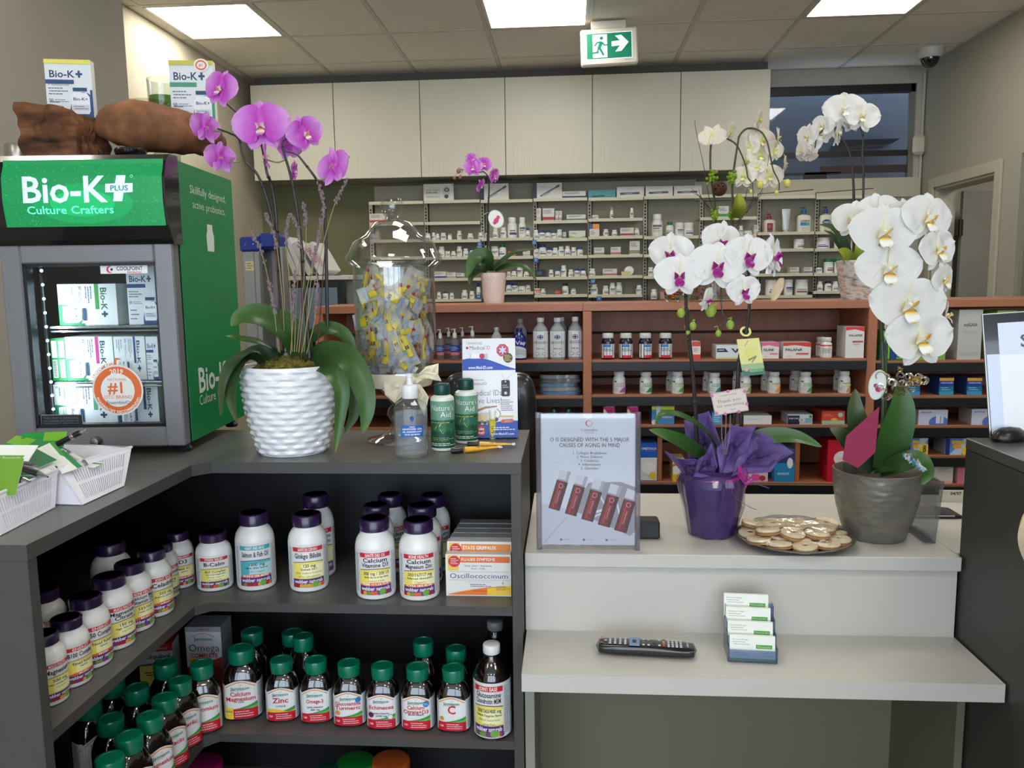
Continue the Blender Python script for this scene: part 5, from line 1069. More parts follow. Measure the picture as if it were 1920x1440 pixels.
pump_bottle(x, y, ZT, r, h, 'clear hand sanitizer pump bottle with blue label on the dark counter', clear_mat((250, 252, 253), 1.45, .03, 'gel_bottle', .04, (240, 242, 244)), mat((232, 234, 236), .35), A, clear_mat((250, 252, 253), 1.3, .05, 'gel', .10, (226, 232, 236)), R(8), nm='sanitizer_bottle')
# two green-labelled lotion bottles
x1b, y1b, r1, h1 = fit(808, 852, 718, 847, ZT)
def na_bottle(x, y, lb):
    t = thing('lotion_bottle', lb, 'bottle', (x, y, ZT), R(8), 'green labelled lotion bottles'); r, h = r1, h1; cr = mat((222, 228, 216), .3, coat=.3)
    b = MB(); b.lathe([(r*.94, 0), (r, h*.012), (r, h*.76), (r*.95, h*.79), (r*.7, h*.82), (r*.6, h*.83)], cr, 36); b.build('bottle_body', t)
    b = MB(); ribbed(b, r*.66, h*.17, h*.82, mat((8, 62, 54), .35), rib=.03); b.box(-r*.3, -r*.66, h*.985, r*.4, 0, h*1.005, mat((20, 90, 76), .3), .001); b.build('cap', t)
    H = h*.70; A = Art(1, 1); g1, g2, g3 = (20, 78, 56), (52, 112, 88), (110, 160, 134); W = r*2.4; A.rect(-W, 0, W, H, g1).rect(-W, H*.36, W, H, (40, 104, 78)).rect(-W, H*.60, W, H, g3).rect(-W, H*.53, W, H*.56, (24, 50, 20)).lines(-r*1.2, r*1.3, H*.533, H*.557, 1, (200, 214, 90), .6)
    A.text("Nature's", 0, H*.86, H*.17, (240, 244, 238), 0, r*2.1).text('Aid', r*.3, H*.72, H*.17, (240, 244, 238), 0)
    q = random.Random(5)
    for k in range(14): cx_, cy_ = q.uniform(-r*.6, r*.9), H*q.uniform(.28, .46); a = q.uniform(.3, 2.6); A.poly([(cx_, cy_), (cx_+.004*math.cos(a+.4), cy_+.004), (cx_+.013*math.cos(a), cy_+.013*abs(math.sin(a))+.004)], q.choice([(150, 196, 60), (110, 170, 50), (230, 226, 60), (236, 240, 220), (60, 150, 70)]))
    A.lines(-r*.9, r, H*.16, H*.24, 3, (150, 190, 140), .3).lines(-r*1.1, r*1.2, H*.05, H*.12, 2, (230, 236, 226), .4)
    b = MB(); b.art(A, wrap(ring(r, 36), h*.045), .0001, strip=.005); b.build('label', t)
na_bottle(x1b, y1b, "green labelled lotion bottle, the one beside the hand sanitizer")
p = UZ(873, 833, ZT); na_bottle(p.x, p.y+r1, "green labelled lotion bottle, the one beside the medical ID display")
# lip balm tubes lying down, one stick standing
def balm(px0, py0, px1, py1, lb, r=.0068):
    a, c = UZ(px0, py0, ZT+r), UZ(px1, py1, ZT+r); t = thing('balm_tube', lb, 'lip balm', (a.x, a.y, ZT), math.atan2(c.y-a.y, c.x-a.x), 'yellow lip balm tubes lying down'); L = (c-a).length; Mx = Matrix.Rotation(R(90), 4, 'Y')
    b = MB(); ym = mat((236, 176, 40), .35, coat=.3)
    def f(u, v): th = 2*math.pi*v; k = 1-u; return (L*(.26+.74*u), r*math.cos(th)*(1 if u < .1 else .9+.25*u), r+r*math.sin(th)*(max(.12, 1-u**1.5)))
    b.grid(f, 14, 16, ym); b.build('tube_body', t)
    b = MB(); b.lathe([(.0001, 0), (r*.85, 0), (r*.95, .002), (r*.95, L*.22), (.0001, L*.22)], mat((16, 16, 18), .3), 18, M=Matrix.Translation((0, 0, r)) @ Mx, caps=False); b.build('cap', t)
    b = MB(); A = Art(1, 1); A.text('Lip Balm', L*.6, 0, .011, (110, 80, 30), 1, L*.28).rect(L*.27, -.006, L*.36, .006, (214, 216, 220)); b.art(A, lambda u, v, e: (u, -math.cos(.9+v*60)*0+v*.9-.002, r*1.0+math.sqrt(max(0, r*r-(v*.9)**2))*(max(.12, 1-max(0, (u/L-.26)/.74)**1.5))+e+.0002), .0001); b.build('print', t)
    b = MB(); b.box(L*.93, -r*1.12, r*.82, L*1.0, r*1.12, r*1.2, mat((236, 232, 220), .4)); b.build('crimp', t)
balm(846, 846, 940, 838, 'yellow lip balm tube reading Lip Balm lying in front of the green bottles')
balm(876, 834, 966, 833, 'yellow lip balm tube lying behind the first one, half hidden')
p = UZ(923, 824, ZT); t = thing('lip_balm_stick', "white and yellow lip balm stick standing in front of the medical ID display", 'lip balm', (p.x, p.y+.01, ZT), R(-5)); hh = UY(923, 770, p.y).z-ZT; r = .0078
b = MB(); b.lathe([(.0001, 0), (r, 0), (r, hh*.72), (.0001, hh*.72)], mat((240, 226, 120), .35), 24, caps=False); b.build('stick_body', t); b = MB(); b.lathe([(r*1.03, hh*.70), (r*1.03, hh*.98), (r*.9, hh), (.0001, hh)], mat((236, 234, 226), .35), 24, caps=False); b.build('cap', t)
A = Art(1, 1); A.rect(-.004, 0, .012, hh*.68, (236, 210, 60)).text("Nature's Aid", .001, hh*.35, .011, (40, 90, 50), 1, hh*.62, rot=R(90)); b = MB(); b.art(A, wrap(ring(r, 24), .001), .0001, strip=.003); b.build('label', t)
# medical ID brochure display
p = UZ(905, 822, ZT); Yc = p.y; x0, x1 = UY(858, 720, Yc+.03).x, UY(962, 720, Yc).x; hh = UY(905, 635, Yc+.05).z-ZT; Wd = UY(972, 822, Yc).x-UY(872, 822, Yc).x
t = thing('brochure_holder', 'cardboard medical ID brochure holder leaning back on the dark counter corner', 'brochure holder', (UY(918, 822, Yc).x, Yc, ZT), R(4))
MT = Matrix.Rotation(R(-14), 4, 'X'); WC = mat((226, 228, 232), .5)
bl = (28, 76, 178); L1 = hh*1.03; b = MB(); b.box(-Wd/2, .004, 0, Wd/2, .007, L1, WC, M=MT)
A = Art(100, 180); A.rect(0, 0, 100, 180, (232, 234, 238)).wave(0, 100, 122, lambda u: 142-14*u*u+4*math.sin(5*u), bl)
A.text('Universal', 22, 172, 8, (120, 120, 125), 0, 30).disc(9, 163, 2.5, (200, 40, 50), 14).text('Medical', 28, 163, 10, (60, 60, 70), 0, 30).text('ID', 49, 163, 10, (200, 50, 60), 0, 7)
A.disc(76, 158, 12, (196, 30, 70), 8, a0=R(22.5)).disc(76, 158, 9.6, (226, 150, 180), 8, a0=R(22.5)).disc(76, 158, 9, (196, 30, 70), 8, a0=R(22.5)); [A.line(76-7*math.cos(R(a)), 158-7*math.sin(R(a)), 76+7*math.cos(R(a)), 158+7*math.sin(R(a)), 3, (200, 214, 246)) for a in (30, 90, 150)]
A.disc(86, 144, 9, (84, 64, 40), 20).lines(79, 93, 138, 150, 4, (200, 176, 110), .5); A.rect(14, 143, 48, 152, (190, 196, 204)).rect(16, 144, 32, 152, (240, 242, 246)).disc(37, 147.5, 5, (196, 40, 80), 16)
A.text('www.Med-ID.com', 34, 127, 8, (226, 232, 244), 1, 46)
sx, sy = Wd/100, L1/180; b.art(A, lambda u, v, e: (-Wd/2+u*sx, .0035-e, v*sy), .00012, M=MT); b.build('back_card', t)
b = MB(); b.prism([(-Wd/2, 0), (-Wd/2+.001, L1*.97), (-Wd/2+.0015, 0)], 0, .001, WC) if 0 else b.add([(-Wd/2, .007, 0), (-Wd/2-.004, .11, 0), (-Wd/2-.002, .065, L1*.97*.97), (-Wd/2, L1*math.sin(R(14)), L1*.97)], [(0, 1, 2, 3)], mat((206, 204, 200), .6), False)
b.add([(Wd/2, .007, 0), (Wd/2, .11, 0), (Wd/2, .065, L1*.94), (Wd/2, L1*math.sin(R(14)), L1*.97)], [(0, 1, 2, 3)], mat((206, 204, 200), .6), False); b.build('easel_side', t)
L2 = L1*.64; b = MB(); b.box(-Wd/2+.004, -.012, 0, Wd/2+.004, .002, L2, WC, .0006, M=MT); A = Art(100, 118)
A.rect(0, 0, 100, 118, (236, 238, 242)).wave(0, 100, 0, lambda u: 24+6*u, bl).wave(46, 100, 0, lambda u: 26+5*math.sin(u*2), bl)
A.text('Universal', 26, 106, 6, (120, 120, 125), 0, 22).disc(12, 99, 1.8, (200, 40, 50), 12).text('MedicalID', 29, 99, 7, (90, 80, 90), 0, 28)
A.text('Medical IDs', 42, 82, 15, (120, 124, 136), 0, 58).text('Save Lives!', 43, 68, 15, (120, 124, 136), 0, 56)
A.poly([(70, 77), (72, 75), (84, 75), (86, 77), (86, 103), (84, 105), (72, 105), (70, 103)], (40, 40, 46)).disc(78, 102, 1.4, (220, 222, 226), 10).lines(72, 84, 90, 97, 2, (190, 190, 196), .4).disc(78, 81, 3, (210, 212, 216), 6).line(78, 104, 70, 116, .5, (160, 160, 166)).line(78, 104, 90, 116, .5, (160, 160, 166))
A.lines(68, 92, 48, 70, 6, (110, 110, 120), .35); A.poly([(20, 50), (40, 57), (62, 58), (62, 56), (40, 53), (22, 46)], (176, 116, 84)).poly([(22, 44), (60, 48), (60, 45), (22, 40)], (206, 200, 190)); [A.disc(62+6*math.sin(k*.35), 52-k*2, 1.3, (190, 168, 110), 8) for k in range(12)]
A.rect(68, 37, 92, 40, (214, 186, 120)).poly([(68, 29), (71, 26), (90, 27), (93, 30), (90, 34), (71, 33)], (216, 80, 70)).rect(75, 28, 87, 32, (150, 150, 156))
A.rect(16, 24, 44, 42, (214, 190, 140)).rect(16, 3, 44, 24, (32, 70, 160)); [A.disc(19+5*k, 27+2*(k % 2), 3, ((30, 30, 34), (110, 110, 116))[k % 2], 10) for k in range(6)]; A.disc(30, 13, 9.5, (196, 40, 50), 22).text('Take', 30, 16.5, 7, (240, 236, 230), 1).text('One!', 30, 9.5, 7, (240, 236, 230), 1)
A.lines(52, 96, 13, 20, 2, (220, 228, 244), .5).text('www.Med-ID.com', 72, 7, 6, (232, 238, 248), 1, 42).disc(60, 33, 4, (70, 72, 80), 8)
sx, sy = Wd/100, L2/118; b.art(A, lambda u, v, e: (-Wd/2+.004+u*sx, -.0122-e, v*sy), .00012, M=MT); b.build('front_pocket', t)
# baskets with cards and pens
BSK = mat((226, 226, 236), .45, noise=.01, sub=.0)
def basket(name_lb, P4, P4b, hgt):
    """P4: rim corners (x, y) counter-clockwise from the one nearest the viewer on the aisle side; P4b: base corners"""
    t = thing('basket', name_lb, 'basket', (P4b[0][0], P4b[0][1], ZT), group='white plastic baskets'); ox, oy = P4b[0][0], P4b[0][1]
    top = [Vector((x-ox, y-oy, hgt)) for x, y in P4]; bot = [Vector((x-ox, y-oy, 0)) for x, y in P4b]
    b = MB(); n = 4
    for k in range(4):
        a0, a1, c0, c1 = bot[k], bot[(k+1) % 4], top[k], top[(k+1) % 4]; L = (a1-a0).length
        nb = max(6, int(L/.0075))
        P = lambda u, v: (a0.lerp(a1, u)).lerp(c0.lerp(c1, u), v)
        def q(u0, u1, v0, v1, b=b, P=P):
            pts = [P(u0, v0), P(u1, v0), P(u1, v1), P(u0, v1)]; nn = (pts[1]-pts[0]).cross(pts[3]-pts[0]).normalized()*.0016
            b.add(pts+[p_+nn for p_ in pts], [(0, 1, 2, 3), (7, 6, 5, 4), (0, 4, 5, 1), (1, 5, 6, 2), (2, 6, 7, 3), (3, 7, 4, 0)], BSK, False)
        if k in (0, 2):
            q(0, 1, 0, .1); q(0, 1, .86, 1); q(0, .10, .1, .86); q(.9, 1, .1, .86); q(.1, .9, .45, .53)
            m_ = 22
            for i in range(m_): u = .1+.8*i/m_; q(u, u+.8/m_*.55, .1, .86)
        else: q(0, 1, 0, 1)
    b.add([p_+Vector((0, 0, .002)) for p_ in bot], [(0, 1, 2, 3)], BSK, False)
    b.build('basket_body', t); b = MB(); b.tube(top+[top[0], top[1]], .0032, BSK, 8); b.build('rim', t); return t
Zb = ZT+.055
R1 = [UZ(108, 878, Zb), UZ(246, 839, Zb), UZ(150, 834, Zb), UZ(40, 862, Zb)]; B1 = [UZ(155, 948, ZT), UZ(232, 912, ZT), UZ(150, 900, ZT), UZ(98, 946, ZT)]
basket('white slotted plastic basket of cards and pens beside the fridge', [(R1[0].x, R1[0].y), (R1[1].x, R1[1].y), (R1[2].x-.04, R1[2].y+.01), (R1[3].x-.02, R1[3].y)], [(B1[0].x, B1[0].y), (B1[1].x, B1[1].y), (B1[2].x-.04, B1[2].y), (B1[3].x-.01, B1[3].y)], .055)
R2 = [UZ(-30, 938, Zb), UZ(107, 882, Zb), UZ(30, 868, Zb), UZ(-110, 905, Zb)]; B2 = [UZ(0, 1005, ZT), UZ(102, 952, ZT), UZ(40, 940, ZT), UZ(-70, 990, ZT)]
basket('white slotted plastic basket of cards and pens nearest the counter end', [(p_.x, p_.y) for p_ in R2], [(p_.x, p_.y) for p_ in B2], .055)
CG, CG2 = (0, 130, 62), (112, 176, 40)
def card(px, py, z, rz, w, h, cols, lb, tilt=(0, 0), txt=False, bg=(232, 236, 228)):
    p = UZ(px, py, ZT+z); t = thing('business_card', lb, 'card', (p.x, p.y, ZT+z), rot=(R(tilt[0]), R(tilt[1]), R(rz)), group='green and white cards in the baskets')
    b = MB(); b.box(-w/2, -h/2, -.0006, w/2, h/2, 0, mat(bg, .5)); A = Art(1, 1)
    for x0, y0, x1, y1, c in cols: A.rect((x0-.5)*w, (y0-.5)*h, (x1-.5)*w, (y1-.5)*h, c)
    if txt: A.text('RemedysRx', .12*w, -.3*h, .007, (210, 232, 190), 0, .4*w)
    b.art(A, lambda u, v, e: (u, v, .0003+e), .0001); b.build('card_stock', t)
C_ = lambda *a: a
cards = [
 (118, 866, .060, -38, .09, .034, [C_(0, .75, 1, 1, CG)], 'white card with dark green edge sloping down the basket beside the fridge', (12, 12)),
 (98, 852, .068, -40, .085, .03, [C_(0, 0, 1, 1, (236, 240, 232)), C_(0, .8, 1, 1, (60, 150, 50))], 'white card with light green edge propped against the pens', (20, 15)),
 (145, 868, .050, -5, .09, .03, [C_(0, .6, 1, .8, CG)], 'white card with a thin green stripe low in the fridge-side basket', (5, 5)),
 (80, 828, .080, 12, .08, .04, [C_(0, 0, 1, 1, (20, 140, 50)), C_(.5, .5, 1, 1, CG2)], 'bright green card standing at the back of the fridge-side basket', (48, 0)),
 (42, 838, .075, -18, .09, .05, [C_(0, 0, 1, 1, CG), C_(0, .5, .6, 1, CG2)], 'green card lying across both baskets', (25, 5)),
 (18, 850, .085, -2, .09, .036, [C_(0, 0, 1, 1, (236, 238, 232)), C_(.1, .05, .85, .35, (110, 160, 60))], 'white card with green printed bar on top of the nearer basket', (38, 0), True),
 (70, 858, .07, -30, .08, .03, [C_(0, 0, 1, 1, (0, 110, 56))], 'dark green card edge under the pens', (15, 10)),
 (-4, 895, .075, 4, .07, .06, [C_(0, 0, 1, 1, (100, 146, 24))], 'olive green card standing in the nearer basket', (60, 0)),
 (30, 905, .045, -10, .08, .05, [C_(0, 0, 1, 1, (10, 104, 44))], 'dark green card lying deep in the nearer basket', (10, 0)),
 (85, 880, .055, -44, .06, .03, [C_(0, 0, 1, 1, (230, 234, 236))], 'plain white card corner between the two baskets', (10, 10)),
 (60, 885, .052, 50, .04, .03, [C_(0, 0, 1, 1, (0, 120, 66))], 'small green card corner under the silver pen tips', (10, 5))]
for c in cards: card(*c[:8], tilt=c[8], txt=len(c) > 9)
def pen(pa, pb, za, zb, lb, body=(18, 18, 20)):
    a, c = UZ(pa[0], pa[1], ZT+za), UZ(pb[0], pb[1], ZT+zb); d = c-a; t = thing('pen', lb, 'pen', a, rot=d.to_track_quat('Z', 'Y').to_euler(), group='black and silver pens in the baskets'); L = d.length; r = .0052; ch = mat((190, 190, 192), .2, 1); bk = mat(body, .3)
    b = MB(); b.lathe([(r, L*.18), (r*1.05, L*.4), (r, L)], bk, 16); b.build('barrel', t); b = MB(); b.lathe([(r*.25, 0), (r*.4, L*.04), (r*.9, L*.15), (r*1.02, L*.19)], ch, 16); b.build('tip', t)
    b = MB(); b.lathe([(r*1.06, L*.66), (r*1.1, L*.72), (r*1.06, L*.78)], ch, 16); b.lathe([(r*.5, L), (r*.5, L+.012), (.0001, L+.013)], ch, 12); b.box(-.0015, r, L*.72, .0015, r+.003, L, ch, .0005); b.build('clip', t)
pen((90, 895), (10, 868), .062, .066, 'black pen with silver tip resting on the nearer basket rim')
pen((57, 903), (-6, 892), .058, .06, 'black pen with silver tip pointing at the basket slots')
pen((98, 838), (150, 812), .07, .095, 'black pen with silver grip sticking up from the fridge-side basket')
pen((165, 872), (118, 846), .05, .066, 'white and green pen lying in the fridge-side basket', (222, 228, 220))
# ================================================================ things on the white counter
ZU, ZLd = .92, .74
# acrylic sign holder with poster
p = UZ(1100, 1030, ZU); Yh = p.y; x0, x1 = UY(1006, 900, Yh).x, UY(1200, 900, Yh).x; z1 = UY(1100, 775, Yh).z-ZU; w = x1-x0
t = thing('sign_holder', 'clear acrylic sign holder with a skin care poster of red bottles', 'sign holder', ((x0+x1)/2, Yh, ZU), R(0)); AC = clear_mat((252, 252, 253), 1.5, .02, 'acrylic')
b = MB(); b.box(-w/2, -.004, .002, w/2, -.002, z1, AC); b.box(-w/2, .002, .002, w/2, .004, z1, AC); b.box(-w/2, -.004, 0, w/2, .06, .0025, AC); b.build('acrylic_sheet', t)
for s in (-1, 1):
    b = MB(); b.lathe([(.006, .0), (.006, z1*1.005)], clear_mat((214, 210, 216), 1.6, .04, 'acrylic_edge', .12), 14, (s*(w/2-.005), -.001, 0)); b.build('side_post', t)
A = Art(178, 246); A.rect(0, 0, 178, 246, (212, 218, 228)).poly([(0, 30), (0, 0), (50, 50), (175, 15), (178, 0), (0, 0)][:3]+[(20, 60)], (190, 196, 206)).poly([(0, 0), (178, 0), (178, 28), (168, 18), (60, 66), (0, 80)], (196, 202, 214)).line(5, 3, 48, 52, 1, (150, 156, 168))
A.poly([(60, 66), (168, 18), (178, 26), (178, 110), (150, 120), (90, 118)], (150, 148, 158)).poly([(100, 60), (140, 70), (132, 74), (100, 64)], (220, 224, 230)).line(130, 60, 108, 100, 3, (214, 218, 226)).line(150, 50, 140, 95, 3, (214, 218, 226)).line(100, 54, 138, 70, 3, (214, 218, 226))
RB, RD, RH = mat((120, 8, 18), .5), mat((66, 4, 12), .5), mat((190, 50, 62), .5)
for k in range(5):
    bx, by = 14+31*k, 70-10.2*k; s_, c_ = math.sin(R(17)), math.cos(R(17)); tr = lambda u, v: (bx+u*c_+v*s_, by-u*s_*.9+v*c_)
    hb2, wd_ = 56+k*1.5, 22+k*.6
    A.poly([tr(0, 0), tr(wd_, 0), tr(wd_, hb2), tr(0, hb2)], RB).poly([tr(0, 0), tr(3, 0), tr(3, hb2), tr(0, hb2)], RD).poly([tr(wd_*.72, 0), tr(wd_, 0), tr(wd_, hb2), tr(wd_*.72, hb2)], RD).poly([tr(wd_*.3, 4), tr(wd_*.38, 4), tr(wd_*.38, hb2-4), tr(wd_*.3, hb2-4)], RH).poly([tr(1, hb2), tr(wd_-1, hb2), tr(wd_-1, hb2+3), tr(1, hb2+3)], (150, 152, 158))
    A.poly([tr(.5, hb2+3), tr(wd_-.5, hb2+3), tr(wd_-.5, hb2+21), tr(.5, hb2+21)], (206, 208, 216)).poly([tr(wd_*.7, hb2+3), tr(wd_-.5, hb2+3), tr(wd_-.5, hb2+21), tr(wd_*.7, hb2+21)], (168, 170, 182))
    cx_, cy_ = tr(wd_*.5, hb2-9); A.disc(cx_, cy_, 4.6, (220, 150, 156), 16).disc(cx_, cy_, 3.6, RB, 14); q1 = tr(wd_*.5, hb2*.45); A.text('Cosmedics', q1[0], q1[1], 5.5, (226, 180, 180), 0, 26, rot=R(73))
A.disc(89, 246, 9, (232, 236, 242), 20).disc(91, 229, 6.4, (176, 40, 60), 24, 5.8).disc(91.6, 229, 5.2, (212, 218, 228), 22).text('Cosmedics', 91, 217, 7.5, (130, 110, 120), 0, 31).text('SKIN CARE', 91, 211.5, 2.6, (190, 120, 130), 0, 18)
A.text('O IS DESIGNED WITH THE 5 MAJOR', 92, 199, 10.6, (30, 32, 40), 0, 148).text('CAUSES OF AGING IN MIND', 92, 188.5, 10.6, (30, 32, 40), 0, 114)
for k, l in enumerate(('1. Collagen Breakdown', '2. Photo Defence', '3. Oxidation', '4. Inflammation', '5. Glycation')): A.text(l, 92, 174-7.1*k, 6.8, (84, 86, 98), 0)
for k in range(3): A.rect(36+43*k, 8, 40+43*k, 12, (90, 94, 104)).lines(43+43*k, 60+43*k, 9, 11, 1, (150, 156, 168), .6)
A.ops = [([(min(max(x_, 0), 178), min(max(y_, 0), 246)) for x_, y_ in p_], a_, b_, c_, d_) for p_, a_, b_, c_, d_ in A.ops]
xa, za = UY(1015, 1020, Yh).x-(x0+x1)/2, UY(1015, 1021, Yh).z-ZU; xb, zb2 = UY(1191, 1020, Yh).x-(x0+x1)/2, z1-.002; b = MB(); b.box(xa, -.0005, za, xb, .0005, zb2, mat((226, 228, 232), .5)); b.art(A, lambda u, v, e: (xa+u*(xb-xa)/178, -.0006-e, za+v*(zb2-za)/246), .000018); b.build('poster', t)
# little black box beside it
p = UZ(1215, 1012, ZU); b = MB(); wd_ = UY(1236, 995, p.y).x-UY(1186, 995, p.y).x; b.box(-wd_/2, 0, 0, wd_/2, .05, UY(1215, 979, p.y).z-ZU, mat((24, 28, 28), .5), .004); b.build('card_reader_dock', loc=(p.x-.003, p.y, ZU+.0005), label='small matte black box on the white counter behind the acrylic sign', cat='box')
# remote control
p = UZ(1210, 1243, ZLd); pl_, pr2 = UZ(1116, 1232, ZLd), UZ(1309, 1243, ZLd); L = (pr2-pl_).length; t = thing('remote_control', 'black television remote control lying on the white writing ledge', 'remote control', (pl_.x, pl_.y+.002, ZLd), math.atan2(pr2.y-pl_.y, pr2.x-pl_.x)); w = .052
b = MB()
def rem(u, v): a = 2*math.pi*v; e = math.sin(math.pi*min(1, max(0, u*1.0)))**.12 if 0 < u < 1 else 0; wy = w/2*(.93+.07*math.cos(2*math.pi*u)); k = (abs(math.cos(a))**4+abs(math.sin(a))**4)**-.25; return (L*u, w/2+wy*e*k*math.cos(a), .0125+.0115*e*k*math.sin(a))
b.grid(rem, 30, 28, mat((14, 14, 15), .18, coat=.4)); b.build('remote_body', t)
bt = lambda c: mat(c, .5)
keys = [(.06, .8, (226, 120, 90)), (.06, .25, (196, 40, 50)), (.1, .5, (190, 190, 190))]
for i, fx_ in enumerate((.145, .195, .245, .295)): keys += [(fx_, v_, (196, 198, 200)) for v_ in (.2, .4, .6, .82)]
keys += [(.475, v_, (190, 194, 196)) for v_ in (.2, .82)]+[(.475, .5, (80, 140, 120)), (.525, .2, (200, 200, 200)), (.525, .82, (200, 200, 200)), (.58, .5, (60, 60, 62)), (.63, .2, (200, 200, 200)), (.63, .82, (200, 200, 200)), (.675, .85, (120, 90, 160)), (.675, .62, (220, 180, 90)), (.675, .4, (200, 110, 60)), (.675, .18, (180, 70, 50))]
for fx_ in (.72, .76, .80, .84): keys += [(fx_, v_, (196, 198, 200)) for v_ in (.15, .35, .58, .8)]
kme = {}
for u, v, c in keys:
    if c not in kme: kme[c] = MB().box(-.0024, -.0030, 0, .0024, .0030, .0012, bt(c), .0005).mesh('button')
    place(kme[c], 'button', t, (L*u, w*(.12+.76*v), .0238))
b = MB(); b.box(L*.335, w*.14, .0237, L*.435, w*.88, .0246, mat((120, 150, 186), .35), .0006); b.box(L*.365, w*.38, .0244, L*.405, w*.64, .0252, mat((20, 24, 34), .4), .0004); b.build('direction_pad', t, label='blue grey direction pad')
b = MB(); A = Art(1, 1); A.text('SAMSUNG', L*.905, w*.5, .006, (190, 190, 190), 1, rot=R(90)); b.art(A, lambda u, v, e: (u, v, .0242+e), .0001); b.build('lettering', t)
# stepped card holder
p = UZ(1412, 1243, ZLd); YC = p.y; xc = UY(1411, 1240, YC).x; sc = UY(1457, 1240, YC).x-UY(1366, 1240, YC).x
t = thing('card_holder', 'clear stepped business card holder on the white writing ledge', 'card holder', (xc, YC, ZLd), R(-4)); ach = clear_mat((206, 216, 232), 1.5, .04, 'holder_acrylic', .06)
ztop = UY(1397, 1113, YC+.06).z-ZLd
b = MB()
for k in range(4):
    yy, zz_ = .018*k, (ztop-.055)/3*k; b.box(-sc/2, yy-.0015, zz_, sc/2, yy, zz_+.026, ach); b.box(-sc/2, yy, zz_, sc/2, yy+.018, zz_+.0015, ach)
    for s in (-1, 1): b.box(s*sc/2-.0008, yy, 0, s*sc/2+.0008, yy+.02, zz_+.032, ach)
b.box(-sc/2, .072, 0, sc/2, .0735, (ztop-.055)+.03, ach); b.build('holder_body', t)
for k in range(4):
    yy, zz_ = .018*k+.004, (ztop-.055)/3*k+.002; tc = thing('business_card', ['front white card with green printed box in the clear stepped holder', 'second row white card in the clear stepped holder', 'third row white card in the clear stepped holder', 'topmost white card in the clear stepped holder'][k], 'card', (0, 0, 0), group='white cards in the stepped holder')
    A = Art(90, 52); A.rect(0, 0, 90, 52, (236, 238, 228)).rect(52, 26, 84, 34, (70, 150, 50)).text('RemedysRx', 68, 30, 6, (190, 220, 170), 0, 28).text('Pharmacist Manager', 5, 44, 4, (90, 130, 100), 0, al='l').lines(5, 40, 32, 41, 2, (150, 160, 150), .25).rect(0, 0, 90, 5, (60, 140, 60)).text('Refills on', 76, 18, 4.5, (70, 90, 70), 0).text('Pharmacy', 76, 12, 4.5, (70, 90, 70), 0).lines(6, 40, 10, 18, 2, (170, 180, 170), .25)
    cw = sc*.93; b = MB(); MM = Matrix.Rotation(R(-9), 4, 'X'); b.box(-cw/2, -.002, 0, cw/2, .006, .05, mat((236, 238, 230), .5), M=MM); b.art(A, lambda u, v, e: (-cw/2+u*cw/90, -.0022-e, v*.05/52), .0001, M=MM); o = b.build('card_stock', tc)
    wp = Matrix.Translation((xc, YC, ZLd+.0006)) @ Matrix.Rotation(R(-4), 4, 'Z') @ Vector((-.002*k, yy, zz_)); tc.location = wp; tc.rotation_euler = (0, 0, R(-4))
# cookies on a tray under cling film
p = UZ(1497, 1048, ZU); e0, e1 = UZ(1374, 1005, ZU+.01), UZ(1622, 1030, ZU+.01); cx_ = (e0.x+e1.x)/2; rx_ = (e1.x-e0.x)/2; cy_ = p.y+.09; cy_ = 1.667+.085; ry = .115
t = thing('serving_tray', 'oval smoked glass tray of cookies at the white counter edge', 'tray', (cx_, cy_, ZU), R(4))
b = MB(); b.lathe([(.0001, .002), (.62, .001), (.72, .003), (.98, .016), (1.0, .019), (.97, .019), (.7, .006), (.0001, .005)], mat((62, 52, 44), .12, coat=.8, noise=.25, nscale=40), 60, sx=rx_, sy=ry, caps=False); b.build('tray_body', t)
CK = mat((206, 178, 130), .8, noise=.12, nscale=70, bump=.6, bscale=160); CKB = mat((178, 128, 76), .85, noise=.15, nscale=50); JAM = mat((150, 40, 24), .25, coat=.5); SUG = mat((228, 210, 176), .85, noise=.08, nscale=120, bump=.5, bscale=240)
q = random.Random(8); pos = []
for k in range(11): a = 2*math.pi*k/11+.1; pos.append((.72*math.cos(a), .70*math.sin(a), .012))
for k in range(6): a = 2*math.pi*k/6+.5; pos.append((.36*math.cos(a), .36*math.sin(a), .014))
for k, (u, v) in enumerate(((-.5, -.2), (-.15, -.38), (.1, .3), (.45, -.12), (.62, .22), (-.3, .22), (-.62, .3), (.25, -.42), (.02, -.02))): pos.append((u, v, .029))
rc = .0262; base = None
for i, (u, v, z) in enumerate(pos):
    tl = Vector((cx_, cy_, ZU)) + Matrix.Rotation(R(4), 3, 'Z') @ Vector((u*rx_, v*ry, z))
    t = thing('jam_cookie', 'round sugared cookie with a jam centre hole on the tray under cling film', 'cookie', tl, group='jam cookies on the tray', rot=(R(q.uniform(-8, 8)), R(q.uniform(-8, 8)), q.uniform(0, 6)))
    if base is None:
        fl = lambda a, zz_, rr_, j: (rr_*(1+.02*math.cos(11*a)), zz_)
        base = (MB().lathe([(.0001, 0), (rc*.95, 0), (rc, .002), (rc*.98, .005), (.0001, .006)], CKB, 33, fn=fl, caps=False).mesh('biscuit'), MB().lathe([(.0001, .006), (rc*.5, .0062), (rc*.3, .0085), (.0001, .009)], JAM, 16, caps=False).mesh('jam'), MB().lathe([(rc*.26, .006), (rc*.95, .006), (rc, .008), (rc*.96, .0115), (rc*.6, .0132), (rc*.3, .0125), (rc*.24, .009)], SUG, 33, fn=fl, caps=False).mesh('top_ring'))
    for me in base: place(me, me.name.split('.')[0], t)
FILM = clear_mat((250, 250, 250), 1.35, .10, 'cling_film', .0)
b = MB()
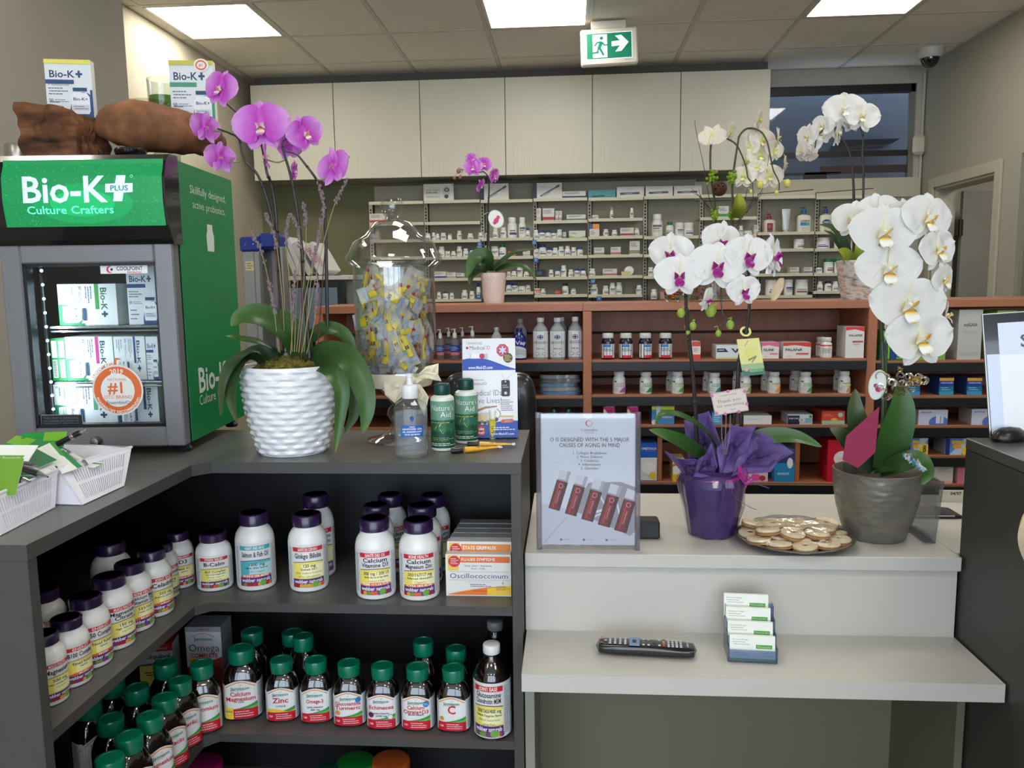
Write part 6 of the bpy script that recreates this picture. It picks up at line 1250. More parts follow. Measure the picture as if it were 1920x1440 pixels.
def film(u, v): a = 2*math.pi*u; n = mno.noise(Vector((v*5*math.cos(a), v*5*math.sin(a), 2)))*.003+mno.noise(Vector((v*16*math.cos(a), v*16*math.sin(a), 7)))*.0009; return (rx_*1.0*v*math.cos(a), ry*1.0*v*math.sin(a), .0195+(.027*(1-v**4))+n*(1 if v < .98 else .3))
b.grid(film, 110, 44, FILM); b.build('cling_film', thing('food_wrap', 'crinkled clear cling film stretched over the cookie tray', 'cling film', (cx_, cy_, ZU), R(4)), sharp=20)
# black pouch, paper with card, clear stand near the dark counter
p = UZ(1745, 975, ZU); t = thing('black_pouch', 'flat black zipped pouch on the white counter behind the grey pot', 'pouch', (p.x, p.y+.01, ZU))
b = MB(); b.prism([(-.075, 0), (.075, 0), (.08, .006), (.05, .010), (-.02, .012), (-.075, .010)], 0, .075, mat((24, 24, 26), .3, noise=.2, nscale=40, bump=.5), smooth=False); b.build('pouch_body', t); b = MB(); b.box(-.075, -.0012, .0055, .06, 0, .0085, mat((206, 206, 206), .4)); b.build('zip_strip', t)
A = Art(1, 1); A.text('ELLA', -.04, .04, .016, (150, 150, 154), 1); b = MB(); b.art(A, lambda u, v, e: (u, v, .0128+e), .0002); b.build('lettering', t)
p = UZ(1795, 935, ZU); b = MB(); b.box(-.05, 0, 0, .035, .004, .03, mat((220, 218, 206), .5)); A = Art(1, 1); A.text('04/97', -.01, .022, .012, (60, 60, 60), 1); b.art(A, lambda u, v, e: (u, -e-.0003, v), .0002); b.build('price_card', loc=(p.x-.01, 2.10, ZU+.0005), label='small cream printed card standing at the back of the white counter', cat='card')
p = UZ(1800, 1028, ZU); t = thing('clear_stand', 'tilted clear plastic brochure stand against the dark counter', 'stand', (.798, 1.76, ZU), 0, rot=(0, R(5), 0)); b = MB(); b.box(-.004, 0, 0, .004, .12, .14, clear_mat((206, 208, 210), 1.5, .1, 'stand_plastic', .12), .001); b.box(-.02, 0, 0, .004, .12, .003, clear_mat((206, 208, 210), 1.5, .1, 'stand_plastic', .12)); b.build('stand_sheet', t)
# framed notice on the dark counter
ZD = 1.17; NF = UZ(1857, 822, ZD)
t = thing('notice_frame', 'black and silver framed notice standing on the dark counter end', 'notice', (NF.x, NF.y, ZD), 0, rot=(R(-10), R(-4.5), R(-16)))
hN = .0+(UY(1840, 590, NF.y+.04).z-ZD)/math.cos(R(10)); b = MB(); b.box(0, 0, 0, .24, .006, hN, mat((20, 22, 28), .15, coat=.6), .001); b.build('frame_back', t); b = MB(); b.box(-.001, -.002, 0, .0005, .007, hN, mat((170, 172, 170), .3, .8)); b.box(-.001, -.002, hN-.001, .24, .007, hN+.001, mat((150, 152, 150), .3, .8)); b.build('frame_edge', t)
A = Art(240, 262); A.rect(3, 4, 240, 172, (214, 226, 246)).rect(26, 4, 240, 236, (220, 228, 244)).rect(26, 10, 240, 170, (240, 243, 248)).text('SI', 64, 197, 36, (76, 78, 92), 1, al='l')
for a in ((98, 90, 120, 112), (120, 112, 150, 104), (96, 84, 116, 62), (116, 62, 140, 74), (100, 78, 126, 100), (120, 70, 132, 96)): A.line(*a, 1, (140, 140, 176))
b = MB(); b.art(A, lambda u, v, e: (u*.001, -.0004-e, v*.001), .0001); b.build('paper', t)
p = UZ(1880, 812, ZD); t = thing('computer_mouse', 'black computer mouse on the dark counter in front of the notice', 'mouse', (UZ(1892, 826, ZD).x, UZ(1892, 826, ZD).y-.0, ZD), R(20))
b = MB(); b.lathe([(.0001, 0), (.03, 0), (.032, .006), (.028, .017), (.018, .025), (.0001, .028)], mat((18, 18, 20), .3), 28, sy=.75, sx=1.25, caps=False); b.build('mouse_shell', t); b = MB(); b.tube(bez([(.03, 0, .01), (.05, -.03, .012), (.07, -.05, .004), (.12, -.04, .003)], 16), .0017, mat((18, 18, 20), .4), 6); b.build('cable', t)
# cream bag hanging from the dark counter's edge, mostly outside the picture
p = UY(1908, 1005, 1.30); hb_ = .816-p.x; t = thing('cloth_bag', 'cream cloth bag hanging against the end of the dark counter', 'bag', (p.x+hb_/2, 1.30, p.z-.06)); BGM = mat((206, 190, 160), .9, noise=.05, nscale=60)
b = MB()
for sg in (-1, 1): b.grid(lambda u, v, sg=sg: ((-.5+u)*hb_*(1-.5*abs(2*v-1)**1.8), sg*.055*math.sin(math.pi*u)*(1-.4*abs(2*v-1)**2), .12*v), 12, 14, BGM)
b.build('bag_cloth', t)
b = MB(); b.tube(bez([(0, 0, .118), (.0, 0, .15), (hb_*.42, 0, 1.17-p.z+.03), (hb_*.5+.004, 0, 1.17-p.z+.062), (hb_*.5+.06, 0, 1.17-p.z+.063)], 14), .004, BGM, 6); b.build('strap', t)
# ================================================================ more orchids
TB = TOPZ
def potted(name, lb, px, Y, z, cat='potted plant'):
    p = UY(px, 560, Y); return thing(name, lb, cat, (p.x, Y, z)), Vector((p.x, Y, z))
# ---------------- small purple orchid on the bookcase
Yb = 3.14; PL, O = potted('purple_orchid', 'small purple orchid in a cream diamond-pattern pot on the bookcase', 926, Yb, TB)
s = Yb/F; hp_, r0, r1_ = 57*s, 18*s, 23.5*s
def dia(a, z, r, j):
    v = z/hp_; m = 10; e = abs(math.sin(a*m/1+v*17))*abs(math.sin(a*m/1-v*17)); return r+.0022*(1-e**.35)*(1 if .03 < v < .93 else 0), z
prof = [(r0+(r1_-r0)*k/40, hp_*k/40) for k in range(41)]
b = MB(); b.lathe(prof+[(r1_*.93, hp_), (r1_*.9, hp_-.01)], mat((226, 206, 196), .4, coat=.2), 120, fn=dia, caps=False); b.lathe([(r1_*.9, hp_-.01), (.0001, hp_-.008)], mat((70, 58, 40), .9), 24, caps=False); b.build('pot', PL)
for pts, hw, nr, m in (([(914, 508, Yb), (908, 484, Yb-.02), (890, 487, Yb-.03), (876, 520, Yb-.05)], 17, (-.2, -.9, .4), LEAF), ([(912, 510, Yb), (900, 504, Yb-.02), (886, 515, Yb-.03), (880, 534, Yb-.04)], 10, (-.2, -.9, .3), LEAFD),
 ([(928, 508, Yb), (955, 500, Yb), (985, 503, Yb-.02), (1007, 526, Yb-.03)], 8, (.1, -.6, .8), LEAF), ([(922, 508, Yb), (940, 492, Yb), (965, 474, Yb), (1004, 467, Yb)], 6, (-.1, -.7, .7), LEAFD), ([(916, 508, Yb), (918, 492, Yb), (914, 480, Yb)], 7, (.2, -.9, .2), LEAFD)): leaf(PL, O, pts, hw, nr, m)
stem(PL, O, [(914, 506, Yb), (914, 460, Yb), (915, 400, Yb), (917, 350, Yb), (914, 330, Yb), (905, 321, Yb)], .0042, .002, DST, nodes=2); stem(PL, O, [(918, 506, Yb+.01), (917, 450, Yb+.01), (916, 395, Yb+.01)], .002, .002, mat((60, 84, 44), .5), 'stake'); stem(PL, O, [(908, 322, Yb), (885, 325, Yb), (872, 319, Yb), (863, 318, Yb)], .0018, .0012, DST, 'flower_stem')
for a in ((887, 314, Yb-.03, 34, -6, -5, 0, 1), (907, 308, Yb-.02, 30, 25, 0, -8, 0), (883, 298, Yb+.02, 24, 150, 0, 0, 2), (926, 330, Yb, 32, 65, 10, -15, 1), (901, 348, Yb-.01, 26, 70, 20, -40, 2)): flower(PL, O, a[0], a[1], a[2], a[3], PU, a[4], a[5], a[6], a[7], fine=False)
for bx, by, br in ((860, 321, 4.4), (852, 334, 3), (863, 332, 3.2)): bud(PL, O, bx, by, Yb, br, PBUD, (bx+2, by-6, 868, 320))
t = thing('plant_tag', 'oval white plant tag with a pink flower print hanging on the small purple orchid stem', 'tag', UY(930, 411, Yb-.012), rot=(0, R(-25), 0)); A = Art(1, 1); k = Yb/F; A.disc(0, 0, 14*k, (206, 214, 206), 28, 17*k).disc(0, 0, 12.6*k, (232, 234, 228), 28, 15.6*k)
for q_ in ((-5, -3), (-2, 0), (2, 1), (5, 3), (0, -2)): A.disc(q_[0]*k, q_[1]*k-2*k, 3.4*k, (212, 50, 110), 10)
b = MB(); b.prism([(14*k*math.cos(.2244*i), 17*k*math.sin(.2244*i)) for i in range(28)], 0, .001, mat((206, 214, 206), .5)); b.art(A, lambda u, v, e: (u, -e, v), .0003); b.lathe([(7*k, -.0006), (7*k, .0006)], mat((236, 232, 226), .5), 16, (-14*k, .004, 17*k), M=None); b.build('tag_card', t)
# ---------------- orchid with magenta lips in purple wrap
Yc = 1.667+.150; PL, O = potted('wrapped_orchid', 'white orchid with magenta lips in a pot wrapped in purple cellophane', 1334, Yc, ZU); O.x = UY(1334, 990, Yc).x; PL.location.x = O.x; s = Yc/F
b = MB(); b.lathe([(36*s, 0), (56*s, 115*s), (54*s, 118*s), (50*s, 100*s), (.0001, 100*s)], mat((70, 40, 90), .5), 36, caps=False); b.build('pot', PL)
WRP = mat((64, 44, 98), .4, noise=.12, nscale=16, spec=.4); WRPD = ramp_mat([(0, (58, 42, 92)), (.6, (88, 70, 128)), (1, (110, 92, 150))], rough=.5, noise=.15, nscale=20, trans=.15, name='purple_paper')
def wr(a, z, r, j): return r*(1+.05*abs(math.sin(4*a+z*25))+.03*math.cos(7*a+2-z*30)+.025*abs(math.sin(9*a-z*60+1))), z
b = MB(); b.lathe([(38*s, .0005), (41*s, 4*s), (50*s, 50*s), (60*s, 100*s), (57*s, 112*s), (50*s, 122*s), (56*s, 132*s)], WRP, 100, fn=wr, caps=False); b.build('purple_wrap', PL, sharp=22)
for k, (qd) in enumerate((((1285, 895, .0), (1245, 845, -.05), (1262, 858, -.06), (1345, 868, -.05), (1330, 900, -.055)), ((1292, 880, .05), (1283, 790, .06), (1328, 768, .05), (1352, 830, .03), (1345, 880, .04)), ((1350, 893, -.06), (1345, 842, -.07), (1372, 798, -.05), (1420, 800, -.03), (1400, 870, -.04)), ((1370, 893, -.055), (1385, 858, -.05), (1420, 806, -.03), (1487, 846, -.02), (1445, 884, -.04)), ((1300, 893, -.06), (1312, 862, -.07), (1335, 832, -.07), (1345, 872, -.06), (1340, 895, -.06)))):
    P3 = [UY(x_, y_, Yc+d_)-O for x_, y_, d_ in qd]; c = sum(P3, Vector())/5
    def sheet(u, v, P3=P3, c=c, k=k):
        f = u*5; i = int(min(4, f)); e = P3[i].lerp(P3[(i+1) % 5], f-i); p_ = c.lerp(e, v); d_ = mno.noise(Vector((u*9+k, v*3, k)))*.012*v; return p_+Vector((0, -.012*(1-v)*0+d_-.004*math.sin(v*9+u*12), d_*.3))
    b = MB(); b.grid(sheet, 40, 8, WRPD, tf=lambda u, v: v); b.build('wrap_fold', PL, sharp=30)
b = MB(); CE = clear_mat((250, 249, 252), 1.45, .05, 'cellophane')
b.lathe([(40*s, .001), (46*s, 6*s), (56*s, 60*s), (66*s, 104*s), (60*s, 116*s)], CE, 60, fn=lambda a, z, r, j: (r*(1+.05*math.cos(5*a+z*40)+.10*mno.noise(Vector((math.cos(a)*4, math.sin(a)*4, z*50)))), z), caps=False)
b.build('cellophane', PL, sharp=15)
RBM = mat((176, 40, 140), .3, coat=.4)
b = MB(); b.lathe([(57.5*s, 110*s), (58.5*s, 113*s), (57.5*s, 116*s)], RBM, 60, fn=lambda a, z, r, j: (r, z+.006*math.cos(a)), caps=False); p0 = UY(1385, 890, Yc-.075)-O; q = random.Random(6)
for k in range(6): a = q.uniform(-1, 2.2); b.tube(bez([p0, p0+Vector((.02*math.cos(a), -.01, .02*math.sin(a))), p0+Vector((.03*math.cos(a)+.005, -.005, .012*math.sin(a)-.006)), p0+Vector((.014, 0, -.01-.004*k))], 14), .0022, RBM, 5, flat=.35)
b.tube(bez([p0, UY(1372, 925, Yc-.07)-O, UY(1400, 948, Yc-.08)-O, UY(1418, 956, Yc-.08)-O], 14), .002, RBM, 5, flat=.35); b.tube(bez([p0, UY(1412, 905, Yc-.06)-O, UY(1442, 916, Yc-.06)-O], 10), .003, mat((84, 40, 150), .3, coat=.4), 5, flat=.35); b.build('curled_ribbon', PL, label='curled magenta ribbon')
for pts, hw, nr in (([(1352, 860, Yc), (1325, 812, Yc-.04), (1280, 782, Yc-.07), (1243, 776, Yc-.08), (1228, 795, Yc-.08)], 10, (0, -.45, .9)), ([(1325, 862, Yc-.02), (1292, 838, Yc-.06), (1252, 818, Yc-.09), (1217, 806, Yc-.1)], 15, (.2, -.8, .5)), ([(1380, 850, Yc), (1430, 822, Yc-.01), (1490, 820, Yc-.02), (1541, 838, Yc-.02)], 17, (0, -.8, .6))): leaf(PL, O, pts, hw, nr)
Yq = Yc-.01
for pts, r0, nd in (([(1308, 862, Yq), (1304, 770, Yq), (1297, 680, Yq), (1288, 600, Yq), (1285, 548, Yq), (1276, 520, Yq)], .0052, 3), ([(1386, 862, Yq), (1390, 780, Yq), (1384, 725, Yq), (1386, 675, Yq), (1398, 630, Yq), (1405, 570, Yq), (1403, 505, Yq)], .0055, 3), ([(1372, 858, Yq+.02), (1378, 760, Yq+.02), (1384, 700, Yq+.02)], .0035, 1)): stem(PL, O, pts, r0, .003, DST, nodes=nd)
stem(PL, O, [(1402, 520, Yq+.01), (1380, 512, Yq+.01), (1357, 520, Yq), (1352, 560, Yq), (1355, 590, Yq)], .003, .0014, GST, nodes=1)
ML = 'magenta_lip'
for a in ((1350, 452, Yq+.03, 76, 25, 12, 10, 1), (1258, 474, Yq+.01, 76, -22, 4, -6, 0), (1450, 480, Yq+.02, 84, 58, -4, 12, 2), (1274, 516, Yq-.04, 84, -6, -6, 0, 1), (1344, 498, Yq-.04, 92, 4, -8, 4, 0), (1403, 480, Yq-.03, 84, 12, -4, 8, 2), (1394, 545, Yq-.05, 62, 18, 0, -6, 1), (1326, 562, Yq-.02, 48, 60, 20, 30, 0)): flower(PL, O, a[0], a[1], a[2], a[3], ML, a[4], a[5], a[6], a[7])
for bx, by, br, hx, hy_ in ((1277, 588, 8, 1286, 574), (1333, 584, 10.5, 1345, 571), (1299, 612, 7, 1303, 600), (1290, 624, 4.6, 1288, 612), (1369, 610, 8, 1372, 596), (1347, 626, 6, 1345, 612)): bud(PL, O, bx, by, Yq, br, BUDM, (hx, hy_, hx+(9 if bx < 1290 else -6), hy_+2))
stem(PL, O, [(1290, 580, Yq), (1298, 600, Yq), (1291, 620, Yq)], .0012, .001, GST, 'pedicel'); stem(PL, O, [(1355, 590, Yq), (1362, 600, Yq), (1350, 612, Yq)], .0012, .001, GST, 'pedicel')
def quad_card(name, lb, cat, q4, Y, body, draw, th=.0008, w=100):
    P = [UY(x_, y_, Y) for x_, y_ in q4]; t = thing(name, lb, cat, P[0]); n = (P[1]-P[0]).cross(P[3]-P[0]).normalized(); n = n if n.y < 0 else -n; d = [p_-P[0] for p_ in P]
    mp = lambda u, v, e: tuple((d[0].lerp(d[1], u)).lerp(d[3].lerp(d[2], u), v)+n*(e+.0003)); b = MB(); b.add([tuple(x_) for x_ in d]+[tuple(x_-n*th) for x_ in d], [(0, 1, 2, 3), (7, 6, 5, 4), (0, 4, 5, 1), (1, 5, 6, 2), (2, 6, 7, 3), (3, 7, 4, 0)], mat(body, .55), False)
    A = Art(1, 1); draw(A); b.art(A, mp, .00015); b.build('card_stock', t); return t
def dr(A): A.rect(0, 0, 1, .16, (50, 110, 84)).rect(0, .16, 1, .32, (150, 180, 130)).disc(.5, .62, .26, (220, 214, 120), 20, .18); A.line(.3, .8, .5, .95, .02, (190, 120, 130)).line(.35, .42, .7, .5, .05, (120, 140, 90)).line(.5, .35, .75, .52, .04, (120, 140, 90)).text('PREVENTION', .62, .12, .09, (210, 230, 200), 0, .6).disc(.2, .18, .09, (220, 150, 160), 14, .06)
quad_card('plant_tag', 'yellow and green paper tag hanging on the magenta-lipped orchid stem', 'tag', ((1393, 706), (1435, 702), (1423, 634), (1381, 637)), Yq-.012, (224, 218, 140), dr)
p = UY(1398, 622, Yq); b = MB(); b.grid(lambda u, v: (.0125*(.6+.4*v)*math.cos(6.2832*u), .0125*(.6+.4*v)*math.sin(6.2832*u), 0), 24, 2, mat((220, 214, 130), .5)); b.build('tag_loop', [o for o in COL.objects if o.name.startswith('plant_tag')][-1], p-UY(1393, 706, Yq-.012), (R(62), 0, 0))
def dr(A): A.rect(.03, .05, .97, .95, (214, 202, 190)).text('CONGRATULATIONS', .5, .82, .09, (90, 80, 90), 0, .5).text('Thank you', .48, .58, .2, (110, 100, 120), 0, .7).text('for everything', .5, .38, .17, (110, 100, 120), 0, .8).text('xo', .55, .18, .15, (110, 100, 120)); [A.disc(x_, y_, .05, (196, 110, 160), 9, .07) for x_, y_ in ((0.03, .9), (.05, .1), (.3, .02), (.7, .02), (.97, .3), (.96, .85), (.5, .98))]
quad_card('gift_card', 'small pink-bordered gift card on a clear fork in the purple wrapped orchid', 'card', ((1341, 780), (1404, 770), (1397, 727), (1332, 739)), Yc-.07, (206, 170, 180), dr)
p = UY(1360, 835, Yc-.068); b = MB(); cf = clear_mat((232, 226, 236), 1.5, .05, 'fork_plastic', .1)
for dx in (-.008, 0, .008): b.tube(bez([(dx*.3, 0, -.02), (dx, 0, .02), (dx*1.2, -.001, .068)], 8), .0016, cf, 6)
b.build('card_fork', loc=tuple(p), label='clear plastic card fork stuck in the purple wrapped orchid', cat='card fork')
# ---------------- white orchid in the grey pot
Yd = 1.667+.142; PL, O = potted('white_orchid', 'white orchid with yellow centres in a hammered grey pot on the white counter', 1642, Yd, ZU); O.x = UY(1640, 990, Yd).x; PL.location.x = O.x; s = Yd/F; hp_ = UY(1640, 880, Yd).z-ZU
GP = mat((112, 108, 98), .35, .25, noise=.12, nscale=30, coat=.15)
prof = [(s*(50+26*math.sin(math.pi/2*min(1, k/40*1.15))**.8), hp_*k/60) for k in range(61)]; prof = [(s*(50+(77-50)*math.sin(math.pi/2*(k/60))**.75), hp_*k/60) for k in range(61)]
def ham(a, z, r, j): return r+.0016*mno.noise(Vector((math.cos(a)*5, math.sin(a)*5, z*110))), z
b = MB(); b.lathe([(.0001, 0)]+prof+[(s*75, hp_+.001), (s*73, hp_-.002), (s*70, hp_-.03)], GP, 110, fn=ham, caps=False); b.lathe([(s*71, hp_-.03), (.0001, hp_-.028)], mat((60, 48, 34), .9, noise=.3, nscale=90), 30, caps=False); b.build('pot', PL)
for pts, hw, nr, m in (([(1640, 882, Yd), (1617, 825, Yd-.01), (1604, 775, Yd-.01), (1604, 730, Yd)], 22, (.1, -1, .1), LEAFD), ([(1655, 880, Yd-.02), (1676, 820, Yd-.03), (1690, 765, Yd-.03), (1688, 717, Yd-.02)], 31, (.1, -1, .05), LEAF), ([(1636, 878, Yd-.01), (1605, 845, Yd-.02), (1578, 815, Yd-.03), (1556, 803, Yd-.03)], 17, (-.1, -.95, .3), LEAFD), ([(1650, 884, Yd-.02), (1690, 868, Yd-.06), (1724, 862, Yd-.08), (1740, 885, Yd-.09), (1728, 910, Yd-.09)], 18, (.2, -.8, .55), LEAF), ([(1640, 884, Yd-.02), (1680, 878, Yd-.05), (1704, 886, Yd-.07)], 9, (0, -.6, .8), LEAF)): leaf(PL, O, pts, hw, nr, m, fold=.12)
for pts, r0, nd in (([(1652, 880, Yd), (1656, 760, Yd), (1655, 670, Yd), (1652, 590, Yd), (1655, 520, Yd), (1665, 450, Yd), (1690, 405, Yd+.01), (1720, 400, Yd+.01), (1750, 450, Yd+.01), (1765, 520, Yd+.01), (1768, 600, Yd)], .0045, 3), ([(1657, 880, Yd+.015), (1661, 760, Yd+.015), (1662, 650, Yd+.015), (1672, 560, Yd+.015), (1690, 520, Yd)], .004, 2)): stem(PL, O, pts, r0, .002, GST, nodes=nd)
for a in ((1600, 412, Yd+.02, 70, -32, 0, 0, 0), (1648, 400, Yd+.03, 78, 6, -10, 0, 2), (1694, 408, Yd+.035, 70, 20, 0, 0, 1), (1656, 436, Yd-.03, 108, 0, -4, 0, 1), (1738, 410, Yd-.02, 96, 20, -4, 4, 0), (1666, 505, Yd-.04, 104, -4, -4, 2, 2), (1757, 468, Yd-.03, 82, 28, -4, -8, 1), (1768, 524, Yd-.03, 64, 40, 0, -16, 0), (1774, 590, Yd-.01, 56, 66, 0, -10, 2), (1702, 572, Yd-.05, 122, 2, -4, -2, 0), (1724, 634, Yd-.06, 114, 8, -8, -4, 1)): flower(PL, O, a[0], a[1], a[2], a[3], 'white', a[4], a[5], a[6], a[7])
p = UY(1608, 860, Yd-.055); t = thing('pink_envelope', 'dark pink paper envelope standing in the grey orchid pot', 'envelope', p); b = MB(); P = [UY(x_, y_, Yd-.05+d_)-p for x_, y_, d_ in ((1649, 763, .0), (1641, 849, -.01), (1609, 878, -.025), (1580, 863, -.035), (1587, 818, -.03))]
nn = Vector((.25, -.95, .1)).normalized()*.001; b.add([tuple(v) for v in P]+[tuple(v-nn) for v in P], [tuple(range(5)), tuple(range(5, 10))[::-1]]+[(k, (k+1) % 5, 5+(k+1) % 5, 5+k) for k in range(5)], mat((150, 46, 82), .8, noise=.03, nscale=90), False); b.build('paper', t)
t = thing('plant_tag', 'oval white and green plant tag with pink print by the grey orchid pot ribbon', 'tag', UY(1645, 722, Yd-.02), rot=(0, R(8), R(-35))); A = Art(1, 1); A.disc(0, 0, 15*s, (196, 214, 200), 28, 28*s).disc(0, 0, 13*s, (226, 230, 226), 28, 26*s).disc(-2*s, -2*s, 4*s, (210, 40, 110), 10).disc(3*s, -8*s, 5*s, (210, 40, 110), 10)
b = MB(); b.prism([(15*s*math.cos(.2244*i), 28*s*math.sin(.2244*i)) for i in range(28)], 0, .001, mat((196, 214, 200), .5)); b.art(A, lambda u, v, e: (u, -e-.0003, v), .0002); b.build('tag_card', t)
SR = mat((206, 200, 190), .2, .85); GR = mat((176, 150, 96), .25, .9); p = UY(1690, 712, Yd-.035)-O; q = random.Random(21); b = MB()
for k in range(26):
    c = p+Vector((q.uniform(-.045, .05), q.uniform(-.015, .015), q.uniform(-.012, .028)-abs(q.uniform(0, .02)))); r_ = q.uniform(.005, .009); a0 = q.uniform(0, 6); ax = q.uniform(-1, 1)
    if k % 7 == 6: c = p+Vector((-.05+.004*k, 0, -.05+.002*k))
    b.tube([c+Vector((r_*math.cos(a0+t_*.5), r_*.5*math.sin(a0+t_*.5)*ax+.0012*t_, r_*math.sin(a0+t_*.5))) for t_ in range(16)], .0028, (SR, SR, GR)[k % 3], 5, flat=.2)
b.build('curled_ribbon', PL, label='curled silver ribbon', kind='stuff')
HOLO = ramp_mat([(.3, (60, 50, 60)), (.45, (60, 140, 160)), (.55, (206, 200, 196)), (.65, (110, 90, 60)), (.8, (230, 224, 214))], attr=None, rough=.15, nscale=45, name='foil', coat=.6)
p = UY(1712, 862, Yd-.10)-O; q = random.Random(2); b = MB()
for k in range(9): a = k*.7; c = p+Vector((.004*k-.014, 0, -.0035*k+.010)); b.grid(lambda u, v, a=a, c=c: c+Vector((.016*(u-.5)*math.cos(a)-.010*(v-.5)*math.sin(a), -.008*math.sin(3*u+a), .016*(u-.5)*math.sin(a)+.010*(v-.5)*math.cos(a)+.003*math.sin(6*v))), 5, 4, HOLO)
b.build('foil_bow', PL, label='crumpled iridescent foil bow', sharp=10, kind='stuff')
# ---------------- arched white orchids in the glass cylinder
Ye = 3.17; PL, O = potted('arched_orchid', 'arching cream orchids with moss and twigs in a clear glass cylinder on the bookcase', 1338, Ye, TB); s = Ye/F
b = MB(); hg = 112*s; rg = 45*s; G2 = clear_mat((250, 252, 252), 1.5); b.lathe([(.0001, .002), (rg*.97, 0), (rg, .004), (rg, hg), (rg*.95, hg), (rg*.94, .008), (.0001, .008)], G2, 40, caps=False); b.build('glass_vase', PL)
b = MB(); b.lathe([(.0001, .01), (rg*.92, .01), (rg*.92, 45*s), (.0001, 50*s)], ramp_mat([(.35, (90, 50, 44)), (.5, (150, 120, 110)), (.65, (70, 80, 60))], attr=None, nscale=80, rough=.8, name='pebble_mix'), 30, caps=False); b.build('filling', PL, kind='stuff'); moss(PL, 46*s, rg*.9, .02, 30, 3)
for pts in ([(1343, 500, Ye), (1341, 392, Ye), (1335, 347, Ye), (1332, 319, Ye), (1333, 272, Ye), (1342, 261, Ye), (1356, 258, Ye), (1378, 269, Ye-.02), (1389, 287, Ye-.03), (1399, 314, Ye-.04), (1402, 332, Ye-.04), (1409, 342, Ye-.04)], [(1374, 500, Ye), (1374, 394, Ye), (1373, 347, Ye), (1377, 310, Ye), (1383, 272, Ye), (1387, 254, Ye), (1402, 241, Ye), (1425, 246, Ye), (1438, 265, Ye-.02), (1444, 291, Ye-.03), (1450, 319, Ye-.03), (1460, 340, Ye-.03), (1461, 357, Ye-.03)]): stem(PL, O, pts, .0046, .0022, mat((62, 66, 34), .5, noise=.2), nodes=4)
for a in ((1336, 254, .0, 48, -12, 150, 0, 0), (1370, 246, .0, 38, 60, 20, 10, 1), (1424, 224, 0, 46, 70, 10, 20, 2), (1459, 257, 0, 36, 75, 0, 0, 0), (1429, 264, .03, 50, 20, 0, 10, 1), (1405, 277, .02, 36, -30, 0, 0, 2), (1425, 292, .02, 50, 10, -10, 0, 0), (1398, 300, .01, 40, 60, 0, 15, 1), (1419, 314, -.02, 30, 0, 0, 0, 2), (1394, 331, -.02, 44, -30, -10, 0, 0), (1442, 330, .0, 50, 10, -10, 0, 1), (1472, 307, -.01, 34, 70, 0, 5, 2), (1452, 281, .02, 40, 30, 0, 0, 0), (1412, 250, .03, 34, 10, 20, 0, 1)): flower(PL, O, a[0], a[1], Ye+a[2], a[3], 'cream', a[4], a[5], a[6], a[7], fine=False)
YB = mat((206, 204, 96), .4)
for bx, by, br in ((1476, 344, 6.5), (1425, 347, 6.5), (1408, 360, 3.4), (1456, 362, 3.8)): bud(PL, O, bx, by, Ye-.03, br, YB, (bx-4, by-6, bx-12, by-4))
GM = mat((122, 150, 34), .95, noise=.4, nscale=120); q = random.Random(5)
for cx_, cy_, rx2, ry2 in ((1335, 332, 8, 12), (1372, 334, 7, 9), (1341, 402, 8, 10), (1372, 404, 10, 8), (1374, 330, 6, 5)):
    p = UY(cx_, cy_, Ye-.012)-O; b = MB()
    for k in range(26): b.ball(p+Vector((q.gauss(0, rx2*.45*s), q.gauss(0, .005), q.gauss(0, ry2*.45*s))), 3.0*s, GM, 6)
    b.build('moss_tuft', PL, kind='stuff')
p = UY(1349, 354, Ye-.02)-O; q = random.Random(1); b = MB()
for k in range(34):
    ax = Vector((q.gauss(0, 1), q.gauss(0, 1), q.gauss(0, 1))).normalized(); u_ = ax.orthogonal().normalized(); v_ = ax.cross(u_); b.tube([p+(u_*math.cos(t_*.4)+v_*math.sin(t_*.4))*12.5*s for t_ in range(17)], 1.0*s, mat((74, 44, 30), .8), 4)
b.build('twig_ball', PL, label='small brown woven twig ball')
p = UY(1380, 378, Ye-.03)-O; leaf(PL, O, [(1376, 408, Ye-.02), (1382, 385, Ye-.04), (1384, 362, Ye-.03)], 14, (.4, -1, 0), LEAFY, fold=.5, name='spathe')
TW = mat((66, 46, 36), .8)
for pts in ([(1345, 410, Ye), (1330, 372, Ye), (1320, 314, Ye), (1304, 240, Ye), (1304, 226, Ye)], [(1342, 415, Ye), (1325, 385, Ye), (1308, 365, Ye), (1297, 354, Ye)], [(1344, 420, Ye), (1328, 396, Ye), (1315, 372, Ye), (1300, 362, Ye)], [(1380, 420, Ye), (1405, 385, Ye), (1432, 350, Ye), (1442, 290, Ye)], [(1382, 425, Ye), (1396, 402, Ye), (1420, 375, Ye), (1430, 360, Ye)], [(1386, 420, Ye), (1398, 370, Ye), (1404, 345, Ye), (1412, 338, Ye)], [(1335, 395, Ye), (1316, 372, Ye), (1310, 355, Ye)], [(1400, 400, Ye), (1412, 370, Ye), (1408, 310, Ye)]): stem(PL, O, pts, .0016, .0008, TW, 'twig', 5)
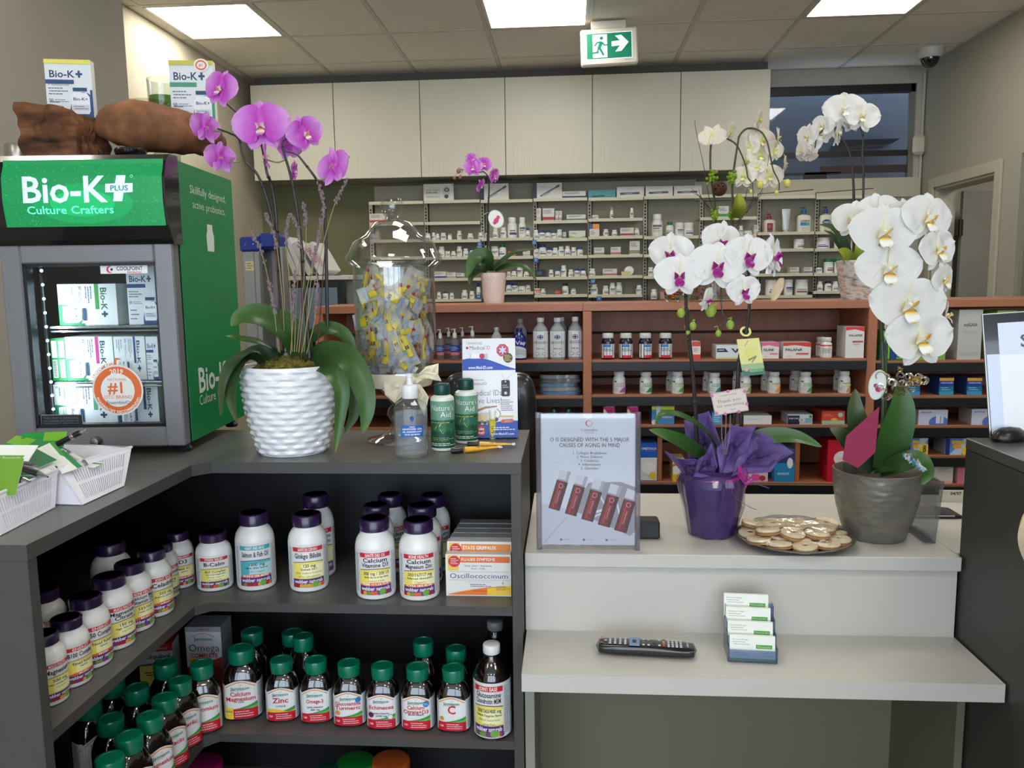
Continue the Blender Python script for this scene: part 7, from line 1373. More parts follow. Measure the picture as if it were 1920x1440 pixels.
# ---------------- arched white orchid in the birch pot
Yf = 3.13; PL, O = potted('birch_pot_orchid', 'arching white orchid in a birch bark pot on the bookcase', 1606, Yf, TB); s = Yf/F
BIR = ramp_mat([(.3, (70, 60, 54)), (.42, (170, 160, 150)), (.55, (206, 200, 194)), (.62, (176, 140, 126)), (.75, (214, 210, 206))], attr=None, rough=.8, nscale=22, stretch=(1, 1, 2.5), name='birch_bark')
b = MB(); b.lathe([(.0001, 0), (27*s, 0), (27*s, 2*s), (38*s, 68*s), (36*s, 70*s), (33*s, 60*s), (.0001, 60*s)], BIR, 40, fn=lambda a, z, r, j: (r*(1+.02*math.cos(3*a)), z), caps=False); b.build('pot', PL)
for pts, nd in (([(1600, 495, Yf), (1600, 400, Yf), (1599, 329, Yf), (1594, 291, Yf), (1581, 263, Yf), (1572, 250, Yf)], 3), ([(1606, 495, Yf), (1617, 400, Yf), (1619, 329, Yf), (1617, 291, Yf), (1618, 254, Yf), (1608, 230, Yf), (1588, 222, Yf), (1560, 229, Yf), (1545, 242, Yf), (1532, 258, Yf), (1528, 278, Yf)], 4)): stem(PL, O, pts, .0046, .002, DST, nodes=nd)
stem(PL, O, [(1603, 495, Yf+.01), (1603, 380, Yf+.01), (1600, 320, Yf+.01)], .0018, .0016, DST, 'stake')
for a in ((1583, 206, -.01, 66, -6, -6, -6, 0), (1616, 218, -.02, 60, 6, -6, 10, 1), (1597, 226, .02, 44, 20, 0, 0, 2), (1543, 236, 0, 42, -50, 0, 10, 0), (1571, 250, -.01, 46, 60, 10, 40, 1), (1540, 252, .02, 38, -20, 0, 0, 2), (1514, 256, 0, 46, -60, 0, 0, 0), (1504, 282, -.01, 42, -80, 0, 0, 1), (1520, 272, .01, 38, -30, 0, 0, 2), (1513, 294, -.01, 34, -10, 60, 0, 0)): flower(PL, O, a[0], a[1], Yf+a[2], a[3], 'white', a[4], a[5], a[6], a[7], fine=False)
for pts, hw, m in (([(1596, 492, Yf), (1582, 455, Yf-.02), (1562, 428, Yf-.03), (1537, 421, Yf-.04)], 7, LEAFD), ([(1594, 492, Yf), (1572, 460, Yf), (1560, 440, Yf), (1545, 432, Yf)], 4, LEAFD), ([(1598, 500, Yf-.03), (1585, 478, Yf-.04), (1572, 468, Yf-.05)], 12, LEAFY), ([(1608, 500, Yf-.03), (1612, 472, Yf-.04), (1606, 456, Yf-.04)], 13, LEAFY), ([(1618, 500, Yf-.03), (1630, 480, Yf-.04), (1640, 468, Yf-.04)], 10, LEAFY)): leaf(PL, O, pts, hw, (-.1, -.9, .4), m)
# bowl of dried petals and the leaning cream paper feather
Yw = 3.12; p = UY(1262, 560, Yw); s = Yw/F; t = thing('glass_bowl', 'round clear glass bowl of orange dried petals on the bookcase', 'bowl', (p.x, Yw, TB)); b = MB(); b.lathe([(12*s, 0), (22*s, 8*s), (28*s, 26*s), (24*s, 44*s), (19*s, 50*s)], G2, 36, caps=False); b.build('bowl_glass', t)
q = random.Random(14); b = MB(); cs = [mat(c, .7) for c in ((206, 84, 30), (150, 40, 24), (90, 96, 40), (226, 130, 50), (70, 40, 60))]
for k in range(90): a, rr_, zz_ = q.uniform(0, 6.3), q.uniform(0, 19)*s, q.uniform(3, 34)*s; rr_ = min(rr_, (8+zz_/s*.6)*s); b.ball((rr_*math.cos(a), rr_*math.sin(a), zz_+2*s), q.uniform(2.4, 4)*s, q.choice(cs), 6, sz=.6)
b.build('dried_petals', t, kind='stuff')
p = UY(1458, 562, 3.08); b = MB(); s = 3.08/F; b.grid(lambda u, v: ((-4+14*u+(v-.5)*19*math.sin(math.pi*(.12+.76*u)))*s, .006*math.sin(3*v+u), u*41*s), 14, 6, mat((214, 200, 172), .8, noise=.06, nscale=60)); b.build('paper_feather', loc=(p.x-.008, 3.08, TB+.0006), label='cream feather shaped paper piece leaning upright on the bookcase', cat='ornament')
# ================================================================ pharmacy stock
BB_ = mat((226, 226, 220), .35, coat=.2)
_ub = {}
def unit(kind, key):
    if (kind, key) in _ub: return _ub[kind, key]
    b = MB()
    if kind == 'body': b.lathe([(.0001, 0), (.96, 0), (1, .02), (1, .60), (.93, .68), (.72, .75), (.66, .78), (.66, .86)], mat(key, .35, coat=.2), 16, caps=False)
    elif kind == 'wide': b.lathe([(.0001, 0), (.96, 0), (1, .02), (1, .76), (.9, .80), (.86, .82)], mat(key, .35, coat=.2), 18, caps=False)
    elif kind == 'cap': b.lathe([(.76, .77), (.78, .79), (.78, .97), (.7, 1), (.0001, 1)], mat(key, .35), 16, caps=False)
    elif kind == 'lid': b.lathe([(.98, .78), (1.0, .80), (1.0, .97), (.94, 1), (.0001, 1)], mat(key, .35), 18, caps=False)
    elif kind == 'label':
        A = Art(1, 1); q = random.Random(str(key)); A.rect(-1.7, .0, 1.7, .46, (236, 238, 236)); A.rect(-.75, .30 if key[1] else .04, .95, .40 if key[1] else .14, key[0]); A.lines(-.7, .9, .2, .28, 1, (50, 54, 70), .6, q.randint(0, 99)).lines(-.7, .9, .06, .18, 2, (130, 134, 140), .4, q.randint(0, 99))
        b.art(A, wrap(ring(1, 20), .12), .012, strip=.3)
    _ub[kind, key] = b.mesh({'body': 'pill_bottle', 'wide': 'pill_jar', 'cap': 'cap', 'lid': 'lid', 'label': 'label'}[kind]); return _ub[kind, key]
R1o, R2o, R3o, R4o = (670, 320), (940, 320), (1190, 320), (1400, 320)
W0, BLU, GRC, DKC, TEA = (238, 238, 234), (30, 70, 150), (10, 112, 84), (20, 44, 44), (40, 110, 170)
# region; left, right, top, base; kind b bottle j wide jar x box; cap or stripe colour
ST = []
def add(o, *rows):
    for r_ in rows: ST.append((o,)+r_)
add(R1o, (672, 984, 150, 305, 'eye'), (1218, 1515, 148, 300, 'pen'), (135, 300, 455, 530, 'x', (200, 60, 60)), (105, 155, 640, 722, 'b', BLU), (160, 200, 640, 722, 'x', (190, 190, 190)),
 (690, 745, 655, 712, 'b', W0), (780, 825, 650, 712, 'b', W0), (828, 860, 660, 712, 'b', W0), (870, 930, 650, 712, 'b', W0), (945, 990, 660, 712, 'b', (180, 180, 172)), (1040, 1090, 628, 712, 'b', W0), (1150, 1210, 655, 712, 'b', W0), (1260, 1315, 648, 712, 'b', W0), (1330, 1380, 632, 712, 'b', BLU), (1410, 1465, 600, 712, 'b', W0), (1490, 1550, 595, 710, 'b', W0),
 (805, 842, 840, 895, 'b', W0), (850, 915, 790, 895, 'b', W0, (120, 150, 50)), (922, 972, 840, 895, 'j', W0), (980, 1030, 838, 895, 'b', W0), (1035, 1095, 788, 895, 'b', W0, (120, 150, 50)), (1105, 1160, 812, 890, 'b', W0), (1170, 1225, 830, 885, 'b', W0), (1240, 1310, 775, 885, 'b', W0), (1320, 1385, 780, 885, 'b', W0), (1395, 1470, 788, 888, 'j', (190, 188, 180)), (1475, 1550, 768, 888, 'b', GRC),
 (808, 935, 1050, 1108, 'x', (50, 70, 160)), (940, 1038, 1058, 1110, 'x', (160, 160, 150)), (1042, 1120, 1065, 1112, 'x', (90, 90, 90)), (835, 878, 1262, 1335, 'b', W0), (893, 952, 1255, 1333, 'b', BLU), (965, 1010, 1268, 1335, 'b', W0), (1088, 1150, 1240, 1333, 'b', W0, (20, 130, 130)), (1170, 1222, 1250, 1340, 'b', W0), (1242, 1285, 1170, 1255, 'b', BLU), (1548, 1606, 1165, 1248, 'b', BLU))
add(R2o, (305, 608, 140, 288, 'pen'), (618, 860, 225, 284, 'x', (40, 40, 90)), (900, 1182, 212, 285, 'penb'), (1192, 1475, 178, 284, 'penc'), (1488, 1770, 172, 282, 'penc'), (1780, 2068, 168, 282, 'penc'),
 (368, 415, 400, 520, 'x', (200, 190, 186)), (430, 553, 400, 518, 'x', (176, 40, 60)), (563, 592, 427, 514, 'x', (170, 160, 156)), (594, 622, 427, 514, 'x', (170, 160, 156)), (677, 875, 465, 514, 'x', (60, 130, 100)), (940, 1010, 488, 510, 'j', W0), (1125, 1160, 390, 500, 'b', (170, 168, 160)), (1330, 1370, 395, 500, 'b', W0),
 (65, 162, 490, 708, 'b', W0, (40, 60, 120)), (182, 255, 490, 708, 'b', W0), (256, 298, 600, 708, 'b', BLU), (312, 370, 620, 703, 'b', W0), (374, 435, 625, 703, 'b', BLU), (442, 505, 625, 703, 'b', BLU), (510, 565, 637, 703, 'j', GRC), (573, 632, 615, 700, 'b', W0), (642, 672, 645, 700, 'x', (120, 120, 120)), (700, 872, 630, 700, 'swoosh'), (912, 1015, 560, 695, 'xo'), (1055, 1112, 612, 692, 'b', W0), (1145, 1200, 620, 690, 'b', W0), (1228, 1370, 600, 685, 'x', (170, 50, 60)), (1374, 1430, 600, 685, 'b', (226, 200, 204)),
 (75, 155, 842, 882, 'xf', (226, 112, 50)), (228, 303, 822, 882, 'x', (180, 176, 166)), (320, 374, 815, 884, 'j', W0), (378, 458, 768, 884, 'b', BLU), (462, 522, 808, 882, 'b', BLU), (527, 584, 803, 882, 'b', W0), (587, 650, 790, 882, 'b', W0, (20, 120, 120)), (657, 717, 785, 882, 'b', W0), (722, 780, 798, 882, 'b', W0), (785, 848, 800, 882, 'b', BLU), (960, 1065, 803, 872, 'x', (150, 140, 120)), (1130, 1235, 797, 872, 'x', (206, 90, 80)), (1325, 1430, 735, 870, 'x', (150, 140, 110)),
 (60, 102, 1050, 1108, 'b', W0), (107, 160, 1045, 1108, 'b', W0), (165, 225, 970, 1108, 'b', W0), (235, 290, 1050, 1108, 'b', W0), (357, 460, 1028, 1103, 'xf', (24, 34, 60)), (492, 543, 1030, 1100, 'b', W0), (558, 612, 1025, 1100, 'b', TEA), (618, 677, 985, 1100, 'b', W0), (695, 748, 1028, 1100, 'b', W0), (755, 815, 1020, 1100, 'b', BLU), (820, 876, 1020, 1100, 'b', BLU), (912, 975, 1018, 1096, 'b', W0), (1050, 1197, 1020, 1096, 'x', (176, 90, 110)), (1240, 1335, 1048, 1092, 'xf', (200, 192, 150)),
 (50, 115, 1170, 1250, 'b', BLU), (170, 245, 1200, 1254, 'j', W0), (248, 298, 1190, 1252, 'b', W0), (342, 408, 1222, 1288, 'j', (220, 216, 206), (224, 116, 40)), (412, 460, 1225, 1288, 'b', W0), (555, 618, 1258, 1288, 'xf', (190, 70, 70)), (630, 697, 1170, 1284, 'b', DKC), (722, 775, 1225, 1286, 'b', (200, 206, 200)), (930, 1000, 1178, 1284, 'b', W0), (1050, 1110, 1195, 1284, 'b', W0), (1120, 1183, 1165, 1284, 'b', W0), (1187, 1252, 1160, 1284, 'b', W0, (40, 130, 120)), (1395, 1455, 1190, 1278, 'b', W0))
add(R3o, (175, 290, 455, 685, 'b', W0, (120, 120, 130)), (322, 398, 535, 678, 'b', GRC), (415, 503, 545, 678, 'j', W0), (508, 605, 545, 678, 'j', W0), (133, 190, 1005, 1092, 'b', W0, (120, 140, 60)), (162, 228, 1230, 1335, 'b', W0, (80, 130, 140)), (255, 300, 1260, 1335, 'xf', (206, 150, 150)), (705, 760, 580, 675, 'b', (200, 190, 200)), (1070, 1115, 577, 675, 'b', W0), (1120, 1212, 632, 675, 'j', W0), (1218, 1268, 572, 675, 'x', (190, 190, 190)), (850, 962, 378, 478, 'x', (70, 150, 80)))
add(R4o, (482, 590, 712, 815, 'j', W0), (190, 260, 1045, 1072, 'xf', (40, 80, 170)), (425, 520, 1005, 1068, 'x', (170, 170, 160)), (567, 657, 1005, 1065, 'x', (110, 90, 150)), (705, 770, 990, 1060, 'b', GRC), (792, 888, 918, 1058, 'j', GRC), (895, 955, 920, 1058, 'j', GRC), (1070, 1130, 680, 805, 'b', (170, 30, 40)), (190, 305, 1135, 1292, 'j', W0, (180, 40, 50)), (380, 468, 1130, 1290, 'j', W0), (497, 632, 1130, 1288, 'j', W0), (718, 775, 1150, 1250, 'b', W0), (795, 868, 1148, 1250, 'b', DKC), (873, 935, 1150, 1250, 'b', W0), (940, 992, 1150, 1250, 'b', W0), (722, 858, 697, 810, 'j', W0, (40, 70, 180)), (900, 1010, 715, 812, 'j', W0, (80, 170, 200)))
slots = {}
for r_ in ST:
    o, xl, xr, yt, yb = r_[:5]; X0, X1, T_, B_ = o[0]+xl/5.538, o[0]+xr/5.538, o[1]+yt/5.538, o[1]+yb/5.538; cx_ = (X0+X1)/2; wx = UY(cx_, B_, SF+.06).x
    bay = max(0, min(8, sum(1 for u_ in U if u_ <= wx)-1)); zb_ = UY(cx_, B_, SF+.06).z; si = min(range(len(SHZ[bay])), key=lambda k: abs(SHZ[bay][k]-zb_)); slots.setdefault((bay, si), []).append((cx_, X0, X1, T_, r_))
CN = {BLU: 'blue-capped', GRC: 'green-capped', DKC: 'dark-capped', TEA: 'teal-capped', (170, 30, 40): 'red-capped'}
for (bay, si), L_ in sorted(slots.items()):
    L_.sort(); z = SHZ[bay][si]; lastx = -9
    for n, (cx_, X0, X1, T_, r_) in enumerate(L_):
        k = r_[5]; where = f'{ORD[n+1]} item on the {ORD[si+1]} shelf of the {ORD[bay+1]} pharmacy bay'
        if len(L_) == 1: where = f'alone on the {ORD[si+1]} shelf of the {ORD[bay+1]} pharmacy bay'
        x, Y, r, h = fity(X0, X1, T_, z, SF+.075); r = max(r, .012)
        top = min([SHZ[bay][j] for j in range(si)], default=9)
        h = min(h, top-.022-z); lo = max(U[bay]+.001 if bay == 0 else U[bay]-.003, lastx+.001); 
        if x-r < lo: x = lo+r
        lastx = x+r; h = max(h, .03)
        if k in ('b', 'j'):
            c = r_[6]; lc = r_[7] if len(r_) > 7 else ((60, 84, 150), (176, 60, 76), (70, 130, 110), (110, 112, 120))[(n+bay) % 4]; cap = unit('cap' if k == 'b' else 'lid', c); kn = {'b': 'bottle', 'j': 'jar'}[k]
            bc = (230, 229, 224) if c == W0 else ((226, 228, 226) if c in (BLU, GRC) else W0)
            if len(r_) > 7 and k == 'j' and c == (220, 216, 206): bc = (226, 116, 40)
            o = place(unit('body' if k == 'b' else 'wide', bc), 'pill_bottle' if k == 'b' else 'pill_jar', None, (x, SF+.005+r if r > .05 else SF+.02+r, z+.0006), (0, 0, R((n*37+bay*13) % 50-25)), f'{"small " if r < .026 else "large " if h > .14 else ""}{CN.get(c, "white")} pill {kn}, {where}', kn, 'pharmacy stock on the back wall', scale=(r, r, h))
            place(cap, 'cap' if k == 'b' else 'lid', o)
            if not (c == (180, 180, 172)): place(unit('label', (lc, (n+si) % 2)), 'label', o)
        else:
            w_ = 2*r; A = Art(100, 50); A.rect(0, 0, 100, 50, (214, 213, 206)); d = 'white'
            if k == 'x': A.rect(0, 4, 100, 16, r_[6]).lines(8, 80, 28, 44, 3, (90, 92, 100), .4, n+bay); d = 'white striped'; body = (214, 213, 206)
            elif k == 'xf': A.rect(0, 0, 100, 50, r_[6]).lines(10, 80, 14, 38, 3, mixc(r_[6], (240, 240, 240), .5), .35, n); body = r_[6]; d = 'solid coloured'
            elif k == 'xo': A.rect(0, 30, 34, 50, (40, 90, 160)).rect(34, 30, 100, 50, (236, 150, 30)).lines(10, 60, 6, 24, 3, (120, 120, 130), .4); body = (214, 213, 206); d = 'blue and orange topped'
            elif k == 'swoosh': A.wave(0, 100, 2, lambda t_: 12+5*math.cos(6*t_), (130, 196, 60)).text('Ortho', 30, 34, 12, (60, 80, 120), 1); body = (214, 213, 206); d = 'white green-waved'
            elif k == 'eye': A.text('DRUG STORAGE', 32, 32, 6, (70, 70, 76), 0).text('BLINK WIPES', 28, 24, 6.5, (40, 40, 44), 1).text('Ophthalmic Solution', 32, 12, 5.5, (70, 70, 76), 0).disc(76, 26, 11, (190, 190, 186), 18, 17).disc(77, 32, 9, (90, 92, 96), 16, 6).disc(77, 32, 5, (170, 170, 170), 12, 3).disc(76, 12, 7, (70, 72, 76), 14, 6).disc(96, 45, 2, (190, 40, 50), 10); body = (206, 205, 198); d = 'wide eyelid wipe'
            elif k == 'pen': A.rect(0, 0, 14, 50, (26, 30, 60)).line(26, 8, 92, 42, 5, (96, 104, 100)).line(80, 36, 90, 41, 7, (70, 76, 74)).line(32, 8, 60, 20, 5, (170, 172, 168)).text('FreeStyle', 35, 38, 4.5, (120, 120, 124), 0); body = (206, 205, 198); d = 'navy-ended injector pen'
            elif k == 'penb': A.rect(0, 0, 100, 50, (70, 150, 160)).line(12, 10, 88, 18, 8, (40, 60, 64)).line(60, 16, 86, 18, 3, (170, 190, 190)); body = (70, 150, 160); d = 'teal injector pen'
            else: A.line(12, 18, 84, 20, 10, (80, 80, 96)).line(30, 18, 60, 19, 3, (170, 170, 180)).text('Insulin pen', 50, 40, 6, (140, 140, 140), 0); body = (200, 198, 190); d = 'cream injector pen'
            facebox('medicine_box', f'{d} carton, {where}', 'medicine box', x, SF+.01, z, w_-.002, .08, h, A, body=body, group='pharmacy stock on the back wall')
# round jar lid facing out, letter tags
def uy(o, x_, y_): return o[0]+x_/5.538, o[1]+y_/5.538
px_, py_ = uy(R2o, 1325, 1215); z = SHZ[4][4]; r = .034; p = UY(px_, py_, SF+.03); t = thing('pill_jar', 'white jar lying on its side with its round lid facing out, fifth pharmacy bay', 'jar', (p.x, SF+.01, z+r)); b = MB(); b.lathe([(.0001, 0), (r*.6, 0), (r*.62, -.002), (r*.95, -.004), (r, -.01), (r, -.09)][::-1], mat(W0, .35, coat=.2), 30, M=Matrix.Rotation(R(90), 4, 'X') @ Matrix.Translation((0, 0, 0))); b.build('jar_body', t)
for (o, x_, y_, ch) in ((R1o, 1270, 762, 'G'), (R1o, 1258, 1308, 'H'), (R2o, 342, 745, 'O'), (R2o, 360, 930, 'P'), (R2o, 952, 1148, 'U'), (R2o, 1015, 1328, 'V')):
    px_, py_ = uy(o, x_, y_); p = UY(px_, py_, SF-.018); b = MB(); b.box(-.018, 0, -.016, .018, .003, .016, mat((30, 96, 168), .4), .001); A = Art(1, 1); A.text(ch, 0, 0, .026, (190, 220, 240), 1); b.art(A, lambda u, v, e: (u, -.0004-e, v), .0004); b.build('shelf_tag', loc=tuple(p), label=f'blue square letter {ch} tag clipped to the pharmacy shelf', cat='tag')
# lotions on the eighth bay
def lotion(xl, xr, T_, B_, lb, body, capc, A, o=R4o, sq=3, sy=.6):
    X0, X1 = o[0]+xl/5.538, o[0]+xr/5.538; wx = UY((X0+X1)/2, o[1]+B_/5.538, SF+.06).x; bay = 7 if wx < U[8] else 8; z = min(SHZ[bay], key=lambda q_: abs(q_-UY(X0, o[1]+B_/5.538, SF+.06).z)); x, Y, r, h = fity(X0, X1, o[1]+T_/5.538, z, SF+.07)
    t = thing('lotion_bottle', lb, 'bottle', (x, SF+.07, z)); b = MB(); b.lathe([(.0001, 0), (r*.95, 0), (r, .004), (r, h*.58), (r*.9, h*.66), (r*.4, h*.70), (r*.3, h*.74)], mat(body, .35, coat=.2), 28, sq=sq, sy=sy, caps=False); b.build('bottle_body', t)
    b = MB(); b.lathe([(r*.36, h*.72), (r*.36, h*.86), (r*.3, h*.9), (r*.12, h*.91), (r*.12, h*.97)], mat(capc, .4), 18); b.box(-r*.5, -.004, h*.96, r*.2, .004, h, mat(capc, .4), .002); b.build('pump', t)
    b = MB(); A2 = Art(1, 1); A2.ops = [([((u-50)/50*r*.8, v/100*h*.6) for u, v in p_], a_, b_, c_, d_) for p_, a_, b_, c_, d_ in A.ops]; b.art(A2, lambda u, v, e: (u, -r*sy-.0015-e*3, v), .0003); b.build('label', t)
A = Art(100, 100); A.rect(20, 20, 80, 84, (140, 26, 50)).rect(20, 8, 80, 18, (40, 50, 80)).lines(30, 70, 40, 70, 3, (210, 150, 160), .4); lotion(175, 298, 450, 637, 'cream pump bottle with dark red label and cap on the pharmacy shelf', (222, 208, 190), (140, 26, 50), A)
A = Art(100, 100); A.text('Lubriderm', 50, 76, 22, (150, 40, 60), 1, 84).rect(10, 44, 90, 64, (30, 130, 190)).rect(60, 44, 90, 64, (60, 170, 150)).lines(20, 80, 8, 34, 3, (150, 150, 150), .3); lotion(525, 668, 380, 637, 'large white pump bottle with blue band on the pharmacy shelf', (228, 226, 218), (30, 90, 130), A)
A = Art(100, 100); A.disc(50, 66, 44, (24, 60, 120), 26, 16).text('Cetaphil', 50, 66, 20, (220, 230, 240), 1, 70).lines(20, 80, 10, 36, 3, (150, 160, 150), .3); lotion(760, 885, 375, 637, 'pump bottle with blue cap and oval blue label on the pharmacy shelf', (226, 226, 204), (20, 60, 150), A)
p = UY(1473, 435, SF+.05); z = SHZ[7][1]; t = thing('cream_tube', 'silver white cream tube standing on its cap between the lotion bottles', 'tube', (p.x, SF+.05, z)); hh = UY(1473, 392, SF+.05).z-z; b = MB()
b.grid(lambda u, v: ((.024+.006*u)*math.cos(6.2832*v), .016*(1-u)*math.sin(6.2832*v), .02+u*(hh-.02)), 10, 20, mat((200, 208, 212), .35, .3)); b.build('tube_body', t); b = MB(); b.lathe([(.017, 0), (.018, .02)], mat((180, 190, 196), .4), 18); b.build('cap', t)
# ================================================================ bookcase stock
def bs(X0, X1, T_, B_, kind, lb, spec, dep=None, back=.0, zl=None, rz=0):
    z_ = min((q_ for c in BXS for q_ in c[2] if c[0] <= UY((X0+X1)/2, B_, BY).x < c[1]), key=lambda q_: abs(q_-UY((X0+X1)/2, B_-2, BY+.03).z)); Y0 = BY+.012+back
    x, Y, r, h = fity(X0, X1, T_, z_, Y0+.03)
    if kind == 'x': return facebox('medicine_box', lb, 'medicine box', x, Y0, z_, 2*r, dep or .10, h, spec[1], rz, body=spec[0], group='cartons on the slatwall bookcases', side=spec[2] if len(spec) > 2 else None)
    r = min(r, .05); t = thing('supplement_bottle' if kind != 'p' else 'peroxide_bottle', lb, 'bottle', (x, Y0+r, z_), rz, 'bottles on the slatwall bookcases'); bodyc, capc, A = spec; b = MB()
    cl = isinstance(bodyc, bpy.types.Material); bm_ = bodyc if cl else mat(bodyc, .25, coat=.4)
    if kind == 'p': b.lathe([(.0001, 0), (r*.96, 0), (r, h*.02), (r, h*.66), (r*.9, h*.74), (r*.5, h*.84), (r*.42, h*.87), (r*.42, h*.92)], bm_, 26, caps=False)
    else: b.lathe([(.0001, 0), (r*.94, 0), (r, h*.03), (r, h*.66), (r*.94, h*.72), (r*.74, h*.78), (r*.7, h*.82), (r*.7, h*.88)], bm_, 24, caps=False)
    b.build('bottle_body', t); b = MB(); cr = (.47, .90) if kind == 'p' else (.84, .81); b.lathe([(r*cr[0], h*cr[1]), (r*cr[0]*1.03, h*(cr[1]+.01)), (r*cr[0]*1.03, h*.98), (r*cr[0]*.95, h), (.0001, h)], mat(capc, .35), 24, caps=False); b.build('cap', t)
    if A: b = MB(); A2 = Art(1, 1); A2.ops = [([(u/100*r*3.4-r*1.7, v/100*h*.62) for u, v in p_], a_, b_, c_, d_) for p_, a_, b_, c_, d_ in A.ops]; b.art(A2, wrap(ring(r, 24), h*.06), .0004, strip=.012); b.build('label', t)
    return t
def q6(o, a, b_, c, d, s=6): return o[0]+a/s, o[0]+b_/s, o[1]+c/s, o[1]+d/s
Z5, Z6 = (800, 560), (1090, 560)
# left bookcase
PM = clear_mat((232, 236, 238), 1.4, .1, 'cloudy_bottle', .5, (200, 204, 208))
def per():
    A = Art(100, 100); A.rect(4, 0, 96, 100, (222, 224, 226)).disc(50, 78, 12, (40, 50, 110), 20, 9).disc(50, 78, 9, (222, 224, 226), 18, 7).line(42, 78, 58, 78, 4, (40, 50, 110)).line(50, 72, 50, 84, 5, (40, 50, 110)).text('PEROXIDE', 50, 56, 11, (60, 66, 100), 0, 60).text('HYDROGEN', 50, 62, 6, (90, 96, 120), 0, 40).text('500 mL', 50, 34, 9, (50, 50, 70), 1).disc(38, 14, 8, (120, 126, 150), 16, 6).disc(38, 14, 6, (222, 224, 226), 14, 4.5).disc(62, 14, 8, (120, 126, 150), 16, 6).disc(62, 14, 6, (222, 224, 226), 14, 4.5); return A
for k, (a, b_, c, d, bk) in enumerate(((1195, 1365, 215, 700, 0), (1385, 1555, 215, 698, 0), (1590, 1750, 205, 695, .01), (1470, 1580, 208, 640, .1))): bs(*q6(Z5, a, b_, c, d), 'p', ['cloudy peroxide bottle with white label next to the blue mouthwash', 'middle cloudy peroxide bottle with white label', 'cloudy peroxide bottle beside the bookcase upright', 'peroxide bottle standing behind the middle one'][k], (PM, (226, 226, 226), per() if k < 3 else None), back=bk)
A = Art(100, 100); A.rect(0, 0, 100, 100, (24, 34, 120)).text("Vap", 60, 78, 26, (226, 230, 246), 1, 50); A.wave(30, 100, 0, lambda t_: 62-26*t_*t_, (216, 218, 224)); A.rect(4, 0, 22, 86, (206, 208, 214)).lines(36, 80, 16, 46, 4, (90, 96, 140), .3)
bs(*q6(Z5, 965, 1115, 330, 705), 'p', 'dark blue bottle with big white lettering on the left bookcase', ((24, 30, 110), (26, 30, 90), A))
bs(*q6(Z5, 985, 1125, 225, 690), 'p', 'clear bottle with twisted silver cap behind the dark blue bottle', (PM, (170, 170, 170), None), back=.09)
for k, (a, b_, c) in enumerate(((118, 178, 345), (190, 245, 338), (272, 350, 340), (352, 400, 335), (478, 545, 312))):
    X0, X1 = 800+a/6-2, 800+b_/6+2; x, Y, r, h = fity(X0, X1, 560+c/6, 1.209, BY+.04); A = Art(1, 1); A.rect(-r*1.3, h*.16, r*1.3, h*.38, (30, 60, 140)).rect(-r*1.3, h*.06, r*1.3, h*.15, (206, 110, 120)).lines(-r, r, h*.2, h*.34, 3, (180, 196, 230), .4)
    pump_bottle(x, BY+.045+(.06 if k in (1, 3) else 0), 1.209, min(r, .018), h, ['hand sanitizer pump bottle nearest the glass jar', 'hand sanitizer pump bottle second from the glass jar', 'hand sanitizer pump bottle third from the glass jar', 'hand sanitizer pump bottle behind the third one', 'lone hand sanitizer pump bottle behind the medical ID display'][k], clear_mat((226, 232, 236), 1.4, .05, 'small_pump', .10), mat((232, 232, 232), .4), A, group='small sanitizer bottles on the left bookcase')
bs(*q6(Z5, 730, 845, 322, 690), 'p', 'clear bottle with silver foil cap behind the medical ID display', (PM, (176, 172, 168), None))
for k in range(5):
    z = 1.073+.0155*k; x0, x1 = UY(1010, 700, BY+.04).x+.003*(k % 2), UY(1091, 700, BY+.04).x-.006*(k % 3); t = thing('wipe_packet', ['lowest', 'second', 'middle', 'fourth', 'topmost'][k]+' plastic packet in the blue and silver stack on the left bookcase', 'packet', ((x0+x1)/2, BY+.02, z), group='stacked plastic packets'); b = MB(); w_ = (x1-x0)/2
    b.grid(lambda u, v, w_=w_: (w_*math.cos(6.2832*u)*(abs(math.cos(6.2832*u))**4+abs(math.sin(6.2832*u))**4)**-.25*(1-.04*abs(v-.5)), .09+.085*math.sin(6.2832*u)*(abs(math.cos(6.2832*u))**4+abs(math.sin(6.2832*u))**4)**-.25, .0145*v), 32, 4, mat(((90, 130, 170), (150, 156, 160), (110, 150, 180), (130, 120, 130), (150, 156, 160))[k], .2, noise=.25, nscale=30, coat=.6)); b.grid(lambda u, v, w_=w_: (w_*.98*(2*u-1), .09+.083*(2*v-1), .0145+.002*math.sin(9*u+k)*math.sin(7*v)), 14, 8, mat((140, 150, 160), .15, noise=.3, nscale=24, coat=.6)); b.build('packet_film', t)
for k, (a, b_) in enumerate(((1395, 1472), (1555, 1632))): bs(*q6(Z5, a, b_, 1180, 1380), 'p', ['dark green bottle behind the sign holder, nearer the office chair', 'dark green bottle behind the sign holder, nearer the bookcase upright'][k], ((22, 66, 66), (90, 110, 100), None))
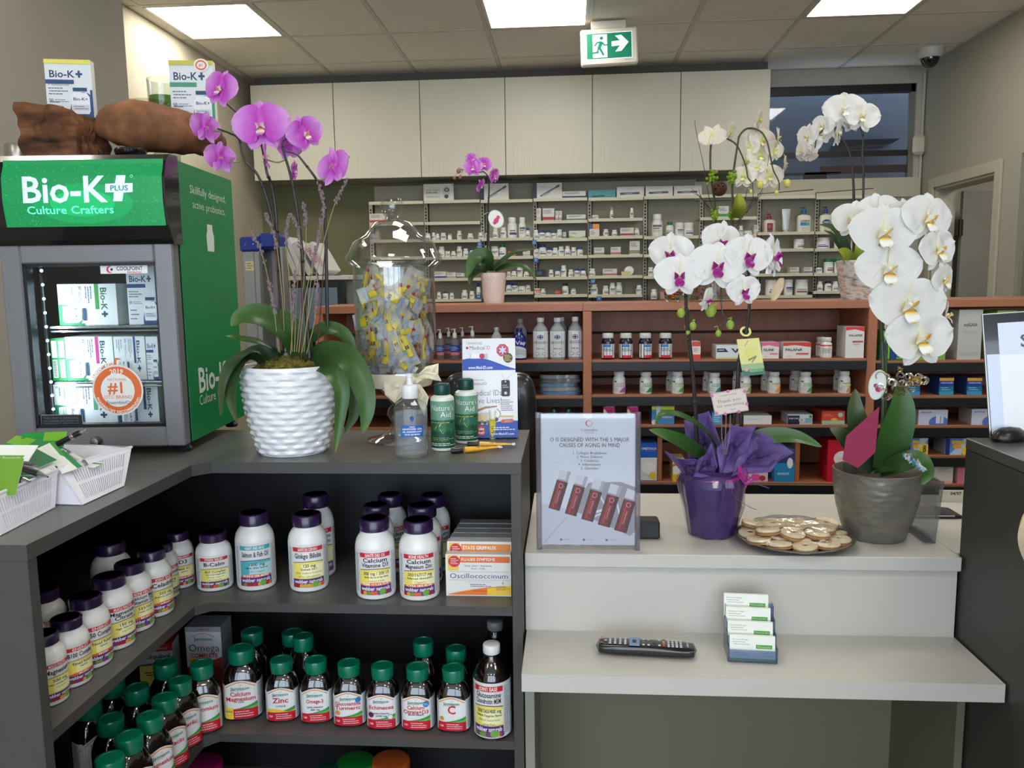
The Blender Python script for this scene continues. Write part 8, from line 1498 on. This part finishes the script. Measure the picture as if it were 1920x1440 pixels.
# middle bookcase
def adv():
    A = Art(100, 100); A.rect(4, 0, 96, 86, (228, 230, 230)).rect(30, 66, 62, 84, (70, 130, 200)).lines(30, 76, 40, 60, 2, (70, 90, 120), .45).rect(30, 0, 72, 16, (210, 40, 60)).disc(80, 24, 5, (170, 60, 60), 10); return A
for k, (a, b_) in enumerate(((225, 372), (425, 577), (643, 792), (870, 1020))): bs(*q6(Z6, a, b_, 388, 676), 'b', 'navy bottle with white label and cap, '+['nearest the bookcase upright', 'second from the bookcase upright', 'third from the bookcase upright', 'fourth, nearest the orchid stem'][k], ((18, 20, 44), (228, 228, 224), adv()), rz=R((0, 4, 28, -3)[k]))
A = Art(50, 100); A.rect(0, 0, 50, 100, (228, 224, 220)).rect(0, 74, 50, 100, (206, 70, 60)).rect(0, 0, 50, 26, (214, 60, 50)).lines(6, 40, 40, 66, 3, (210, 110, 100), .4); bs(*q6(Z6, 1235, 1328, 480, 686), 'x', 'small red and white carton behind the orchid stem', ((226, 222, 218), A))
A = Art(140, 80); A.rect(0, 0, 140, 80, (222, 226, 230)).poly([(4, 40), (66, 40), (50, 62), (4, 62)], (30, 44, 90)).text('reliMAX', 26, 52, 11, (226, 230, 236), 1, 36).poly([(80, 62), (92, 62), (104, 46), (116, 62), (128, 62), (106, 34)], (30, 44, 90)).text('VA', 122, 50, 22, (30, 44, 90), 1).rect(0, 0, 140, 10, (206, 220, 150)); bs(*q6(Z6, 1500, 1790, 520, 686), 'x', 'white carton with navy arrow band behind the yellow plant tag', ((210, 214, 216), A))
Z4 = (1200, 400)
def pal(c, t_='PALAFeR'):
    A = Art(100, 62); A.rect(0, 0, 100, 62, (230, 226, 222)).poly([(0, 62), (0, 48), (40, 52), (100, 44), (100, 62)], c).text(t_, 38, 34, 14, (50, 50, 56), 1, 62).rect(46, 16, 92, 21, c).lines(10, 40, 6, 12, 1, (160, 160, 160), .3); return A
bs(*q6(Z4, 903, 1028, 965, 1090, 4), 'x', 'pink and white carton beside the yellow tag', ((226, 200, 206), pal((226, 110, 150))))
bs(*q6(Z4, 1060, 1265, 965, 1090, 4), 'x', 'low red and white carton on the top bookcase shelf', ((222, 214, 208), pal((214, 60, 60))))
def pb(): A = Art(100, 100); A.rect(4, 0, 96, 90, (232, 232, 230)).rect(4, 84, 96, 94, (206, 60, 50)).lines(20, 80, 30, 70, 4, (150, 120, 120), .4); return A
bs(*q6(Z4, 1350, 1435, 930, 1086, 4), 'b', 'white bottle with thin red band between the red and tall cartons', ((226, 224, 220), (230, 228, 224), pb()))
bs(*q6(Z4, 1315, 1390, 926, 1080, 4), 'b', 'white bottle with red band behind its twin by the tall carton', ((226, 224, 220), (230, 228, 224), pb()), back=.07)
A = Art(60, 100); A.rect(0, 0, 60, 100, (228, 226, 222)).poly([(0, 100), (0, 88), (30, 92), (60, 84), (60, 100)], (220, 60, 60)).text('PALAFER', 32, 72, 9, (60, 60, 66), 1, 44).rect(22, 50, 56, 55, (206, 60, 70)).lines(26, 54, 40, 47, 1, (150, 150, 150), .4).rect(22, 0, 56, 1, (200, 190, 186)); X4 = (1500, 360); bs(*q6(X4, 325, 463, 1008, 1243, 4), 'x', 'tall red and white carton at the end of the middle bookcase shelf', ((226, 222, 216), A))
def nb(c):
    A = Art(100, 100); A.rect(2, 0, 98, 96, (230, 232, 230)).disc(26, 80, 7, (50, 70, 50), 10, 5).lines(30, 84, 58, 72, 2, (90, 110, 90), .4).poly([(44, 4), (98, 4), (98, 50), (60, 34)], c).rect(30, 44, 84, 56, mixc(c, (255, 255, 255), .45)).lines(14, 50, 10, 40, 4, (150, 150, 150), .3); return A
NB = [((355, 492, 812, 1072), Z6, 6, (170, 90, 180), 'white vitamin bottle with purple label patch, nearest the bookcase upright', 0), ((655, 792, 818, 1078), Z6, 6, (50, 150, 80), 'white vitamin bottle with dark green label patch', 0), ((1010, 1146, 815, 1082), Z6, 6, (110, 170, 60), 'white vitamin bottle with light green label patch', .0), ((950, 1070, 808, 1060), Z6, 6, (110, 170, 60), 'white vitamin bottle behind the light green labelled one', .08),
 ((1425, 1562, 828, 1082), Z6, 6, (40, 150, 150), 'white vitamin bottle with teal label patch beside the gift card', 0), ((1360, 1480, 812, 1065), Z6, 6, (40, 150, 150), 'white vitamin bottle behind the teal labelled one', .08), ((742, 828, 1190, 1362), Z4, 4, (150, 180, 70), 'white vitamin bottle half hidden by the orchid stem under the yellow tag', 0), ((690, 750, 1178, 1345), Z4, 4, (150, 180, 70), 'white vitamin bottle behind the one under the yellow tag', .08),
 ((955, 1048, 1185, 1362), Z4, 4, (230, 160, 50), 'white vitamin bottle with orange label patch, middle bookcase', 0), ((905, 990, 1178, 1350), Z4, 4, (230, 160, 50), 'white vitamin bottle behind the orange labelled one', .08), ((1190, 1284, 1185, 1362), Z4, 4, (80, 170, 80), 'white vitamin bottle with bright green label patch near the grey pot', 0), ((1120, 1215, 1175, 1350), Z4, 4, (80, 170, 80), 'white vitamin bottle behind the bright green labelled one', .08),
 ((283, 372, 1340, 1522), X4, 4, (226, 170, 60), 'white vitamin bottle with yellow label patch, last on the middle bookcase', 0), ((246, 320, 1328, 1505), X4, 4, (226, 170, 60), 'white vitamin bottle behind the last one on the middle bookcase', .08)]
for (a, b_, c, d), o, s_, col_, lb, bk in NB: bs(*q6(o, a, b_, c, d, s_), 'b', lb, ((230, 230, 228), (228, 228, 226), nb(col_)), back=bk, rz=R(8))
def pk(c, c2): A = Art(60, 80); A.rect(0, 0, 60, 80, c).poly([(0, 0), (20, 0), (20, 46), (8, 60), (0, 60)], c2).text('ESTROGEN', 34, 70, 6, (240, 200, 225), 1, 44).lines(26, 54, 40, 58, 2, (110, 20, 90), .4).lines(26, 54, 8, 30, 3, (240, 190, 215), .35); return A
bs(*q6(Z6, 245, 372, 1175, 1410), 'x', 'magenta carton above the sign holder, nearer the bookcase upright', ((206, 30, 120), pk((206, 30, 120), (226, 224, 190))), zl=1); bs(*q6(Z6, 508, 634, 1175, 1410), 'x', 'magenta carton above the sign holder, farther from the upright', ((206, 30, 120), pk((206, 30, 120), (226, 224, 190))))
A = Art(110, 100); A.rect(0, 0, 110, 100, (70, 130, 180)).rect(0, 84, 110, 100, (150, 170, 70)).rect(0, 70, 110, 84, (206, 220, 40)).rect(22, 40, 40, 96, (206, 220, 230)).rect(22, 90, 40, 98, (130, 150, 160)).text('ESSENTIAL', 76, 34, 12, (200, 220, 240), 1, 50).disc(10, 10, 12, (226, 200, 196), 14); A.ops = A.ops; bs(*q6(Z6, 785, 1035, 1165, 1396), 'x', 'blue and lime carton above the curling orchid leaf', ((80, 140, 180), A))
Z7 = (1200, 720); A = Art(40, 60); A.rect(0, 0, 40, 60, (80, 160, 210)).lines(6, 34, 10, 50, 4, (200, 226, 240), .4); bs(*q6(Z7, 530, 606, 205, 302, 4), 'x', 'light blue carton behind the purple wrap', ((90, 160, 206), A))
A = Art(120, 40); A.rect(0, 0, 120, 40, (226, 226, 226)).text('CANESTEN', 46, 22, 9, (150, 170, 190), 0, 50); bs(*q6(Z7, 735, 972, 228, 303, 4), 'x', 'long plain white carton on the third middle bookcase shelf', ((224, 224, 224), A))
A = Art(92, 40); A.rect(0, 0, 92, 40, (214, 222, 222)).rect(0, 0, 44, 36, (24, 34, 70)).text('GUM CARE', 22, 24, 8, (220, 226, 236), 1, 36).disc(52, 18, 11, (206, 216, 220), 16).text('6', 52, 18, 12, (60, 110, 110), 1).rect(64, 8, 90, 26, (130, 180, 190)).disc(84, 32, 6, (60, 150, 70), 10); bs(*q6(Z7, 1093, 1276, 220, 301, 4), 'x', 'navy and pale green carton on the third middle bookcase shelf', ((214, 222, 222), A))
Z8 = (1480, 660); S8 = 3.789; A = Art(82, 50); A.rect(0, 0, 82, 50, (214, 74, 50)).rect(0, 0, 82, 14, (160, 196, 170)).disc(66, 36, 9, (170, 206, 190), 16).disc(44, 18, 12, (230, 170, 70), 16, 6).lines(6, 40, 30, 40, 2, (236, 170, 150), .4); bs(*q6(Z8, 215, 376, 412, 511, S8), 'x', 'orange red carton with green strip on the third middle bookcase shelf', ((206, 80, 60), A))
# lowest middle shelf
A = Art(60, 145); A.rect(0, 0, 60, 145, (226, 228, 234)).rect(0, 90, 60, 145, (20, 90, 190)).text('ONETOUCH', 30, 124, 12, (236, 240, 246), 1, 54).text('Delica Plus', 34, 115, 7, (220, 70, 80), 0).disc(30, 50, 26, (240, 238, 240), 20).disc(44, 22, 13, (240, 200, 50), 16).rect(0, 0, 60, 4, (90, 90, 190)); bs(*q6(Z7, 0, 122, 432, 726, 4), 'x', 'blue and white glucose test carton on the lowest shelf beside the sign holder', ((70, 110, 190), A))
A = Art(34, 90); A.rect(0, 0, 34, 90, (240, 214, 110)).rect(0, 30, 34, 90, (240, 236, 230)).poly([(0, 60), (34, 74), (34, 84), (0, 70)], (226, 80, 60)).rect(0, 0, 34, 26, (240, 190, 40)); bs(*q6(Z7, 240, 330, 552, 732, 4), 'x', 'yellow and white carton partly behind the purple wrap on the lowest shelf', ((236, 220, 150), A))
A = Art(92, 120); A.rect(0, 0, 92, 120, (40, 140, 200)).rect(0, 70, 92, 120, (60, 60, 120)).disc(70, 70, 14, (236, 240, 246), 16, 20).text('SENSOR', 40, 30, 12, (220, 236, 246), 1, 60); bs(*q6(Z7, 1000, 1146, 482, 722, 4), 'x', 'bright blue carton behind the purple wrap on the lowest shelf', ((60, 140, 196), A))
A = Art(50, 30); A.rect(0, 0, 50, 30, (226, 200, 230)).disc(20, 12, 12, (236, 90, 170), 14, 10).disc(36, 10, 8, (180, 60, 60), 12); bs(*q6(Z7, 800, 945, 640, 732, 4), 'x', 'small pink and white carton low behind the purple wrap', ((220, 200, 226), A))
A = Art(34, 85); A.rect(0, 0, 34, 85, (206, 20, 50)).disc(26, 48, 15, (236, 232, 232), 22).text('Freestyle', 26, 48, 4, (200, 80, 110), 0); bs(*q6(Z8, 258, 392, 616, 926, S8), 'x', 'red carton with white disc on the lowest shelf behind the grey pot', ((196, 24, 50), A), side=None) if 0 else bs(*q6(Z8, 258, 392, 616, 926, S8), 'x', 'red carton with white disc on the lowest shelf behind the grey pot', ((196, 24, 50), A))
# right bookcase
A = Art(110, 120); A.rect(0, 0, 110, 120, (110, 190, 40)).poly([(0, 0), (40, 0), (60, 60), (20, 120), (0, 120)], (16, 60, 130)).poly([(50, 10), (90, 30), (80, 70), (56, 40)], (30, 80, 150)).rect(0, 0, 110, 6, (30, 90, 60)); bs(*q6(X4, 582, 655, 1040, 1242, 4), 'x', 'blue and green pouch carton beside the tall orchid stem', ((60, 130, 60), A)); bs(*q6(X4, 660, 775, 1070, 1244, 4), 'x', 'green and blue carton below the white orchid cluster', ((90, 160, 50), A))
A = Art(60, 30); A.rect(0, 0, 60, 30, (120, 170, 60)); bs(1706, 1767, 630, 671, 'x', 'low green carton below the lowest white orchid bloom', ((110, 150, 70), A)); bs(1862, 1899, 582, 671, 'x', 'green topped carton behind the framed notice', ((120, 160, 60), A))
A = Art(80, 180); A.rect(0, 0, 80, 180, (186, 186, 180)).text('myGAIA', 40, 126, 17, (70, 90, 110), 1, 46).text('G', 34, 126, 15, (110, 170, 60), 1).lines(14, 66, 96, 104, 2, (150, 150, 150), .3).rect(2, 26, 78, 27, (150, 150, 146)).rect(2, 20, 78, 21, (150, 150, 146)); bs(*q6((1720, 540), 286, 462, 162, 524, 4), 'x', 'tall pale grey carton beside the framed notice', ((182, 182, 176), A), dep=.12)
def ur(): A = Art(52, 70); A.rect(0, 0, 52, 70, (24, 110, 160)).rect(0, 58, 52, 70, (236, 170, 50)).rect(0, 36, 52, 57, (24, 60, 140)).text('URSOCARE', 26, 50, 9, (190, 206, 236), 1, 44).lines(6, 40, 18, 34, 2, (150, 200, 220), .4).rect(0, 0, 52, 16, (60, 150, 190)); return A
for (a, b_, c, d), o, s_, lb in (((140, 246, 668, 808), (1720, 540), 4, 'blue carton with yellow top left of its twin, right bookcase'), ((345, 456, 668, 808), (1720, 540), 4, 'blue carton with yellow top nearest the framed notice'), ((822, 906, 176, 312), Z8, S8, 'blue carton with yellow top half behind the silver ribbon')): bs(*q6(o, a, b_, c, d, s_), 'x', lb, ((30, 70, 130), ur()))
def wb(): A = Art(100, 60); A.rect(0, 0, 100, 60, (206, 212, 232)).disc(70, 10, 34, (90, 120, 200), 24, 26).rect(60, 6, 74, 44, (222, 226, 236)).rect(76, 6, 86, 36, (206, 214, 226)).lines(6, 56, 46, 54, 1, (120, 140, 190), .5); A.ops = [([(min(max(x_, 0), 100), min(max(y_, 0), 60)) for x_, y_ in p_], a_, b__, c_, d_) for p_, a_, b__, c_, d_ in A.ops]; return A
bs(*q6(Z8, 895, 1100, 403, 524, S8), 'x', 'white and blue vial carton on the third right bookcase shelf', ((206, 206, 206), wb())); bs(1815, 1870, 765, 798, 'x', 'white and blue vial carton tucked behind the framed notice', ((206, 206, 206), wb()))
def eb(): A = Art(100, 60); A.rect(0, 0, 100, 60, (90, 150, 214)).rect(0, 0, 14, 60, (24, 40, 130)).poly([(14, 0), (50, 0), (100, 60), (60, 60)], (200, 220, 240)).rect(20, 40, 60, 52, (240, 190, 60)).rect(24, 24, 52, 38, (240, 170, 60)).disc(84, 12, 30, (244, 206, 60), 24).text('8', 82, 22, 34, (30, 50, 60), 1); A.ops = [([(min(max(x_, 0), 100), min(max(y_, 0), 60)) for x_, y_ in p_], a_, b__, c_, d_) for p_, a_, b__, c_, d_ in A.ops]; return A
bs(*q6(Z8, 820, 962, 602, 728, S8), 'x', 'blue and yellow carton with a big 8 beside the large orchid leaf', ((150, 180, 220), eb())); bs(*q6(Z8, 1085, 1300, 604, 733, S8), 'x', 'blue and yellow carton with a big 8 beside the dark counter', ((170, 180, 200), eb()))
A = Art(80, 70); A.rect(0, 0, 80, 70, (228, 222, 218)); A.wave(0, 80, 0, lambda t_: 22*(1-t_)**2+3, (70, 160, 110)); A.wave(0, 80, 0, lambda t_: 8+10*t_*0+2, (236, 180, 180)); A.text('CHILDREN', 44, 56, 7, (170, 120, 130), 0, 56).text('PROBIOTIC', 46, 48, 6, (170, 120, 130), 0, 40); bs(*q6(Z8, 985, 1139, 790, 938, S8), 'x', 'white and green carton on the lowest right bookcase shelf', ((226, 218, 214), A))
A = Art(70, 70); A.rect(0, 0, 70, 70, (232, 130, 160)).rect(24, 0, 70, 70, (226, 214, 214)).text('IDR', 50, 42, 12, (60, 50, 60), 1).disc(44, 20, 16, (190, 70, 100), 18, 12).disc(44, 20, 13, (226, 180, 190), 18, 9); bs(*q6(Z8, 1170, 1300, 795, 940, S8), 'x', 'pink and white carton on the lowest shelf beside the dark counter', ((226, 190, 200), A))
# ================================================================ behind the counter
# office chair
Yh2 = 2.55; xa, xb = UY(826, 720, Yh2).x, UY(1006, 720, Yh2).x; zt = UY(930, 698, Yh2).z; xm, wh = (xa+xb)/2, (xb-xa)/2
t = thing('office_chair', 'black padded office chair standing behind the dark counter', 'chair', (xm, Yh2+.02, 0)); LB_ = mat((20, 22, 28), .32, noise=.1, nscale=60, coat=.3)
def pad(cx_, cy_, cz_, hx, hy, hz): return lambda u, v: (lambda a, e: (cx_+hx*math.copysign(abs(math.cos(a)*math.cos(e))**.28, math.cos(a)*math.cos(e)), cy_+hy*math.copysign(abs(math.sin(a)*math.cos(e))**.7, math.sin(a)*math.cos(e)), cz_+hz*math.copysign(abs(math.sin(e))**.3, math.sin(e))))(2*math.pi*u, math.pi*(v-.5))
b = MB(); b.grid(pad(0, 0, zt-.30, wh, .05, .30), 48, 28, LB_); b.build('backrest', t); b = MB(); b.grid(pad(0, -.23, .47, wh*.95, .25, .05), 48, 16, LB_); b.build('seat', t)
pm_ = mat((20, 20, 22), .4); b = MB(); b.tube([(0, .06, zt-.35), (0, .06, .5), (0, -.1, .42)], .022, pm_, 10); b.build('back_bar', t); b = MB(); b.lathe([(.028, .12), (.028, .3), (.018, .3), (.018, .43)], mat((90, 90, 92), .3, .9), 16, (0, -.2, 0)); b.build('gas_column', t)
for k in range(5):
    a = R(72*k+18); b = MB(); b.tube([(0, -.2, .13), (.28*math.cos(a), -.2+.28*math.sin(a), .075)], [.026, .016], pm_, 8); o = b.build('leg', t); b = MB(); b.lathe([(.025, -.012), (.027, 0), (.025, .012)], pm_, 14, M=Matrix.Translation((.28*math.cos(a), -.2+.28*math.sin(a), .028)) @ Matrix.Rotation(R(90), 4, 'X')); b.build('caster', o)
for s_ in (-1, 1): b = MB(); b.tube(bez([(s_*wh*.8, -.2, .45), (s_*wh*1.0, -.2, .58), (s_*wh*1.0, -.2, .66)], 8), .014, pm_, 8); b.box(s_*wh*1.0-.035, -.36, .66, s_*wh*1.0+.035, -.08, .685, pm_, .01); b.build('armrest', t)
# desk, monitor, its top ledge with binders, wall phone, ladder
Ym = 3.9; WM = lambda px, py: UY(px, py, Ym); z0 = WM(560, 518).z
t = thing('storage_hutch', 'white topped storage hutch behind the bookcase carrying the binders', 'cabinet', (WM(488, 518).x, Ym, 0)); w_ = WM(653, 518).x-WM(488, 518).x; b = MB(); b.box(0, 0, z0-.02, w_, .3, z0, mat((214, 212, 204), .5), .002); b.build('top', t); b = MB(); b.box(.004, .10, .02, w_-.004, .3, z0-.02, mat((150, 148, 142), .6)); b.build('carcass', t)
t = thing('monitor', 'black computer monitor with blue grey screen below the binders', 'monitor', (WM(568, 600).x, Ym-.02, 0)); x0, x1 = WM(486, 560).x-WM(568, 600).x, WM(650, 560).x-WM(568, 600).x; zt_, zb_ = z0-.022, WM(568, 640).z; b = MB(); b.box(x0, 0, zb_, x1, .03, zt_, mat((12, 12, 13), .25, coat=.3), .003); b.build('housing', t)
sc_ = mat((96, 112, 124), .15, coat=.6, emit=.18); b = MB(); b.box(x0+.045, -.0015, zb_+.03, x1-.04, -.0003, zt_-.035, sc_); b.build('screen', t); b = MB(); b.box(-.04, .03, .75, .04, .06, zb_+.1, mat((30, 30, 32), .4)); b.box(-.12, -.05, .75, .12, .09, .765, mat((30, 30, 32), .4), .003); b.build('stand', t)
b = MB(); b.box(x0-.1, -.35, .72, x1+.3, .09, .75, mat((150, 140, 124), .5)); b.build('desk_board', loc=(WM(568, 600).x, Ym-.02, 0), label='plain desk board under the monitor', cat='desk') if 0 else None
t = thing('desk', 'pale office desk carrying the monitor', 'desk', (WM(568, 600).x, Ym-.02, 0)); b = MB(); b.box(x0-.05, -.30, .72, x1+.25, .09, .7495, mat((170, 160, 140), .5), .002); b.build('desk_top', t)
for s_ in (x0-.03, x1+.21): b = MB(); b.box(s_, -.28, 0, s_+.025, .08, .72, mat((150, 140, 124), .5)); b.build('side_panel', t)
for k, (xt, xb_, col_) in enumerate(((524, 552, (206, 206, 202)), (534, 562, (214, 214, 210)), (546, 578, (204, 205, 203)), (566, 600, (220, 218, 214)))):
    p = UY(xb_, 515, Ym+.04); dx = UY(xt, 515, Ym+.04).x-p.x; hh = UY(550, 440+k*5, Ym+.04).z-z0; ang = math.atan2(-dx, hh); t = thing('binder', ['white ring binder leaning leftmost in the row above the monitor', 'second white binder leaning above the monitor', 'third white binder leaning above the monitor', 'white binder with red lettering, rightmost above the monitor'][k], 'binder', (p.x, Ym+.03, z0+.0005), rot=(0, -ang, 0), group='binders above the monitor'); wd_ = .03 if k < 3 else .055
    b = MB(); b.box(0, 0, .001, wd_, .22, hh*.98, mat(col_, .5), .002); b.build('cover', t)
    if k == 3: A = Art(1, 1); A.text('VACCINES', .02, hh*.62, .03, (180, 50, 50), 1, hh*.5, rot=R(90)).text('FORMS', .04, hh*.4, .022, (180, 50, 50), 0, hh*.4, rot=R(90)); b = MB(); b.art(A, lambda u, v, e: (u, -.0005-e, v), .0003); b.build('lettering', t)
p = UY(655, 545, 4.6); t = thing('wall_phone', 'white wall handset unit beside the monitor', 'phone', (p.x, BACK, UY(660, 540, BACK).z), group=None); t.location = (UY(662, 540, BACK).x, BACK, UY(662, 540, BACK).z); b = MB(); b.box(-.09, -.05, -.11, .10, -.0, .10, mat((206, 204, 198), .4), .01); b.build('base', t); b = MB(); b.box(-.065, -.075, -.085, -.005, -.051, .085, mat((224, 222, 214), .4), .012); b.box(-.052, -.0765, .0, -.03, -.0755, .06, mat((40, 46, 50), .3)); b.build('handset', t)
Yl = 3.40; t = thing('step_ladder', 'folded aluminium step ladder with blue plastic top beside the fridge', 'ladder', (UY(476, 600, Yl).x, Yl, 0)); AL = mat((160, 160, 158), .35, .7, noise=.06, nscale=20, stretch=(40, 40, 1)); BP = mat((24, 50, 140), .4)
wl_ = UY(489, 500, Yl).x-UY(457, 500, Yl).x; zt_ = UY(476, 463, Yl).z
for k, (dx, dy) in enumerate(((-wl_/2, 0), (-wl_/2+.03, .12))): b = MB(); b.box(dx, dy, 0, dx+wl_, dy+.03, zt_, AL, .002); b.box(dx+wl_*.68, dy-.002, 0, dx+wl_*.72, dy, zt_, mat((120, 120, 118), .4, .7)); b.build('rail', t)
b = MB(); b.box(-wl_/2-.006, -.008, zt_-.02, wl_/2+.006, .16, UY(476, 444, Yl).z, BP, .008); b.box(wl_/2, -.004, zt_-.01, wl_/2+.075, .16, UY(500, 437, Yl).z, BP, .012); o = b.build('top_cap', t, label='blue plastic ladder top')
for dx, dz in ((-.2, .01), (.25, .03), (.25, .01)): b = MB(); b.ball((dx*wl_, -.009, zt_+dz), .0045, mat((200, 200, 200), .3, 1), 8); b.build('rivet', o)
A = Art(1, 1); A.rect(-.025, zt_-.1, .015, zt_-.06, (206, 196, 150)).lines(-.02, .01, zt_-.095, zt_-.065, 3, (90, 84, 60), .35); b = MB(); b.art(A, lambda u, v, e: (u, -.0005-e, v), .0003); b.build('sticker', t)
for k in range(5): b = MB(); b.box(wl_/2+.03, .03, .28+.26*k, wl_/2+.08, .11, .3+.26*k, AL, .002); b.build('step', t)
b = MB(); b.box(wl_/2+.08, .0, 0, wl_/2+.105, .06, zt_, AL, .002); b.build('rail', t)
